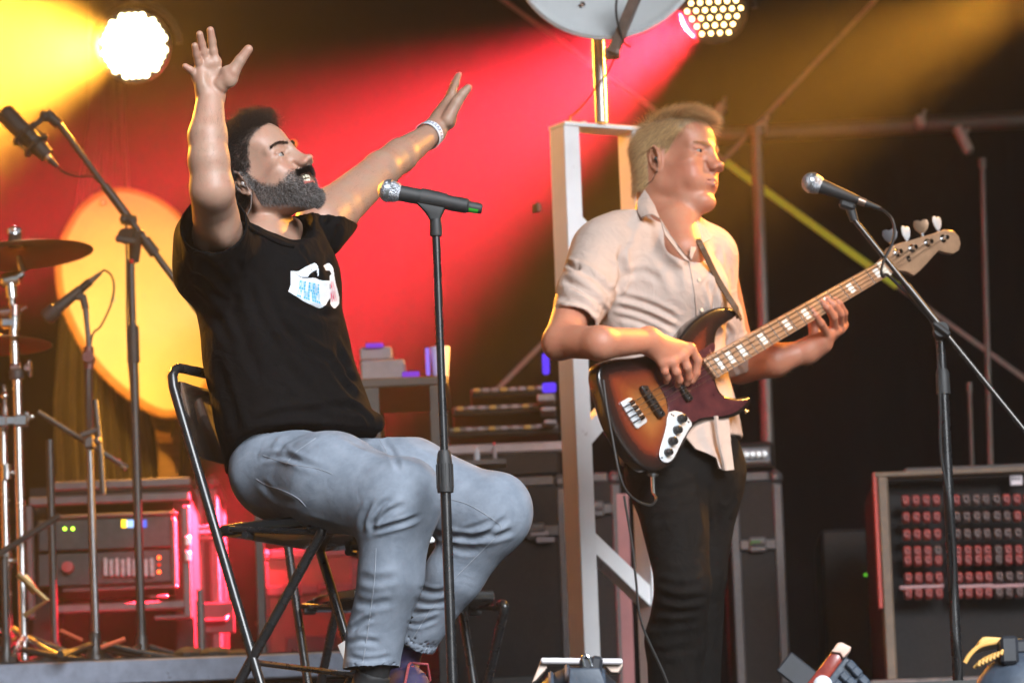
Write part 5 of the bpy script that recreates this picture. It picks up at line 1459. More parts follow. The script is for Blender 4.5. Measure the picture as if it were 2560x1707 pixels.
# --- arms
rA = [B(1492, 640, -.11), B(1440, 760, -.21), B(1402, 852, -.31), B(1500, 858, -.395), G(1622, 852, .040)]
def armR(s):
    s.cap(rA[0], rA[1], .052, .049, k=.02); s.cap(rA[1], rA[2], .049, .041, k=.02); s.ell(B(1392, 866, -.31), (.030, .03, .030), k=.02)
    s.cap(rA[2], rA[3], .0405, .0395, k=.015); s.cap(rA[3], rA[4], .0395, .0285, k=.015)
    w = rA[4]; K = [G(1726, 872, .048), G(1706, 890, .050), G(1681, 905, .048), G(1655, 905, .042)]
    for k_, r in zip(K, (.0135, .0135, .013, .012)): s.cap(w, k_, .0255, r, k=.014, flat=(BN, .8))
    for a, c in zip(K, K[1:]): s.cap(a, c, .012, k=.008)
    s.cap(w, G(1664, 880, .03), .027, .024, k=.014)
    C_ = lambda pts, rs: s.chain([G(*p) for p in pts], rs, k=.005)
    C_([(1726, 872, .048), (1744, 900, .046), (1740, 932, .034), (1730, 952, .022)], [.0125, .0108, .0098, .0086])
    C_([(1706, 890, .050), (1718, 918, .050), (1722, 942, .036), (1717, 958, .022)], [.0125, .0108, .0098, .0086])
    C_([(1681, 905, .048), (1691, 930, .048), (1698, 950, .036), (1694, 962, .022)], [.0120, .0104, .0094, .0082])
    C_([(1655, 905, .042), (1662, 928, .040), (1668, 944, .028), (1666, 954, .018)], [.0105, .0092, .0084, .0074])
    C_([(1660, 868, .030), (1690, 868, .018), (1712, 878, .014), (1730, 886, .014)], [.016, .0125, .0105, .009])
lo, hi = bb(rA + [G(1750, 960, .06)], .07); vr, fr_ = arm(lo, hi, .0023, armR)
lA = [B(1795, 700, .12), B(1850, 915, .21), B(1935, 900, .16), G(2018, 878, -.075)]
def armL(s):
    s.cap(lA[0], lA[1], .05, .042, k=.02); s.cap(lA[1], lA[2], .042, .041, k=.015); s.cap(lA[2], lA[3], .040, .0275, k=.015)
    w = lA[3]; K = [G(2070, 838, -.020), G(2086, 828, -.030), G(2099, 820, -.042), G(2107, 812, -.055)]
    for k_, r in zip(K, (.0135, .0135, .0135, .0125)): s.cap(w, k_, .0250, r, k=.014)
    for a, c in zip(K, K[1:]): s.cap(a, c, .013, k=.008)
    s.cap(w, G(2056, 858, -.045), .027, .026, k=.015)
    C_ = lambda pts, rs: s.chain([G(*p) for p in pts], rs, k=.004)
    C_([(2070, 838, -.020), (2052, 808, .010), (2038, 788, .016), (2025, 769, .011)], [.0118, .0100, .0090, .0078])
    C_([(2086, 828, -.030), (2084, 792, .010), (2067, 768, .022), (2049, 749, .012)], [.0118, .0104, .0094, .0080])
    C_([(2099, 820, -.042), (2100, 784, .006), (2084, 762, .022), (2061, 743, .012)], [.0118, .0104, .0094, .0080])
    C_([(2107, 812, -.055), (2110, 782, -.008), (2098, 758, .014), (2076, 741, .010)], [.0108, .0096, .0086, .0074])
    C_([(2040, 850, -.055), (2034, 812, -.058), (2040, 778, -.052), (2050, 762, -.046)], [.017, .0135, .0115, .0095])
lo, hi = bb(lA + [G(2120, 730, .03), G(2060, 760, -.07)], .06); vl, fl_ = arm(lo, hi, .0023, armL)
nn_ = len(vr) + len(vl)
flb = np.zeros(nn_); flb[:] = .25
qmesh("body", np.concatenate([vbw, vr, vl]), np.concatenate([fb, fr_ + len(vbw), fl_ + len(vbw) + len(vr)]), m_skinB, bassist,
      dict(stubble=z_(attrB["stubble"], nn_), lips=z_(attrB["lips"], nn_), flush=np.concatenate([attrB["flush"], flb])))
p, n = sample(vr, fr_, lambda c, n: (projn(c)[:, 0] < 1630) * (projn(c)[:, 1] > 820) * 1.0, 500, 27); strands("arm_hair", p, n * .6 + np.array((.7, -.2, -.3)), .009, .00008, m_hairB, bassist, 3, jitter=.4, seed=28)
p, n = sample(vl, fl_, lambda c, n: (projn(c)[:, 0] < 2030) * 1.0, 600, 29); strands("arm_hair", p, n * .7 + np.array((.7, 0, -.2)), .009, .00008, m_hairB, bassist, 3, jitter=.4, seed=30)
# --- shirt
m_shirt = mat("beige_shirt", (.50, .385, .33), .85, var=.07, vscale=12, bump=.3, bscale=800, spec=.15, crumple=.32, cscale=18)
sS = SDF(*bb([B(1370, 480, -.45), B(1875, 1200, .33), B(1370, 1200, .33), B(1875, 480, -.4)], .015), .0042)
for (a, ra, b_, rb) in (((1640, 660, .0), .165, (1652, 760, .0), .178), ((1652, 760, .0), .178, (1662, 900, 0), .165), ((1662, 900, 0), .165, (1690, 1050, .0), .170), ((1690, 1050, .0), .170, (1712, 1160, .0), .178)):
    sS.cap(B(*a), B(*b_), ra, rb, k=.02, flat=(FB, .66))
sS.cap(B(1540, 612, -.09), B(1760, 640, .10), .062, .060, k=.05); sS.cap(B(1640, 560, .01), B(1540, 610, -.08), .05, .05, k=.05); sS.cap(B(1660, 570, .02), B(1770, 630, .10), .045, .05, k=.05)
sS.cap(B(1690, 720, -.07), B(1735, 730, -.03), .085, .085, k=.06)
nR = (rA[1] - rA[0]).normalized(); eR = B(1436, 806, -.262); nR2 = (eR - B(1458, 740, -.20)).normalized()
sS.cap(B(1500, 630, -.10), B(1462, 735, -.195), .074, .066, k=.04); sS.cap(B(1462, 735, -.195), eR, .066, .0535, k=.02, clip=True)
sS.cap(eR - nR2 * .034, eR, .0570, .0555, k=.004, clip=True, clipa=True)
sS.cap(eR - nR2 * .05, eR + nR2 * .05, .0485, .0495, k=.003, op='-')
nL = (lA[1] - B(1795, 790, .14)).normalized(); eL = B(1846, 918, .205)
sS.cap(B(1772, 648, .11), B(1798, 790, .145), .066, .056, k=.04); sS.cap(B(1798, 790, .145), eL, .055, .050, k=.02, clip=True)
sS.cap(eL - nL * .07, eL, .0545, .056, k=.004, clip=True, clipa=True); sS.cap(eL - nL * .05, eL + nL * .06, .046, .048, k=.003, op='-')
# open collar
sS.ell(B(1660, 525, .0), (.072, .074, .062), R=rotm((.6, -.6, .35)), k=.006, op='-')
sS.cap(B(1690, 540, -.12), B(1722, 640, -.14), .036, .006, k=.008, op='-')
sS.cap(B(1640, 500, -.10), B(1700, 520, -.10), .050, .045, k=.01, op='-')
# hem: tail hanging lower at the front right
sS.half(B(1700, 1130, 0), V((.25, -.05, -1)).normalized(), .005)
vs_, fs_ = sS.nets(); vs_ = relax(vs_, fs_, 3, .5)
vs_ = folds(vs_, fs_, [
    ([(1530, 735), (1560, 690), (1540, 630)], 8, 6), ([(1545, 750), (1550, 680), (1555, 610)], 7, 5), ([(1420, 665), (1480, 690), (1530, 740)], 8, 6), ([(1412, 655), (1435, 668), (1450, 664)], 6, 8), ([(1405, 700), (1450, 720), (1510, 770)], 8, 7), ([(1395, 745), (1450, 755), (1505, 790)], 8, 6),
    ([(1388, 775), (1430, 772), (1480, 790)], 6, 5), ([(1384, 790), (1430, 787), (1490, 803)], 5, 4), ([(1490, 760), (1510, 775), (1505, 800)], 6, 5),
    ([(1540, 740), (1620, 760), (1700, 800)], 7, 5), ([(1535, 765), (1620, 790), (1700, 830)], 7, 5), ([(1540, 790), (1600, 805), (1680, 845)], 7, 4), ([(1560, 690), (1610, 680), (1650, 700)], 9, 4), ([(1640, 620), (1680, 680), (1700, 730)], 12, 3),
    ([(1790, 620), (1795, 700), (1790, 780)], 7, 6), ([(1805, 660), (1808, 730), (1800, 800)], 6, 5), ([(1770, 700), (1785, 760), (1780, 820)], 7, 6), ([(1800, 800), (1825, 830), (1820, 860)], 6, 5),
    ([(1740, 1060), (1760, 1100), (1790, 1140)], 8, 4), ([(1730, 1080), (1745, 1110), (1770, 1135)], 7, 4), ([(1830, 890), (1850, 930), (1860, 955)], 6, 3), ([(1650, 850), (1700, 880), (1760, 900)], 9, 4)], mb_)
shirt = qmesh("shirt", vs_, fs_, m_shirt, bassist)
bS = bvh_of(vs_, fs_)
# placket edge and buttons
q = [onto(bS, p.x, p.y, .0015) for p in cr([V((1723, 652, 0)), V((1735, 720, 0)), V((1741, 780, 0)), V((1743, 840, 0)), V((1742, 900, 0))], 6)]
q = [p for p in q if p]
b = MB(); b.tube(q, .0022, 6); b.obj("placket", m_shirt, shirt)
for (px, py) in ((1716, 628), (1748, 700), (1754, 775)):
    p = onto(bS, px, py, .002)
    if p: b = MB(); b.lathe(p, BN, [(-.002, .0052), (.0015, .005), (.002, .003), (.0012, 0)], 12); b.obj("button", mat("pearl_button", (.6, .52, .42), .3), shirt)
def flap(pts, th, name="collar"):
    """collar leaf: outline points (px,py,dy) -> closed, slightly thick sheet"""
    w = [B(*p) for p in pts]; c = sum(w, V()) / len(w); n_ = V()
    for i in range(len(w)): n_ += (w[i] - c).cross(w[(i + 1) % len(w)] - c)
    n_.normalize(); n_ = n_ if n_.y < 0 else -n_
    k = len(w); vs = [p + n_ * th / 2 for p in w] + [p - n_ * th / 2 for p in w] + [c + n_ * (th / 2 + .004), c - n_ * (th / 2 - .004)]; f = []
    for i in range(k):
        j = (i + 1) % k; f += [(i, j, 2 * k), (j + k, i + k, 2 * k + 1), (i, i + k, j + k, j)]
    b = MB(); b.add(vs, f); return b.obj(name, m_shirt, shirt, smooth=50)
flap([(1612, 476, -.055), (1622, 490, -.075), (1637, 515, -.105), (1650, 548, -.150), (1631, 536, -.150), (1618, 538, -.150), (1603, 545, -.135), (1594, 530, -.11), (1593, 505, -.08)], .004)
flap([(1650, 546, -.150), (1664, 572, -.170), (1698, 618, -.190), (1724, 654, -.185), (1712, 650, -.19), (1690, 624, -.195), (1662, 588, -.180)], .004, "placket_fold")
flap([(1736, 548, -.075), (1752, 562, -.072), (1781, 588, -.060), (1774, 600, -.085), (1750, 612, -.115), (1733, 628, -.140), (1728, 650, -.165), (1724, 640, -.165), (1727, 600, -.125)], .004)
# shirt tail hanging beside the bass
tail = [(1700, 1050, -.165), (1712, 1090, -.165), (1738, 1122, -.16), (1765, 1132, -.15), (1790, 1145, -.135), (1797, 1170, -.13), (1812, 1176, -.12), (1834, 1174, -.10), (1826, 1110, -.095), (1820, 1030, -.09), (1760, 1010, -.135)]
flap(tail, .005, "shirt_tail"); 
q = [B(1790, 1040, -.150), B(1797, 1100, -.148), B(1808, 1150, -.136), B(1812, 1173, -.128)]
b = MB(); b.tube(cr(q, 5), [.006] * 16, 6); b.obj("tail_fold", m_shirt, shirt)
# --- trousers and shoes
m_trs = mat("black_jeans", (.0055, .005, .0048), .85, var=.35, vscale=30, bump=.5, bscale=700, spec=.12, crumple=.3, cscale=18)
fl_z = .0
sP = SDF(*bb([B(1560, 1030, -.30), B(1850, 2040, .30), B(1560, 2040, .3), B(1850, 1030, -.3)], .03), .0052)
sP.cap(B(1690, 1040, .0), B(1712, 1170, .0), .150, .160, k=.03, flat=(FB, .72))
sP.cap(B(1672, 1180, -.06), B(1708, 1462, -.13), .098, .064, k=.03); sP.cap(B(1708, 1462, -.13), B(1690, 1600, -.05), .066, .072, k=.02); sP.cap(B(1690, 1600, -.05), V((B(1680, 1700, 0).x, YB + .0, .09)), .072, .058, k=.02)
sP.cap(B(1768, 1180, .05), B(1752, 1440, .02), .088, .060, k=.03); sP.cap(B(1752, 1440, .02), V((B(1740, 1700, 0).x, YB + .14, .09)), .060, .05, k=.02)
vp, fp = sP.nets(); vp = relax(vp, fp, 3, .5)
vp = folds(vp, fp, [([(1640, 1480), (1700, 1500), (1770, 1490)], 8, 3.5), ([(1640, 1450), (1700, 1465), (1765, 1455)], 8, 2.5), ([(1630, 1515), (1690, 1530), (1760, 1525)], 8, 3.5), ([(1650, 1420), (1700, 1430), (1760, 1420)], 9, 2), ([(1610, 1560), (1680, 1560), (1750, 1550)], 9, 2.5),
    ([(1745, 1190), (1760, 1260), (1775, 1340)], 7, 2.5), ([(1640, 1230), (1700, 1220), (1750, 1200)], 9, 2.5), ([(1620, 1300), (1680, 1290), (1740, 1250)], 10, 2), ([(1605, 1620), (1670, 1630), (1740, 1610)], 9, 2)], mb_)
qmesh("trousers", vp, fp, m_trs, bassist)
shoe("shoe", V((B(1680, 1700, 0).x, YB + .0, .085)), V((B(1680, 1700, 0).x + .13, YB - .16, .07)), MATS["black_sneaker"], m_rub, m_blk, bassist, m_sock)
shoe("shoe", V((B(1740, 1700, 0).x, YB + .14, .085)), V((B(1740, 1700, 0).x + .16, YB + .0, .07)), MATS["black_sneaker"], m_rub, m_blk, bassist, m_sock)

# ------------------------------------------------------------------ bass guitar
bass = thing("bass_guitar", "sunburst four-string bass guitar with chrome control plate and pale maple neck", "bass guitar", G(1650, 1000))
c8 = lambda L: [(1460 + a / 3.137, 720 + b_ / 3.137) for a, b_ in L]
outl = c8([(1208, 190), (1190, 228), (1120, 272), (1062, 320), (1040, 380), (1036, 450), (1030, 520), (1000, 600), (1030, 690), (1042, 735), (1060, 785), (1095, 832), (1160, 856), (1230, 858), (1288, 846), (1312, 862), (1308, 910), (1270, 958), (1200, 1000), (1100, 1024), (1000, 1032), (925, 1046), (872, 1078), (822, 1150), (780, 1240), (732, 1328), (680, 1388), (610, 1426), (545, 1434), (472, 1410), (400, 1352), (330, 1270), (270, 1180), (220, 1080), (182, 980), (150, 870), (122, 770), (108, 680), (122, 608), (165, 572), (250, 552), (340, 546), (440, 535), (540, 508), (640, 462), (735, 400), (830, 282), (900, 222), (980, 172), (1060, 148), (1140, 146), (1188, 160)])
m_burst = bpy.data.materials.new("sunburst_lacquer"); m_burst.use_nodes = True
def _burst(m):
    nt = m.node_tree; n = nt.nodes; l = nt.links; b = n["Principled BSDF"]
    a = n.new("ShaderNodeAttribute"); a.attribute_name = "edge"
    tc = n.new("ShaderNodeTexCoord"); mp = n.new("ShaderNodeMapping"); mp.inputs["Rotation"].default_value = (0, .55, 0); mp.inputs["Scale"].default_value = (6, 40, 40)
    nz = n.new("ShaderNodeTexNoise"); nz.inputs["Scale"].default_value = 3; nz.inputs["Detail"].default_value = 6; l.new(tc.outputs["Object"], mp.inputs[0]); l.new(mp.outputs[0], nz.inputs["Vector"])
    ad = n.new("ShaderNodeMath"); ad.operation = 'MULTIPLY_ADD'; ad.inputs[1].default_value = .06; l.new(nz.outputs["Fac"], ad.inputs[0]); l.new(a.outputs["Fac"], ad.inputs[2])
    r = n.new("ShaderNodeValToRGB"); e = r.color_ramp.elements
    e[0].position = .10; e[0].color = (.012, .008, .007, 1); e[1].position = 1.0; e[1].color = (.30, .11, .03, 1)
    for p_, c_ in ((.30, (.03, .010, .008)), (.48, (.16, .028, .012)), (.72, (.20, .05, .015))):
        q = e.new(p_); q.color = (*c_, 1)
    l.new(ad.outputs[0], r.inputs["Fac"]); l.new(r.outputs["Color"], b.inputs["Base Color"])
    b.inputs["Roughness"].default_value = .22; b.inputs["Coat Weight"].default_value = .7; b.inputs["Coat Roughness"].default_value = .12
_burst(m_burst)
ro = [G(a, c_) for a, c_ in outl]; ring = crc(ro, 2); TH = .042
def dist_poly(p, poly):
    d = 1e9
    for i in range(len(poly)):
        a, c_ = poly[i - 1], poly[i]; ab = c_ - a; t_ = max(0, min(1, (p - a).dot(ab) / (ab.length_squared + 1e-12))); d = min(d, (p - a - ab * t_).length)
    return d
# front face: grid of points inside the outline, so that the burst can follow the edge distance
b = MB(); b.prism(ring, -BN * TH, .008)
me = b.mesh("body", None, 60)
# add interior support for the colour: triangulate face finely
bm = bmesh.new(); bm.from_mesh(me)
big = [f for f in bm.faces if len(f.verts) > 10]
res = bmesh.ops.triangulate(bm, faces=big)
for _ in range(4):
    fe = {e for f in bm.faces if len(f.verts) == 3 for e in f.edges if e.calc_length() > .022}
    if not fe: break
    bmesh.ops.subdivide_edges(bm, edges=list(fe), cuts=1, use_grid_fill=False); bmesh.ops.triangulate(bm, faces=[f for f in bm.faces if len(f.verts) > 4])
bm.to_mesh(me); bm.free()
at = me.attributes.new("edge", 'FLOAT', 'POINT')
for i, v in enumerate(me.vertices):
    h_ = (v.co - BP).dot(BN); d_ = dist_poly(v.co - BN * h_, ring)
    at.data[i].value = 0 if h_ < -.009 else min(1, d_ / .105)
me.materials.append(m_burst); me.shade_smooth(); me.set_sharp_from_angle(angle=math.radians(40))
o = bpy.data.objects.new("body", me); COL.objects.link(o); parent(o, bass)
def plate(name, L, off, th, m, bev=.0008, par=bass, sm=2, conv=c8):
    r = [G(a, c_, off + th) for a, c_ in conv(L)]; r = crc(r, sm) if sm else r
    b = MB(); b.prism(r, -BN * th, bev); return b.obj(name, m, par)
m_tort = mat("tortoise_plate", (.045, .014, .018), .16, var=.5, vscale=22, coat=.6, col2=(.10, .028, .03), wear=(.28, .12, .09), wthr=.64, wscale=26)
plate("pickguard", [(562, 640), (556, 690), (580, 740), (618, 810), (650, 880), (664, 960), (672, 974), (772, 976), (846, 1050), (910, 1022), (1000, 1008), (1098, 1002), (1180, 976), (1246, 930), (1284, 888), (1278, 872), (1214, 878), (1140, 872), (1080, 846), (1040, 792), (1022, 735), (1004, 700), (960, 640), (934, 575), (1010, 520), (1030, 470), (1018, 425), (960, 460), (880, 510), (760, 560), (640, 590)], .0004, .0025, m_tort)
cp = plate("control_plate", [(668, 972), (768, 974), (846, 1056), (830, 1098), (784, 1176), (744, 1256), (704, 1332), (662, 1366), (618, 1358), (594, 1318), (601, 1250), (625, 1170), (650, 1075)], .0036, .002, mat("chrome_plate", (.80, .83, .86), .32, metal=.35, var=.05, vscale=30), .0008)
for (a, c_, r) in ((757, 1028, 37), (722, 1115, 35), (685, 1203, 36), (650, 1290, 31)):
    p = G(*c8([(a, c_)])[0], .0056); s_ = r / 3.137 * mb_
    b = MB(); b.lathe(p, BN, [(0, s_), (.010, s_ * .96), (.015, s_ * .86), (.016, s_ * .6), (.016, 0)], 20); b.lathe(p + BN * .016, BN, [(0, s_ * .12), (.0012, s_ * .1), (.0013, 0)], 8); b.obj("knob", mat("black_knob", (.016, .017, .018), .25, var=.2, vscale=80), bass)
for (a, c_) in ((685, 990), (818, 1050), (610, 1330), (700, 1000)):
    p = G(*c8([(a, c_)])[0], .0056); b = MB(); b.lathe(p, BN, [(0, .003), (.001, .0026), (.0011, 0)], 8); b.obj("screw", m_chrome, bass)
br = plate("bridge", [(295, 890), (352, 858), (376, 862), (495, 1030), (494, 1050), (425, 1100), (408, 1094), (294, 908)], .0004, .005, mat("chrome_bridge", (.78, .80, .83), .3, metal=.45), .001, sm=0)
for i in range(4):
    t_ = (i + .5) / 4; a, c_ = 352 + (455 - 352) * t_, 885 + (1042 - 885) * t_
    p = G(*c8([(a, c_)])[0], .010); dn_ = (G(*c8([(a + 30, c_ - 17)])[0], .010) - p).normalized(); b = MB(); b.cyl(p - dn_ * .006, p + dn_ * .010, .0065, n=12); b.cyl(p - dn_ * .026, p - dn_ * .006, .0016, n=6); b.obj("saddle", m_chrome, br)
m_pick = mat("black_pickup", (.014, .014, .015), .3, var=.2, vscale=60)
for L in ([(455, 772), (470, 760), (505, 765), (516, 790), (640, 978), (640, 1000), (612, 1012), (590, 998), (470, 812)], [(760, 772), (772, 762), (790, 765), (862, 858), (856, 876), (822, 884), (808, 870)]):
    pk = plate("pickup", L, .003, .012, m_pick, .002, sm=0)
    (xa, ya), (xb, yb) = ((485, 790), (620, 990)) if L[0][0] < 500 else ((775, 780), (840, 868))
    for i in range(8 if L[0][0] < 500 else 5):
        t_ = (i + .3) / (7.6 if L[0][0] < 500 else 4.6); p = G(*c8([(xa + (xb - xa) * t_, ya + (yb - ya) * t_)])[0], .015); b = MB(); b.lathe(p, BN, [(0, .0032), (.0014, .003), (.0015, 0)], 8); b.obj("pole_piece", m_chrome, pk)
# neck
c4 = lambda L: [(1960 + a / 3.136, 380 + b_ / 3.136) for a, b_ in L]
m_maple = mat("maple_neck", (.36, .21, .125), .35, var=.18, vscale=30, coat=.4, aniso=(1, 1, 1))
hT, hBt, nT, nB = (1758, 899), (1792, 946), (2199, 656), (2224, 688)
q4 = [G(*hT, .018), G(*nT, .018), G(*nB, .018), G(*hBt, .018)]
b = MB(); b.prism(q4, -BN * .020, .0025); b.obj("neck", m_maple, bass)
# rounded back of the neck
b = MB(); pa0, pa1 = (q4[0] + q4[3]) / 2 - BN * .0215, (q4[1] + q4[2]) / 2 - BN * .0195
b.tube([pa0 + (pa1 - pa0) * t_ for t_ in (.12, .3, .5, .7, .9, 1.0)], [.0195, .019, .0185, .018, .0175, .015], 14); b.obj("neck_back", m_maple, bass)
def fb_(u, v, off=.0185):
    t_ = (hT[0] + (nT[0] - hT[0]) * u, hT[1] + (nT[1] - hT[1]) * u); w_ = (hBt[0] + (nB[0] - hBt[0]) * u, hBt[1] + (nB[1] - hBt[1]) * u)
    return G(t_[0] + (w_[0] - t_[0]) * v, t_[1] + (w_[1] - t_[1]) * v, off)
# perspective-true fret positions: real distances along the neck from the nut
L0 = (fb_(1, .5) - fb_(0, .5)).length; scale_l = L0 / (1 - 2 ** (-20 / 12.0)) * .985
def fu(k): return 1 - (scale_l * (1 - 2 ** (-k / 12.0))) / L0
m_fret = mat("fret_wire", (.6, .58, .55), .25, metal=1.0)
for k in range(1, 21):
    u = max(.012, fu(k)); b = MB(); b.tube([fb_(u, .01), fb_(u, .99)], .0013, 6); b.obj("fret", m_fret, bass)
m_inlay = mat("pearl_inlay", (.85, .86, .82), .2, var=.15, vscale=60, coat=.5)
for k in (1, 3, 5, 7, 9, 12, 15, 17, 19):
    u0, u1 = max(.015, fu(k)), fu(k - 1); um = (u0 + u1) / 2; w_ = min(.34 * (u1 - u0), .013); r = [fb_(um - w_, .22, .0186), fb_(um + w_, .22, .0186), fb_(um + w_, .78, .0186), fb_(um - w_, .78, .0186)]
    b = MB(); b.prism(r, -BN * .0005); b.obj("inlay", m_inlay, bass)
b = MB(); b.prism([fb_(.985, -.02, .021), fb_(1.012, -.02, .021), fb_(1.012, 1.02, .021), fb_(.985, 1.02, .021)], -BN * .012, .0008); b.obj("nut", mat("bone_nut", (.75, .73, .65), .4), bass)
m_brc = mat("bright_nickel", (.80, .83, .86), .3, metal=.3, var=.05)
hd_ = c4([(748, 866), (790, 815), (806, 785), (830, 746), (900, 716), (1000, 690), (1100, 660), (1200, 630), (1258, 607), (1330, 616), (1374, 660), (1388, 720), (1375, 768), (1332, 798), (1272, 790), (1222, 770), (1182, 808), (1120, 878), (1070, 930), (1022, 968), (965, 938), (900, 928), (862, 945), (828, 950)])
b = MB(); b.prism([G(a, c_, .006) for a, c_ in hd_], -BN * .016, .003); b.obj("headstock", m_maple, bass)
for i, ((a, c_), (pa_, pb2), mm) in enumerate((((880, 790), (832, 655), mat("shaded_tuner", (.12, .12, .13), .35, metal=.7)), ((997, 755), (955, 632), m_brc), ((1120, 712), (1075, 582), mat("amber_lit_tuner", (.35, .22, .14), .3, metal=.9)), ((1243, 680), (1200, 555), m_brc))):  # light painted into the keys: one dimmed, two bright, one amber
    p = G(*c4([(a, c_)])[0], .006); k_ = G(*c4([(pa_, pb2)])[0], -.006)
    b = MB(); b.lathe(p, BN, [(0, .0105), (.002, .0105), (.003, .0055), (.016, .005), (.017, .0065), (.019, .006), (.0192, 0)], 16); tn = b.obj("tuner_post", m_chrome, bass)
    u_ = (k_ - p); u_ = (u_ - BN * u_.dot(BN)).normalized(); s_ = u_.cross(BN)
    n2_ = (BN * .9 + s_ * (.25 if i % 2 else -.9)).normalized(); s2_ = u_.cross(n2_).normalized()
    e = [(-.62, -.004), (-.55, -.012), (-.15, -.017), (.12, -.0125), (.30, -.0185), (.62, -.016), (.85, -.0), (.62, .016), (.30, .0185), (.12, .0125), (-.15, .017), (-.55, .012), (-.62, .004)]
    sh = [(-.021, -.0035), (-.016, -.008), (-.008, -.016), (.004, -.0195), (.014, -.017), (.0165, -.008), (.0125, -.0), (.0165, .008), (.014, .017), (.004, .0195), (-.008, .016), (-.016, .008), (-.021, .0035)]
    b = MB(); b.prism([k_ + u_ * x + s2_ * y + n2_ * .0015 for x, y in sh], -n2_ * .003, .0008); b.obj("tuner_key", mm, tn)
    b = MB(); b.cyl(p + u_ * .012 - BN * .012, k_ - u_ * .018, .0042, n=10); b.obj("tuner_shaft", m_chrome, tn)
p = G(*c4([(972, 838)])[0], .006); b = MB(); b.lathe(p, BN, [(0, .0075), (.003, .0075), (.0035, .005), (.0035, .002), (.0025, 0)], 14); b.obj("string_tree", m_chrome, bass)
m_str = mat("steel_string", (.42, .34, .28), .3, metal=1.0)
posts = [(880, 790), (997, 755), (1120, 712), (1243, 680)]
for i in range(4):
    v = .14 + .24 * i; a, c_ = 352 + (455 - 352) * (i + .5) / 4, 885 + (1042 - 885) * (i + .5) / 4
    # string order: lowest string nearest the player
    b = MB(); b.tube([G(*c8([(a, c_)])[0], .017), fb_(0, v, .0235), fb_(1.0, v, .0215), G(*c4([posts[i]])[0], .016)], .00125 - .00018 * i, 5); b.obj("string", m_str, bass)
for (a, c_) in ((1192, 190), (1262, 955)):
    p = G(*c8([(a, c_)])[0], -.02); b = MB(); b.lathe(p, (V((.6, 0, .5)) if a < 1200 else V((.7, 0, -.7))), [(0, .003), (.004, .003), (.006, .006), (.008, .006), (.0085, 0)], 12); b.obj("strap_button", mat("brass_button", (.7, .5, .25), .3, metal=1), bass)
# strap: over the player's left shoulder to the upper horn
m_lstrap = mat("brown_strap", (.085, .045, .022), .6, var=.3, vscale=60, wear=(.2, .12, .06), wthr=.66, wscale=60)
sp = cr([B(1640, 560, .09), B(1700, 566, .02), B(1738, 590, -.09), B(1752, 612, -.135), B(1790, 690, -.10), B(1820, 740, -.085), B(1842, 775, -.075), G(1849, 795, -.03), G(1842, 782, -.03)], 6)
b = MB()
for i in range(len(sp) - 1): 
    b.beam(sp[i], sp[i + 1] + (sp[i + 1] - sp[i]) * .1, .016, .004, up=(.3, -1, .2), bev=.0012)
b.obj("strap", m_lstrap, bass)
# jack plug and cable
m_cable = mat("black_cable", (.012, .012, .012), .5)
j0, j1 = G(1632, 1186, -.02), G(1634, 1232, -.03)
cab = thing("instrument_cable", "thin black lead with a chrome plug hanging from the bass guitar", "cable", j1)
b = MB(); b.cyl(j0, G(1632, 1192, -.02), .016, .012, 14); b.obj("jack_plate", m_chrome, bass)
b = MB(); b.cyl(G(1632, 1190, -.022), j1, .0062, .0058, 12); b.obj("plug", m_chrome, cab)
b = MB(); b.tube(cr([j1, B(1640, 1248, -.36), B(1625, 1262, -.38), B(1590, 1250, -.40), B(1562, 1220, -.42), B(1545, 1170, -.43), B(1530, 1090, -.43), B(1517, 1020, -.43), B(1508, 950, -.42)], 6), .0032, 6)
b.tube(cr([B(1560, 1240, -.41), B(1580, 1360, -.44), B(1590, 1450, -.45), B(1605, 1560, -.48), B(1670, 1710, -.50), V((B(1700, 1720).x, YB - .5, .006))], 6), .0032, 6); b.obj("lead", m_cable, cab)
# ------------------------------------------------------------------ white steel tower with the small dish on top
m_white = mat("chipped_white_paint", (.80, .80, .82), .5, var=.05, vscale=9, wear=(.20, .15, .12), wthr=.66, wscale=16)
YT_ = 2.2
ta = math.radians(30); tn = V((math.sin(ta), -math.cos(ta), 0)); tx = V((math.cos(ta), math.sin(ta), 0))
T0 = P(1428, 900, YT_)
def T(px, py, off=0.0): return Ppl(px, py, T0 + tn * off, tn)
RT3 = Matrix((tx, -tn, V((0, 0, 1)))).transposed()
tower = thing("white_tower", "narrow white steel frame tower with zigzag braces left of the bassist, carrying a small dish", "tower", V((T(1450, 1000).x, YT_, 0)))
ztop = T(1450, 306).z
def channel(pc, w, dep, z0, z1, name="post"):
    """open channel: front plate and two flanges; pc = centre of the front face"""
    b = MB(); zc_, L = (z0 + z1) / 2, z1 - z0
    b.box(V((pc.x, pc.y, zc_)) - tn * .0025, (w, .005, L), RT3, bev=.001)
    for s_ in (-1, 1): b.box(V((pc.x, pc.y, zc_)) - tn * (dep / 2 + .005) + tx * (s_ * (w / 2 - .0026)), (.005, dep, L), RT3, bev=.001)
    return b.obj(name, m_white, tower)
pl_, pr_ = T(1429, 320), T(1600, 320)
wpost = .046
channel(pl_, wpost, .072, .004, ztop - .012); channel(pr_, wpost, .072, .004, ztop - .012)
b = MB(); mid = (pl_ + pr_) / 2; wid = (pr_ - pl_).length + wpost
b.box(V((mid.x, mid.y, ztop - .006)) - tn * .038, (wid, .084, .011), RT3, bev=.001); b.obj("top_plate", m_white, tower)
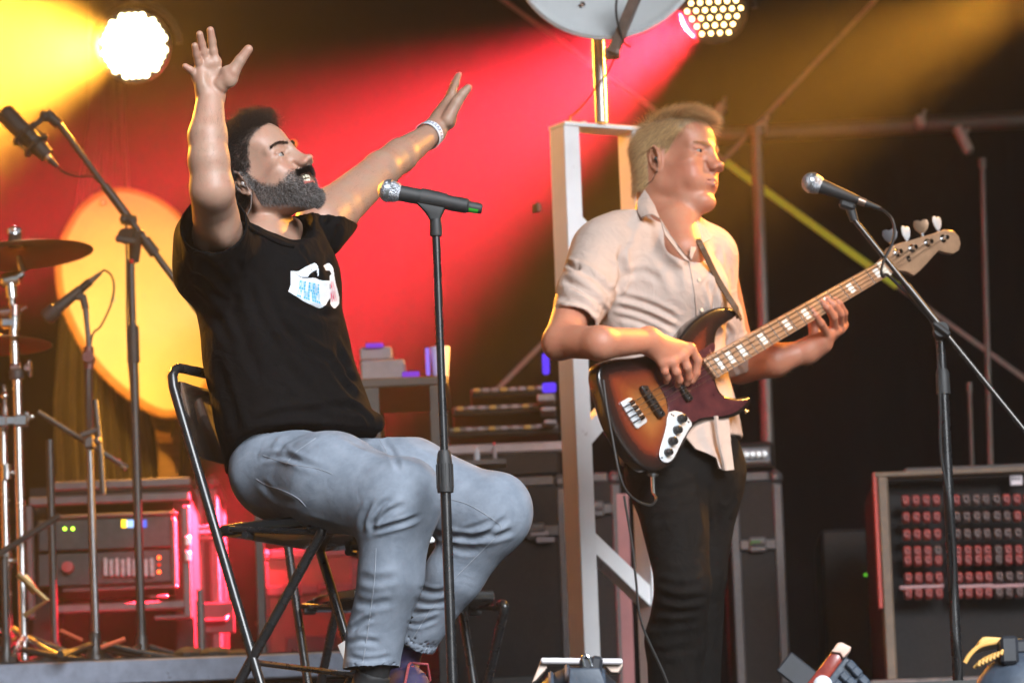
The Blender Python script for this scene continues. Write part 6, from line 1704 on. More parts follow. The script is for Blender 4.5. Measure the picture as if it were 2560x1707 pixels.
def brace(a, c_, w=.042, flange=True):
    a, c_ = T(*a), T(*c_); d = (c_ - a).normalized(); s_ = tn.cross(d).normalized(); L = (c_ - a).length
    R = Matrix((s_, -tn, d)).transposed(); b = MB(); m_ = (a + c_) / 2 - tn * .0105
    b.box(m_, (w, .004, L), R, bev=.001)
    if flange:
        for q in (-1, 1): b.box(m_ - tn * .027 + s_ * q * (w / 2 - .002), (.004, .046, L), R, bev=.001)
    b.obj("brace", m_white, tower)
brace((1436, 540), (1606, 716)); brace((1472, 1092), (1612, 930)); brace((1468, 1332), (1656, 1512))
for (px, py) in ((1474, 300), (1512, 300), (1530, 299)):
    p = T(px, 306) ; b = MB(); b.cyl(V((p.x, p.y, ztop - .0005)) - tn * .03, V((p.x, p.y, ztop + .009)) - tn * .03, .009, n=6); b.obj("bolt", m_alu, tower)
b = MB(); p = T(1378, 512, 0); b.box(p - tn * .055 - tx * .012, (.012, .03, .022), RT3, bev=.002); b.obj("lug", m_rust, tower)
# dish
m_dishw = mat("grey_white_dish", (.66, .69, .71), .45, var=.06, vscale=6, wear=(.33, .33, .32), wthr=.68, wscale=25)
DC = P(1517, -122, 2.1); Dn = V((-.06, -.97, .20)).normalized()
dish = thing("satellite_dish", "small grey-white satellite dish on top of the white tower", "satellite dish", DC)
R_ = 232 * mpp(2.1)
prof = [(-.055 * (1 - (i / 12) ** 2), R_ * (i / 12)) for i in range(13)]
b = MB(); b.lathe(DC, Dn, prof + [(.004, R_ * 1.005), (.004, R_ * 1.018), (-.008, R_ * 1.018), (-.010, R_ * .99)] + [(z - .008, r * .985) for z, r in reversed(prof)], 64); b.obj("reflector", m_dishw, dish, smooth=50)
b = MB(); u_, v_, d_ = basis(Dn); b.tube([DC + (u_ * math.cos(a) + v_ * math.sin(a)) * R_ * 1.02 - Dn * .006 for a in [2 * math.pi * i / 64 for i in range(65)]], .0055, 8, cap=False); b.obj("rim", m_dishw, dish)
for (px, py) in ((1457, 14), (1593, 11)):
    p = Ppl(px, py, DC - Dn * .030, Dn); b = MB(); b.lathe(p, Dn, [(-.01, .0075), (.010, .0075), (.0135, .004), (.014, 0)], 14); b.obj("bolt", m_chrome, dish)
m_arm = mat("arm_grey_paint", (.26, .22, .20), .5, metal=.2, var=.2, vscale=30)
a0, a1 = P(1533, 128, 2.06), P(1612, -60, 1.93)
b = MB(); b.beam(a0, a1, .027, .027, up=(0, -1, .2), bev=.003); b.obj("feed_arm", m_arm, dish)
b = MB(); b.box(P(1530, 133, 2.09), (.040, .05, .026), bev=.004); b.cyl(P(1545, 128, 2.04), P(1545, 128, 2.12), .006, n=8); b.obj("arm_bracket", m_arm, dish)
b = MB(); b.tube(cr([P(1546, -40, 1.95), P(1540, 25, 1.99), P(1549, 78, 2.01), P(1562, 108, 2.03), P(1578, 118, 2.03)], 6), .003, 6); b.obj("feed_cable", m_cable, dish)
b = MB(); pt = P(1484, 60, 2.25); b.cyl(V((pt.x + .01, pt.y, ztop + .002)), V((pt.x + .01, pt.y, P(1484, 20, 2.25).z)), .0158, n=18)
tag(b.obj("mast", mat("galvanised_mast", (.42, .40, .38), .32, metal=.75, var=.15, vscale=25)), "short galvanised mast between the white tower and the small dish", "mast")
b = MB(); b.box(V((pt.x + .01, pt.y - .0, P(1484, 40, 2.25).z)), (.06, .05, .09), bev=.006); b.beam(V((pt.x + .01, pt.y, P(1484, 40, 2.25).z)), DC - Dn * .05, .05, .03); b.obj("mount", m_arm, dish)
b = MB(); b.tube(cr([P(1538, 142, 2.08), P(1520, 180, 2.14), P(1494, 215, 2.2), P(1470, 248, 2.22), P(1440, 282, 2.26), P(1424, 304, 2.3), P(1424, 420, 2.33), P(1440, 800, 2.34), P(1466, 1500, 2.34)], 8), .0026, 6)
tag(b.obj("antenna_cable", mat("dark_red_cable", (.12, .02, .02), .5)), "thin dark red cable running from the small dish down to the white tower", "cable")

# ------------------------------------------------------------------ folding chairs
def folding_chair():
    A = P(650, 1310, -.205); q = lambda px, py, s_=0.0: Ppl(px, py, A, LT) + LT * s_
    WID = .435
    c0 = q(640, 1500, WID / 2); t = thing("folding_chair", "black folding chair the bearded singer sits on", "chair", (c0.x, c0.y, 0), "black folding chairs")
    def floor_pt(a, c_):
        k_ = (a.z - .012) / (a.z - c_.z); return a + (c_ - a) * k_
    for s_ in (0, WID):
        u0, u1 = q(446, 1010, s_), q(655, 1720, s_); u1 = floor_pt(u0, u1)
        b = MB(); b.tube([u0, u0 + (u1 - u0) * .5, u1], .0108, 12); lg = b.obj("leg", m_blkg, t)
        b = MB(); d_ = (u1 - u0).normalized(); b.cyl(u1 - d_ * .03, u1 + d_ * .010, .0135, n=12); b.obj("rubber_foot", m_rub, lg)
        r0, r1 = q(806, 1326, s_), q(606, 1690, s_); r1 = floor_pt(r0, r1)
        b = MB(); pts = [q(772, 1322, s_), q(796, 1318, s_), q(803, 1332, s_), r0 + (r1 - r0) * .1, r0 + (r1 - r0) * .5, r1]
        b.tube(cr(pts[:4], 4)[:-1] + pts[3:], .0108, 12); lg = b.obj("leg", m_blkg, t)
        b = MB(); d_ = (r1 - r0).normalized(); b.cyl(r1 - d_ * .03, r1 + d_ * .010, .0135, n=12); b.obj("rubber_foot", m_rub, lg)
        b = MB(); p = q(640, 1325, s_); b.cyl(q(620, 1338, s_) - LT * .014, q(620, 1338, s_) + LT * .014, .008, n=10); b.cyl(q(575, 1322, s_), q(800, 1330, s_), .007, n=8); b.obj("seat_bracket", m_blkg, t)
    b = MB(); b.tube([q(446, 1010), q(434, 968), *[q(430, 950) + LT * (.035 - .035 * math.cos(a)) + V((0, 0, .03 * math.sin(a))) for a in (.3, .8, 1.2, 1.57)], *[q(430, 950) + LT * (WID - .035 + .035 * math.sin(a)) + V((0, 0, .03 * math.cos(a))) for a in (.0, .4, .8, 1.27)], q(434, 968, WID), q(446, 1010, WID)], .0108, 12); b.obj("back_frame", m_blkg, t)
    # moulded back panel between the uprights
    m_pan = mat("black_gloss_plastic", (.012, .012, .012), .20, var=.15, vscale=30, coat=.4)
    vs, fs = [], []; NU, NV = 14, 7
    for side in (0, 1):
        for i in range(NU + 1):
            for j in range(NV + 1):
                u, v = i / NU, j / NV
                top, bot = q(434, 944), q(479, 1134); p = top + (bot - top) * v + LT * (.012 + u * (WID - .024))
                bow = 4 * u * (1 - u); p += FW * (-.035 * bow - .006) + FW * (.006 * side)
                cu = min(u, 1 - u) * (WID - .024); cv = min(v, 1 - v) * (top - bot).length; r = .045
                if cu < r and cv < r:
                    e = r - math.sqrt(max(0, r * r - (r - cu) ** 2)); p += (bot - top).normalized() * (max(0, e - cv) if v < .5 else -max(0, e - cv))
                vs.append(p)
    n_ = (NU + 1) * (NV + 1)
    for i in range(NU):
        for j in range(NV):
            a = i * (NV + 1) + j; f = (a, a + 1, a + NV + 2, a + NV + 1); fs += [f, tuple(n_ + k for k in reversed(f))]
    rim_ = [i * (NV + 1) for i in range(NU + 1)] + [NU * (NV + 1) + j for j in range(1, NV + 1)] + [i * (NV + 1) + NV for i in range(NU - 1, -1, -1)] + [j for j in range(NV - 1, 0, -1)]
    for a, c_ in zip(rim_, rim_[1:] + rim_[:1]): fs.append((a, c_, n_ + c_, n_ + a))
    b = MB(); b.add(vs, fs); b.obj("backrest", m_pan, t, smooth=50)
    # seat
    st = [q(552, 1304, .015), q(545, 1304, .06), q(545, 1304, WID - .06), q(552, 1304, WID - .015), q(700, 1308, WID - .0), q(815, 1312, WID - .03), q(826, 1312, WID - .08), q(826, 1312, .08), q(815, 1312, .03), q(700, 1308, .0)]
    zz = sum(p.z for p in st) / len(st); st = [V((p.x, p.y, zz + .012)) for p in st]
    b = MB(); b.prism(crc(st, 3), V((0, 0, -.026)), .007); b.obj("seat", m_pan, t)
    for (a, c_, s0, s1) in (((636, 1655), (636, 1655), 0, WID), ((628, 1652), (628, 1652), 0, WID)):
        b = MB(); b.cyl(q(*a, s0), q(*c_, s1), .0065, n=10); b.obj("cross_bar", m_blkg, t); break
    b = MB(); p = q(640, 1668, WID) 
    b = MB(); tg = [q(a, c_, WID - .016) for a, c_ in ((640, 1590), (622, 1601), (617, 1618), (640, 1655), (655, 1648))]; sh = V((.0, 0, .0))
    tg = [P(*xy, tg[0].y + .0) for xy in ((888, 1590), (862, 1600), (844, 1612), (862, 1655), (884, 1660))]
    b.prism(tg, V((0, .004, 0)), .0008); b.obj("white_tag", mat("white_tag", (.62, .58, .56), .6, var=.05), t)
    return t
chair = folding_chair()
def copy_tree(o, par=None):
    c_ = o.copy(); COL.objects.link(c_); c_.parent = par
    for ch in list(o.children): copy_tree(ch, c_)
    return c_
spare = copy_tree(chair); pS = P(1210, 1972, 1.45)
spare.location = (pS.x - .20, pS.y, 0); spare.rotation_euler = (0, 0, math.radians(-38))
spare["label"] = "empty black folding chair behind the singer's far knee, only its legs showing"
for ch in list(spare.children):
    if ch.name.startswith("white_tag"): bpy.data.objects.remove(ch)

# ------------------------------------------------------------------ microphones and stands
m_grille = mat("steel_mesh_grille", (.42, .44, .48), .35, metal=.8)
def _grille(m):
    nt = m.node_tree; n = nt.nodes; l = nt.links; b = n["Principled BSDF"]; tc = n.new("ShaderNodeTexCoord")
    v = n.new("ShaderNodeTexVoronoi"); v.inputs["Scale"].default_value = 420; l.new(tc.outputs["Object"], v.inputs["Vector"])
    r = n.new("ShaderNodeValToRGB"); r.color_ramp.elements[0].position = .25; r.color_ramp.elements[0].color = (.05, .05, .055, 1); r.color_ramp.elements[1].position = .5; r.color_ramp.elements[1].color = (.55, .57, .62, 1)
    l.new(v.outputs["Distance"], r.inputs["Fac"]); l.new(r.outputs["Color"], b.inputs["Base Color"])
    bp = n.new("ShaderNodeBump"); bp.inputs["Strength"].default_value = .8; bp.inputs["Distance"].default_value = .002; l.new(v.outputs["Distance"], bp.inputs["Height"]); l.new(bp.outputs["Normal"], b.inputs["Normal"])
_grille(m_grille)
def handheld(name, label, a, d, L, s_=1.0, tape=None, xlr=False):
    """vocal microphone: a = grille centre, d = direction of the handle"""
    a = V(a); d = V(d).normalized(); t = thing(name, label, "microphone", a)
    b = MB(); b.sphere(a, .0255 * s_, 24, (1, 1, .96), rotm(d.cross(V((0, 1, 0))), d)); b.lathe(a, d, [(.008, .0250 * s_), (.020, .0215 * s_), (.026, .0175 * s_)], 24); b.obj("grille", m_grille, t, smooth=60)
    b = MB(); b.lathe(a, d, [(-.003, .0262 * s_), (.003, .0266 * s_), (.004, .0255 * s_), (-.004, .0255 * s_)], 28); b.obj("grille_band", mat("steel_band", (.5, .52, .56), .3, metal=.9), t)
    b = MB(); e = .024 * s_
    if xlr: b.lathe(a, d, [(e, 0), (e, .0195 * s_), (e + .006, .0185 * s_), (L * .92, .0115 * s_), (L * .93, .0105 * s_), (L, .0105 * s_), (L, 0)], 24)
    else: b.lathe(a, d, [(e, 0), (e, .0185 * s_), (e + .004, .0182 * s_), (L - .03, .0168 * s_), (L - .029, .0158 * s_), (L - .026, .0128 * s_), (L, .0118 * s_), (L + .002, .010 * s_), (L + .002, 0)], 24)
    b.obj("handle", m_blkm, t, smooth=40)
    if tape:
        b = MB(); u_, v_, _ = basis(d); dn_ = V((0, 0, -1)); dn_ = (dn_ - d * dn_.dot(d)).normalized(); k_ = d.cross(dn_)
        dn2 = (dn_ * .8 + V((0, -.6, 0))).normalized(); dn2 = (dn2 - d * dn2.dot(d)).normalized(); k2 = d.cross(dn2)
        for z0, z1 in ((L - .025, L - .005),):
            pts = []
            for an in (-.55, -.2, .2, .55):
                o_ = dn2 * math.cos(an) + k2 * math.sin(an); pts.append(o_ * .0132 * s_)
            for i in range(3): b.add([a + d * z0 + pts[i], a + d * z0 + pts[i + 1], a + d * z1 + pts[i + 1] * .96, a + d * z1 + pts[i] * .96], [(0, 1, 2, 3)])
        b.obj("green_tape", mat("green_tape", (.05, .42, .03), .5), t, smooth=0)
    return t
def tripod_base(t, p, r, n=3, rot=.4, h=.10, m=None, cone=.0):
    m = m or m_blk
    if cone:
        b = MB(); b.lathe(p, (0, 0, 1), [(.0, 0), (.0, cone), (.02, cone * .9), (h, cone * .42), (h + .03, .016), (h + .03, 0)], 20); b.obj("base_hub", m, t)
    for i in range(n):
        a = rot + 2 * math.pi * i / n; e = p + V((math.cos(a) * r, math.sin(a) * r, .008)); b = MB(); b.tube([p + V((math.cos(a) * .02, math.sin(a) * .02, h)), p + (e - p) * .55 + V((0, 0, h * .45)), e], .0085, 8); lg = b.obj("leg", m, t)
        b = MB(); d_ = V((math.cos(a), math.sin(a), -.2)).normalized(); b.cyl(e - d_ * .03, e + d_ * .012, .0105, n=10); b.obj("rubber_foot", m_rub, lg)
# --- centre stand
YM = -.55
st = thing("microphone_stand", "straight black microphone stand in front of the singer's knees", "microphone stand", V((P(1134, 1890, YM).x, YM, 0)))
pk = [P(1085, 585, YM), P(1110, 1130, YM), P(1113, 1229, YM)]; base = V((P(1134, 1890, YM).x, YM, 0.0)); vert = V((P(1100, 900, YM).x, YM, 0))
xq = P(1090, 600, YM).x; base = V((P(1112, 1180, YM).x, YM, 0))
zq = lambda py: P(1110, py, YM).z
b = MB(); b.cyl(V((base.x, YM, zq(1180))), V((base.x, YM, zq(575))), .0083, n=18); b.obj("upper_tube", m_blkg, st)
b = MB(); b.cyl(V((base.x, YM, .03)), V((base.x, YM, zq(1200))), .0112, n=18); b.obj("lower_tube", m_blkg, st)
b = MB(); b.lathe(V((base.x, YM, zq(1231))), (0, 0, 1), [(0, 0), (0, .0165), (.006, .0172), (.064, .0160), (.082, .0140), (.088, .0115), (.089, 0)], 20)
for i in range(14):
    a = 2 * math.pi * i / 14; b.box(V((base.x + math.cos(a) * .0166, YM + math.sin(a) * .0166, zq(1231) + .034)), (.003, .003, .05), Matrix.Rotation(a, 3, 'Z'))
b.obj("clutch", m_blkm, st)
b = MB(); b.lathe(V((base.x, YM, 0.001)), (0, 0, 1), [(0, 0), (0, .14), (.012, .142), (.022, .13), (.034, .03), (.05, .018), (.05, 0)], 36); b.obj("base", m_blk, st)
ctop = P(1087, 520, YM); cz = V((base.x, YM, zq(590)))
md = (P(1164, 514, YM) - P(971, 476, YM)).normalized()
b = MB(); b.lathe(cz, (0, 0, 1), [(0, 0), (0, .0125), (.006, .0135), (.036, .0115), (.037, 0)], 18); b.obj("clip_socket", m_blkm, st)
cp_ = P(1080, 500, YM) ; b = MB()
b.prism([P(1041, 507, YM) + V((0, -.012, 0)), P(1113, 521, YM) + V((0, -.012, 0)), P(1104, 540, YM) + V((0, -.009, 0)), P(1099, 552, YM) + V((0, -.009, 0)), P(1076, 552, YM) + V((0, -.009, 0)), P(1066, 535, YM) + V((0, -.011, 0))], V((0, .022, 0)), .004)
b.obj("clip", m_blkm, st)
handheld("microphone", "silver-headed wireless vocal microphone with green tape in the clip before the singer", P(971, 477, YM), md, (P(1203, 522, YM) - P(971, 477, YM)).length, .93, tape=True)
b = MB(); c_ = P(1083, 499, YM); b.cyl(c_ - md * .028, c_ + md * .028, .0195, .0185, 18); b.obj("clip_jaw", m_blkm, st)
# --- right boom stand in front of the bass neck
YR = 1.05
rs_ = thing("boom_stand", "black boom microphone stand in front of the bass headstock at the right", "microphone stand", V((P(2352, 860, YR).x, YR, 0)))
bx0 = P(2352, 850, YR); b = MB(); b.cyl(V((bx0.x, YR, .08)), V((bx0.x, YR, P(2352, 960, YR).z)), .0125, n=16); b.cyl(V((bx0.x, YR, P(2352, 960, YR).z)), V((bx0.x, YR, bx0.z)), .0098, n=16); b.obj("pole", m_blkg, rs_)
b = MB(); b.lathe(V((bx0.x, YR, P(2352, 985, YR).z)), (0, 0, 1), [(0, 0), (0, .017), (.05, .016), (.06, .0125), (.06, 0)], 16); b.obj("clutch", m_blkm, rs_)
bm0, bm1 = P(2132, 545, YR - .02), P(2640, 1172, YR - .02)
m_shiny = mat("satin_black_boom", (.05, .045, .042), .25, metal=.6, var=.1)
b = MB(); b.tube([bm0, P(2268, 714, YR - .02)], .0068, 12); b.tube([P(2268, 714, YR - .02), P(2352, 818, YR - .02)], .0095, 12); b.tube([P(2352, 818, YR - .02), bm1], .0068, 12); b.obj("boom", m_shiny, rs_)
b = MB(); j_ = P(2352, 826, YR - .012); b.cyl(j_ + V((0, -.022, 0)), j_ + V((0, .03, 0)), .018, n=16); b.box(j_ + V((.0, -.028, .0)), (.05, .012, .014), Matrix.Rotation(.7, 3, 'Y'), bev=.004); b.obj("boom_joint", m_blkm, rs_)
b = MB(); b.cyl(P(2123, 512, YR - .02), P(2136, 552, YR - .02), .0125, .0105, 14); b.box(P(2118, 514, YR - .02), (.04, .034, .02), Matrix.Rotation(.4, 3, 'Y'), bev=.006); b.obj("clip", m_blkm, rs_)
tripod_base(rs_, V((bx0.x, YR, .0)), .30, 3, .9, .14)
mdr = (P(2144, 500, YR - .03) - P(2029, 457, YR - .03)).normalized()
Lr = (P(2146, 501, YR - .03) - P(2029, 457, YR - .03)).length
handheld("microphone", "silver-headed microphone on the boom stand beside the bass headstock", P(2029, 457, YR - .03), mdr, Lr, .98, xlr=True)
mc = thing("microphone_cable", "black cable curling from the bassist's microphone down the boom stand", "cable", P(2150, 503, YR - .03))
b = MB(); q0 = P(2146, 501, YR - .03); b.cyl(q0 - mdr * .006, q0 + mdr * .018, .0098, .0095, 14); b.obj("connector", mat("copper_lit_connector", (.32, .22, .17), .35, metal=.7), mc)  # warm lamp light tinted into the connector's metal
b = MB(); b.lathe(q0 + mdr * .018, mdr, [(0, 0), (0, .0085), (.03, .006), (.04, .0045), (.04, 0)], 14); b.obj("strain_relief", m_blkm, mc)
b = MB(); b.tube(cr([q0 + mdr * .05, P(2214, 530, YR - .04), P(2230, 548, YR - .05), P(2236, 575, YR - .05), P(2230, 610, YR - .05), P(2210, 650, YR - .06), P(2203, 678, YR - .07), P(2208, 692, YR - .06), P(2222, 690, YR - .03), P(2290, 760, YR + .0), P(2338, 830, YR + .01), P(2350, 1000, YR - .02), P(2352, 1130, YR - .02), P(2372, 1250, YR - .03), P(2385, 1400, YR - .02), P(2383, 1560, YR - .03), P(2396, 1700, YR - .03), V((bx0.x - .1, YR - .05, .006))], 6), .0036, 7); b.obj("lead", m_cable, mc)
# --- left boom stand on the riser with the studio microphone
YL = 3.0
ls = thing("boom_stand", "black boom microphone stand on the riser at the left, before the yellow dish", "microphone stand", V((P(340, 1200, YL).x, YL, RT)))
pz = lambda py: P(335, py, YL).z; px_ = P(334, 900, YL).x
b = MB(); b.cyl(V((px_, YL, pz(880))), V((px_, YL, pz(650))), .0098, n=14); b.obj("upper_tube", m_blk, ls)
b = MB(); b.cyl(V((px_, YL, RT + .02)), V((px_, YL, pz(830))), .0125, n=14); b.obj("lower_tube", m_blk, ls)
b = MB(); b.cyl(V((px_, YL, pz(905))), V((px_, YL, pz(815))), .0175, .0165, n=16); b.obj("clutch", m_blkm, ls)
bl0, bl1 = P(146, 308, YL - .03), P(540, 838, YL - .03)
b = MB(); b.tube([bl0, P(262, 465, YL - .03)], .0082, 12); b.tube([P(262, 465, YL - .03), P(330, 556, YL - .03)], .0125, 12); b.tube([P(330, 556, YL - .03), bl1], .0090, 12); b.obj("boom", m_blk, ls)
b = MB(); b.cyl(P(312, 590, YL - .06), P(345, 590, YL + .03), .022, n=14); b.cyl(P(340, 575, YL - .03), P(335, 655, YL), .021, .014, 14); b.cyl(P(362, 600, YL - .03), P(388, 634, YL - .03), .0155, n=12); b.cyl(P(308, 548, YL - .04), P(336, 552, YL - .02), .016, n=12); b.sphere(P(310, 548, YL - .05), .013, 12); b.box(P(316, 600, YL - .07), (.06, .014, .02), Matrix.Rotation(.2, 3, 'Y'), bev=.005); b.obj("boom_joint", m_blkm, ls)
b = MB(); b.sphere(P(329, 653, YL - .016), .0055, 10); b.obj("red_mark", mat("red_mark", (.8, .02, .02), .4), ls)
tripod_base(ls, V((px_, YL, RT)), .27, 3, .3, .075, cone=.042)
cm = thing("studio_microphone", "black large studio microphone in a shock mount at the upper left edge", "microphone", P(50, 330, YL - .05))
b = MB(); a_, c_ = P(12, 282, YL - .05), P(74, 346, YL - .05); d_ = (c_ - a_).normalized(); b.lathe(a_, d_, [(-.012, 0), (-.010, .016), (-.004, .024), (.004, .0275), ((c_ - a_).length, .0275), ((c_ - a_).length + .004, .024), ((c_ - a_).length + .004, 0)], 24); b.obj("mic_body", m_blkm, cm)
b = MB(); b.cyl(c_ - d_ * .0, P(118, 390, YL - .05), .026, .022, 18); b.obj("mic_base", m_blkm, cm)
b = MB()
for k_, rr in ((.0, .036), (.045, .037)):
    o_ = P(62, 335, YL - .05) + d_ * k_; u_, v_, _ = basis(d_); b.tube([o_ + (u_ * math.cos(a) + v_ * math.sin(a)) * rr for a in [2 * math.pi * i / 20 for i in range(21)]], .0055, 8, cap=False)
for i in range(6):
    a = 2 * math.pi * i / 6; u_, v_, _ = basis(d_); o_ = P(62, 335, YL - .05) + (u_ * math.cos(a) + v_ * math.sin(a)) * .036; b.sphere(o_, .009, 8); b.sphere(o_ + d_ * .045, .009, 8); b.cyl(o_, o_ + d_ * .045, .003, n=6)
b.cyl(P(76, 320, YL - .05), P(108, 296, YL - .04), .009, n=10); b.sphere(P(112, 292, YL - .04), .016, 12); b.cyl(P(104, 278, YL - .04), P(120, 300, YL - .03), .009, n=10); b.cyl(P(116, 284, YL - .03), P(148, 312, YL - .03), .0165, .0145, 14)
b.obj("shock_mount", m_blkm, cm)
b = MB(); b.cyl(P(112, 385, YL - .05), P(124, 398, YL - .05), .010, n=12); b.obj("connector", mat("copper_lit_connector", (.3, .2, .15)), cm)
b = MB(); b.lathe(P(124, 398, YL - .05), P(150, 424, YL - .05) - P(124, 398, YL - .05), [(0, 0), (0, .010), (.030, .006), (.034, 0)], 12); b.obj("strain_relief", m_blkm, cm)
b = MB(); b.tube(cr([P(148, 422, YL - .05), P(166, 434, YL - .05), P(200, 442, YL - .05), P(240, 447, YL - .03), P(280, 500, YL - .01), P(312, 550, YL - .04), P(317, 640, YL - .03), P(318, 780, YL - .03), P(322, 900, YL - .03), P(330, 1010, YL - .03), P(340, 1300, YL - .03), P(350, 1560, YL - .03)], 6), .0032, 6)
tag(b.obj("microphone_cable", m_cable), "thin cable from the studio microphone down the left boom stand", "cable")
# --- small stand with the snare microphone
YQ = 2.85
s2 = thing("microphone_stand", "short black microphone stand with a down-pointing microphone before the yellow dish's left rim", "microphone stand", V((P(226, 1100, YQ).x, YQ, RT)))
x2 = P(222, 1000, YQ).x
b = MB(); b.tube([P(212, 752, YQ), P(224, 880, YQ)], .0072, 10); b.cyl(V((x2, YQ, RT + .02)), V((x2, YQ, P(222, 900, YQ).z)), .0110, n=12); b.obj("pole", m_blk, s2)
b = MB(); p = P(222, 895, YQ); b.cyl(p + V((0, -.025, 0)), p + V((0, .02, 0)), .016, n=12); b.cyl(p + V((0, 0, -.03)), p + V((0, 0, .03)), .014, n=12); b.obj("boom_joint", mat("reddish_joint", (.10, .03, .03), .4, metal=.3), s2)
b = MB(); b.cyl(P(206, 738, YQ), P(214, 772, YQ), .0095, n=12); b.beam(P(178, 740, YQ), P(210, 742, YQ), .018, .02, bev=.004); b.obj("clip", m_blkm, s2)
tripod_base(s2, V((x2, YQ, RT)), .25, 3, 1.2, .06, cone=.034)
sm = thing("microphone", "black slanted stick microphone pointing down left in front of the yellow dish", "microphone", P(130, 780, YQ))
a_, c_ = P(118, 792, YQ), P(252, 682, YQ); d_ = (c_ - a_).normalized(); LL = (c_ - a_).length
b = MB(); b.lathe(a_, d_, [(-.012, 0), (-.008, .018), (.0, .0225), (.03, .0225), (.036, .0165), (LL * .62, .0130), (LL * .62, 0)], 20); b.obj("mic_body", m_blkm, sm)
b = MB(); b.lathe(a_, d_, [(LL * .62, .0), (LL * .62, .0115), (LL * .80, .0112), (LL * .80, .009), (LL, .0045), (LL, 0)], 14); b.obj("connector", m_blkg, sm)
b = MB(); b.tube(cr([c_, P(262, 676, YQ), P(279, 690, YQ), P(285, 722, YQ), P(276, 765, YQ), P(252, 815, YQ), P(228, 850, YQ), P(226, 1000, YQ - .012), P(230, 1560, YQ - .012)], 6), .0030, 6); tag(b.obj("microphone_cable", m_cable), "thin cable looping from the slanted stick microphone", "cable")
# --- two more dark stands at the drum kit
for i, (xa, ya, Yq, b0, b1, lab) in enumerate(((124, 1100, 2.95, (95, 1030), (306, 1162), "thin dark drum microphone stand with a short boom ending in a silver tip, lower left"), (10, 1390, 2.75, (-90, 1440), (150, 1288), "dark stand at the lower left edge with an arm slanting up to the right"))):
    t = thing("drum_stand", lab, "stand", V((P(xa, ya + 200, Yq).x, Yq, RT)), "dark stands round the drum kit")
    p = P(xa, ya, Yq); b = MB(); b.cyl(V((p.x, Yq, RT + .02)), p, .0105, n=12); b.obj("pole", m_blk, t)
    q0, q1 = P(*b0, Yq - .03), P(*b1, Yq - .03); b = MB(); b.tube([q0, q1], .0085, 10); b.obj("boom", m_blk, t)
    if i == 0:
        b = MB(); d_ = (q1 - q0).normalized(); b.cyl(q1, q1 + d_ * .016, .010, n=10); b.obj("tip", m_chrome, t)
        for (px, py) in ((214, 1088), (244, 1100)):
            pass
    tripod_base(t, V((p.x, Yq, RT)), .24, 3, .7 + i, .06, cone=.03)
t = thing("clamp_stand", "dark drum stand with a small silver clamp in front of the rack", "stand", V((P(222, 1300, 2.6).x, 2.6, RT)), "dark stands round the drum kit")
p = P(224, 1105, 2.65); b = MB(); b.cyl(V((p.x + .004, 2.65, RT + .02)), p, .0095, n=12); b.obj("pole", mat("dark_chrome", (.20, .20, .21), .25, metal=.8), t)
b = MB(); b.box(p, (.03, .04, .04), bev=.006); b.cyl(p + V((-.02, -.03, .015)), p + V((.03, -.03, .03)), .008, n=10); b.sphere(P(244, 1101, 2.6), .011, 10); b.obj("clamp", m_alud, t)
b = MB(); b.tube([P(238, 1000, 2.62), P(252, 1140, 2.62), P(258, 1235, 2.62)], .008, 8); b.obj("arm", m_blk, t)
tripod_base(t, V((p.x, 2.65, RT)), .22, 3, .2, .05, cone=.03)
# ------------------------------------------------------------------ cymbals on the chrome stand at the left edge
YC_ = 2.8
m_bronze = mat("cymbal_bronze", (.20, .11, .05), .42, metal=.85, var=.2, vscale=14, aniso=(1, 1, 1))
def cymbal(c, nrm, r, label, bell=.035):
    prof = [(.030, 0), (.030, .008), (.026, bell * .6), (.012, bell), (.010, bell * 1.15), (0, r * .55), (-.012, r), (-.0135, r), (-.0015, r * .55), (.0085, bell * 1.15), (.0105, bell), (.0245, bell * .6), (.0285, .008), (.0285, 0)]
    b = MB(); b.lathe(c, nrm, prof, 64); return tag(b.obj("cymbal", m_bronze, smooth=30), label, "cymbal", "drum cymbals")
cs = thing("cymbal_stand", "chrome cymbal stand with clamps at the left edge", "stand", V((P(30, 1300, YC_).x, YC_, RT)))
cyN = V((.13, -.05, 1)).normalized(); cyC = P(38, 628, YC_)
cymbal(cyC, V((-.06, .02, 1)), 195 * mpp(YC_), "wide bronze cymbal seen edge-on before the yellow dish")
zc_ = lambda px, py: P(px, py, YC_)
b = MB(); b.cyl(zc_(38, 618), zc_(37, 588), .018, n=16); b.obj("felt", mat("black_felt", (.02, .018, .018), .95), cs)
b = MB(); b.cyl(zc_(37, 588), zc_(36, 566), .006, n=10); b.sphere(zc_(36, 574), .010, 10); b.box(zc_(27, 578), (.018, .01, .02), bev=.004); b.box(zc_(46, 578), (.018, .01, .02), bev=.004); b.obj("wing_nut", m_chrome, cs)
b = MB(); b.cyl(zc_(45, 640), zc_(58, 682), .008, .012, 12); b.obj("tilter_rod", m_chrome, cs)
b = MB(); b.cyl(zc_(18, 700), zc_(46, 694), .021, n=16); b.sphere(zc_(16, 700), .021, 14); b.cyl(zc_(44, 690), zc_(58, 682), .012, n=10); b.obj("tilter", m_chrome, cs)
b = MB(); b.cyl(zc_(30, 745), zc_(26, 706), .0165, n=14); b.cyl(zc_(30, 772), zc_(30, 742), .010, n=12); b.obj("top_tube", m_chrome, cs)
b = MB(); b.cyl(zc_(0, 780), zc_(42, 776), .014, n=14); b.cyl(zc_(36, 790), zc_(36, 764), .017, n=14); b.tube([zc_(44, 780), zc_(56, 772), zc_(67, 766)], .005, 8); b.obj("clamp", mat("red_lit_clamp", (.5, .35, .33), .2, metal=1.0), cs)  # clamp chrome tinted to carry red lamp light
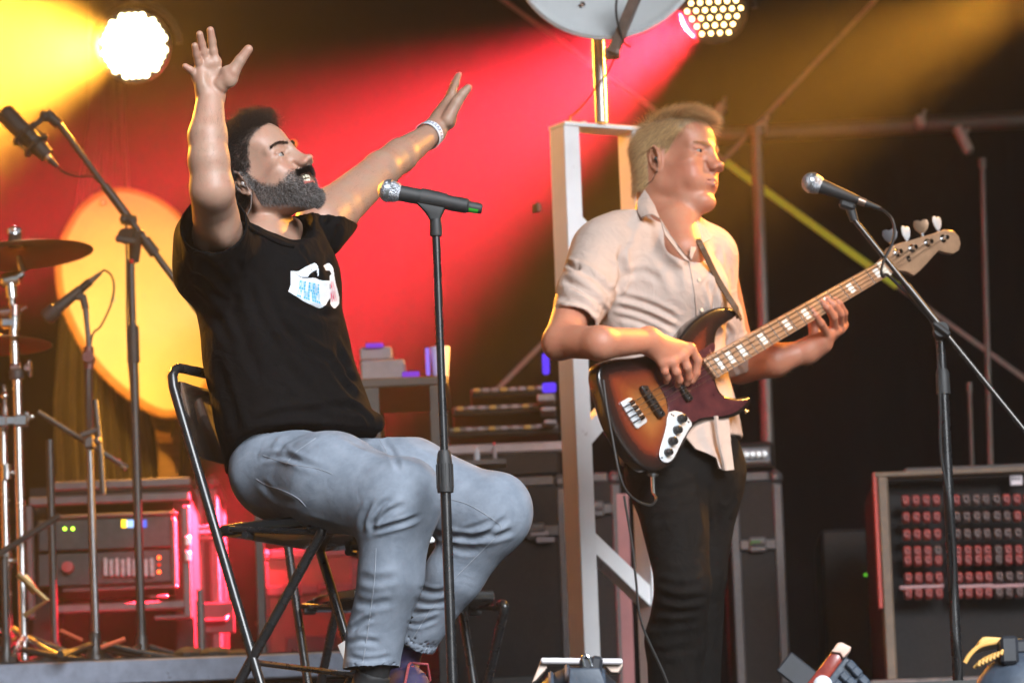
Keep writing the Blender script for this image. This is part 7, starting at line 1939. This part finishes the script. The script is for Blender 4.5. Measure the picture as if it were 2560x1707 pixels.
b = MB(); b.box(zc_(22, 808), (.045, .03, .026), bev=.006); b.cyl(zc_(36, 822), zc_(36, 792), .0155, n=14); b.obj("collar", m_chrome, cs)
b = MB(); b.cyl(zc_(38, 930), zc_(34, 815), .0135, n=14); b.obj("middle_tube", mat("satin_chrome", (.55, .54, .55), .25, metal=1.0, var=.1), cs)
b = MB(); b.cyl(zc_(28, 920), zc_(52, 918), .0155, n=14); b.box(zc_(66, 920), (.014, .02, .02), bev=.004); b.box(zc_(75, 922), (.012, .02, .05), bev=.005); b.obj("clamp", MATS["red_lit_clamp"], cs)
b = MB(); b.cyl(zc_(42, 948), zc_(40, 926), .020, n=16); b.obj("collar", m_blkm, cs)
b = MB(); b.cyl(V((zc_(46, 1040).x, YC_, RT + .03)), zc_(43, 950), .0130, n=14); b.obj("lower_tube", MATS["satin_chrome"], cs)
b = MB(); b.box(zc_(54, 1052), (.036, .04, .034), bev=.005); b.box(zc_(6, 1054), (.030, .04, .034), bev=.005); b.box(zc_(30, 1052), (.04, .026, .026), bev=.004); b.sphere(zc_(80, 1042), .008, 10); b.box(zc_(70, 1042), (.012, .02, .028), bev=.004); b.obj("bracket", m_chrome, cs)
tripod_base(cs, V((zc_(46, 1040).x, YC_, RT)), .28, 3, .5, .09, m=MATS["satin_chrome"])
hs = thing("hi_hat_stand", "chrome hi-hat stand just left of the cymbal stand, lower left edge", "stand", V((P(14, 1300, YC_ + .05).x, YC_ + .05, RT)))
p = P(8, 1075, YC_ + .05); b = MB(); b.cyl(V((p.x, p.y, RT + .03)), p, .0125, n=14); b.obj("tube", MATS["satin_chrome"], hs)
for yy in (1180, 1400): b = MB(); q0 = P(16, yy, YC_ + .04); b.cyl(q0 + V((0, 0, -.02)), q0 + V((0, 0, .02)), .017, n=14); b.box(q0 + V((.03, -.01, .0)), (.03, .014, .012), Matrix.Rotation(-.4, 3, 'Y'), bev=.003); b.obj("clamp", m_chrome, hs)
b = MB(); q0 = P(12, 990, YC_ + .05); b.sphere(q0, .012, 12); b.cyl(q0 + V((0, 0, -.03)), q0 + V((0, 0, .03)), .006, n=10); b.cyl(q0 + V((0, 0, -.09)), q0 + V((0, 0, -.03)), .009, n=10); b.obj("clutch", m_chrome, hs)
tripod_base(hs, V((p.x, p.y, RT)), .24, 3, 1.4, .12, m=MATS["satin_chrome"])
cymbal(P(-28, 852, YC_ + .1), V((.02, .01, 1)), 160 * mpp(YC_), "bronze cymbal below the wide one at the left edge, its tip showing", .04)
# brass-coloured pedal struts and legs with red light put into their colour at the drum foot
b = MB(); b.tube([P(45, 1435, 2.7), P(118, 1500, 2.7), P(60, 1540, 2.7)], .008, 8); b.tube([P(60, 1440, 2.72), P(90, 1480, 2.72)], .012, 8)
tag(b.obj("pedal_strut", mat("brass_strut", (.32, .22, .10), .35, metal=.8, var=.2)), "bent brass-coloured pedal strut at the lower left", "strut")
for i, (xa, ya, xb, yb) in enumerate(((252, 1618, 312, 1596), (150, 1575, 205, 1600))):
    b = MB(); b.tube([P(xa, ya, 2.6), P(xb, yb, 2.62)], .006, 8); tag(b.obj("tripod_leg", mat("red_lit_leg", (.5, .10, .05), .35, metal=.4)), ("metal rod coloured as lit orange-red lying on the riser edge", "short reddish metal rod lying beside the stands' feet")[i], "rod")
for i, (px, py) in enumerate(((430, 1600), (120, 1612), (330, 1618))):
    b = MB(); p = P(px, py, 2.75); b.tube(cr([V((p.x - .25, 2.72, RT + .008)), V((p.x - .1, 2.66, RT + .010)), V((p.x + .05, 2.74, RT + .008)), V((p.x + .22, 2.68, RT + .009))], 6), .005, 6)
    tag(b.obj("floor_cable", m_cable), ("black cable on the riser under the black bag", "black cable on the riser at the far left", "black cable on the riser before the boom stand's foot")[i], "cable")

# ------------------------------------------------------------------ lamps at the stage front edge, tops in view
m_lampb = mat("lamp_blue_grey", (.045, .060, .085), .5, var=.25, vscale=25, bump=.3, bscale=120)
m_lampd = mat("lamp_dark", (.016, .018, .024), .55, var=.3, vscale=30)
YF = -1.25
def f1():
    t = thing("floor_lamp", "dark rounded floor lamp with a white bar and metal loop at the bottom centre", "stage light", V((P(1450, 1760, YF).x, YF, FLOORLOW)), "lamps along the stage front")
    q = lambda px, py, dy=0: P(px, py, YF + dy)
    c_ = q(1448, 1790); rr = (P(1448, 1664, YF).z - c_.z)
    b = MB(); b.sphere(c_, rr, 28, (1.0, .8, 1.0)); b.obj("housing", m_lampd, t)
    b = MB()
    for k_ in (-.55, -.2, .15, .5):
        b.tube([c_ + V((math.cos(a) * rr * 1.01 * math.cos(k_), -.8 * rr * 1.01 * math.sin(a) * .9 - .01, math.sin(a) * rr * 1.01)) if False else c_ + V((math.sin(k_) * rr * 1.02, -.82 * rr * math.cos(k_) * math.cos(a), rr * 1.01 * math.cos(k_) * math.sin(a))) for a in [.3 + i * .12 for i in range(11)]], .006, 6)
    b.obj("cooling_fins", m_lampb, t)
    b = MB(); b.prism([q(1422, 1668, -.12), q(1500, 1668, -.12), q(1520, 1720, -.12), q(1490, 1740, -.12), q(1420, 1740, -.12)], V((0, .05, 0)), .006); b.obj("cover", m_lampb, t)
    b = MB(); b.beam(q(1352, 1653, .13), q(1556, 1655, .13), .05, .011, bev=.003); b.obj("white_bar", mat("white_lamp_bar", (.68, .64, .66), .4, var=.05), t)
    for s_, L in ((0, [(1352, 1650), (1366, 1648), (1368, 1668), (1340, 1700), (1330, 1705)]), (1, [(1556, 1652), (1557, 1662), (1546, 1680), (1528, 1680), (1510, 1662), (1508, 1654)])):
        b = MB(); b.prism([q(a, e, .12) for a, e in L], V((0, .05, 0)), .003); b.obj("bar_end", mat("peach_bar_end", (.62, .48, .40), .45, var=.08), t)
    b = MB(); b.tube(cr([q(1462, 1665, -.05), q(1457, 1641, -.05), q(1470, 1640, -.05), q(1480, 1668, -.05), q(1484, 1676, -.06)], 5), .0028, 8); b.obj("metal_loop", m_chrome, t)
    b = MB(); b.box(q(1468, 1662, -.03), (.03, .04, .03), bev=.006); b.box(q(1490, 1662, -.03), (.024, .04, .034), Matrix.Rotation(.2, 3, 'Y'), bev=.006); b.obj("lug", m_lampd, t)
    b = MB(); b.box(V((c_.x, YF, FLOORLOW + .03)), (.3, .22, .06), bev=.01); b.box(V((c_.x, YF, (FLOORLOW + c_.z) / 2)), (.10, .10, c_.z - FLOORLOW - .06)); b.obj("base", m_lampd, t)
def f2():
    t = thing("floor_lamp", "blue-grey ribbed floor lamp tilted left with an orange-lit lens side, at the bottom right", "stage light", V((P(2080, 1760, YF).x, YF, FLOORLOW)), "lamps along the stage front")
    q = lambda px, py, dy=0: P(px, py, YF + dy)
    b = MB(); b.prism([q(2112, 1640), q(2124, 1646), q(2188, 1716), q(2120, 1790), q(2040, 1760), q(2062, 1700)], V((0, .16, 0)), .006); b.obj("housing", m_lampb, t)
    for (cx, cyy) in ((2128, 1662), (2112, 1690), (2142, 1678), (2128, 1704), (2096, 1712), (2160, 1700), (2146, 1722)):
        b = MB(); p = q(cx, cyy, -.006); b.box(p, (.016, .014, .020), Matrix.Rotation(-.72, 3, 'Y'), bev=.003); b.obj("rib", m_lampb, t)
    b = MB(); b.prism([q(2078, 1628, -.02), q(2094, 1606, -.02), q(2104, 1604, -.02), q(2128, 1616, -.02), q(2126, 1626, -.02), q(2108, 1644, -.02), q(2100, 1632, -.02)], V((0, .18, 0)), .004); b.obj("hood", mat("peach_hood", (.62, .42, .34), .45, var=.06), t)
    b = MB(); b.prism([q(2078, 1630, -.012), q(2102, 1634, -.012), q(2106, 1650, -.012), q(2040, 1740, -.012), q(2000, 1730, -.012)], V((0, .17, 0)), .004); b.obj("lens", mat("red_lens", (.22, .03, .02), .2, var=.4, vscale=40, coat=.4), t)
    b = MB(); b.sphere(q(2056, 1712, -.005), .020, 16); b.obj("bright_lens", mat("white_lens", (.75, .80, .85), .1, coat=.5), t)
    b = MB(); b.beam(q(1990, 1716, .0), q(2028, 1668, .0), .012, .10, bev=.003); b.obj("barn_door", m_lampd, t)
    c_ = q(2090, 1760); b = MB(); b.box(V((c_.x, YF + .08, FLOORLOW + .03)), (.28, .22, .06), bev=.01); b.box(V((c_.x, YF + .08, (FLOORLOW + c_.z) / 2 + .02)), (.08, .10, c_.z - FLOORLOW - .02)); b.obj("base", m_lampd, t)
def f3():
    t = thing("floor_lamp", "big dark blue floor lamp with edges coloured as amber-lit in the bottom right corner", "stage light", V((P(2540, 1760, YF).x, YF, FLOORLOW)), "lamps along the stage front")
    q = lambda px, py, dy=0: P(px, py, YF + dy)
    c_ = q(2560, 1790); b = MB(); b.sphere(c_, 130 * mpp(YF), 28, (1.05, .8, 1.25)); b.obj("housing", m_lampb, t)
    am = mat("amber_lit_edge", (.75, .42, .12), .35, var=.06)  # amber light painted on the edges, nothing here emits
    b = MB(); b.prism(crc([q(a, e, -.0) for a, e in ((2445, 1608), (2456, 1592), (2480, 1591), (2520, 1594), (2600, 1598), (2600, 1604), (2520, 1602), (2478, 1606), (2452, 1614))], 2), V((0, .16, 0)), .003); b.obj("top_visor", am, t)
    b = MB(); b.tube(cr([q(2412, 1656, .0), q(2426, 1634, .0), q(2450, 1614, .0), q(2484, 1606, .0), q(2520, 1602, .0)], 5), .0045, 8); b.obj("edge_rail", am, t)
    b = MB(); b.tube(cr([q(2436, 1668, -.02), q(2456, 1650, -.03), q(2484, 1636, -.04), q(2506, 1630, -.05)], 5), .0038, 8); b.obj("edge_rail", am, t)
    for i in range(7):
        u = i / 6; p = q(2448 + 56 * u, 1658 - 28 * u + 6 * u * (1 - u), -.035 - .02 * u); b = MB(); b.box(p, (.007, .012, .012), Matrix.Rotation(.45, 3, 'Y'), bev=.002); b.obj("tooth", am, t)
    b = MB(); b.box(q(2520, 1628, -.02), (.035, .08, .055), bev=.006); b.box(q(2552, 1618, -.0), (.05, .05, .03), bev=.006); b.obj("yoke_joint", m_lampd, t)
    b = MB(); b.box(V((c_.x, YF, FLOORLOW + .03)), (.3, .22, .06), bev=.01); b.box(V((c_.x, YF, (FLOORLOW + c_.z) / 2)), (.10, .10, c_.z - FLOORLOW - .06)); b.obj("base", m_lampd, t)
f1(); f2(); f3()
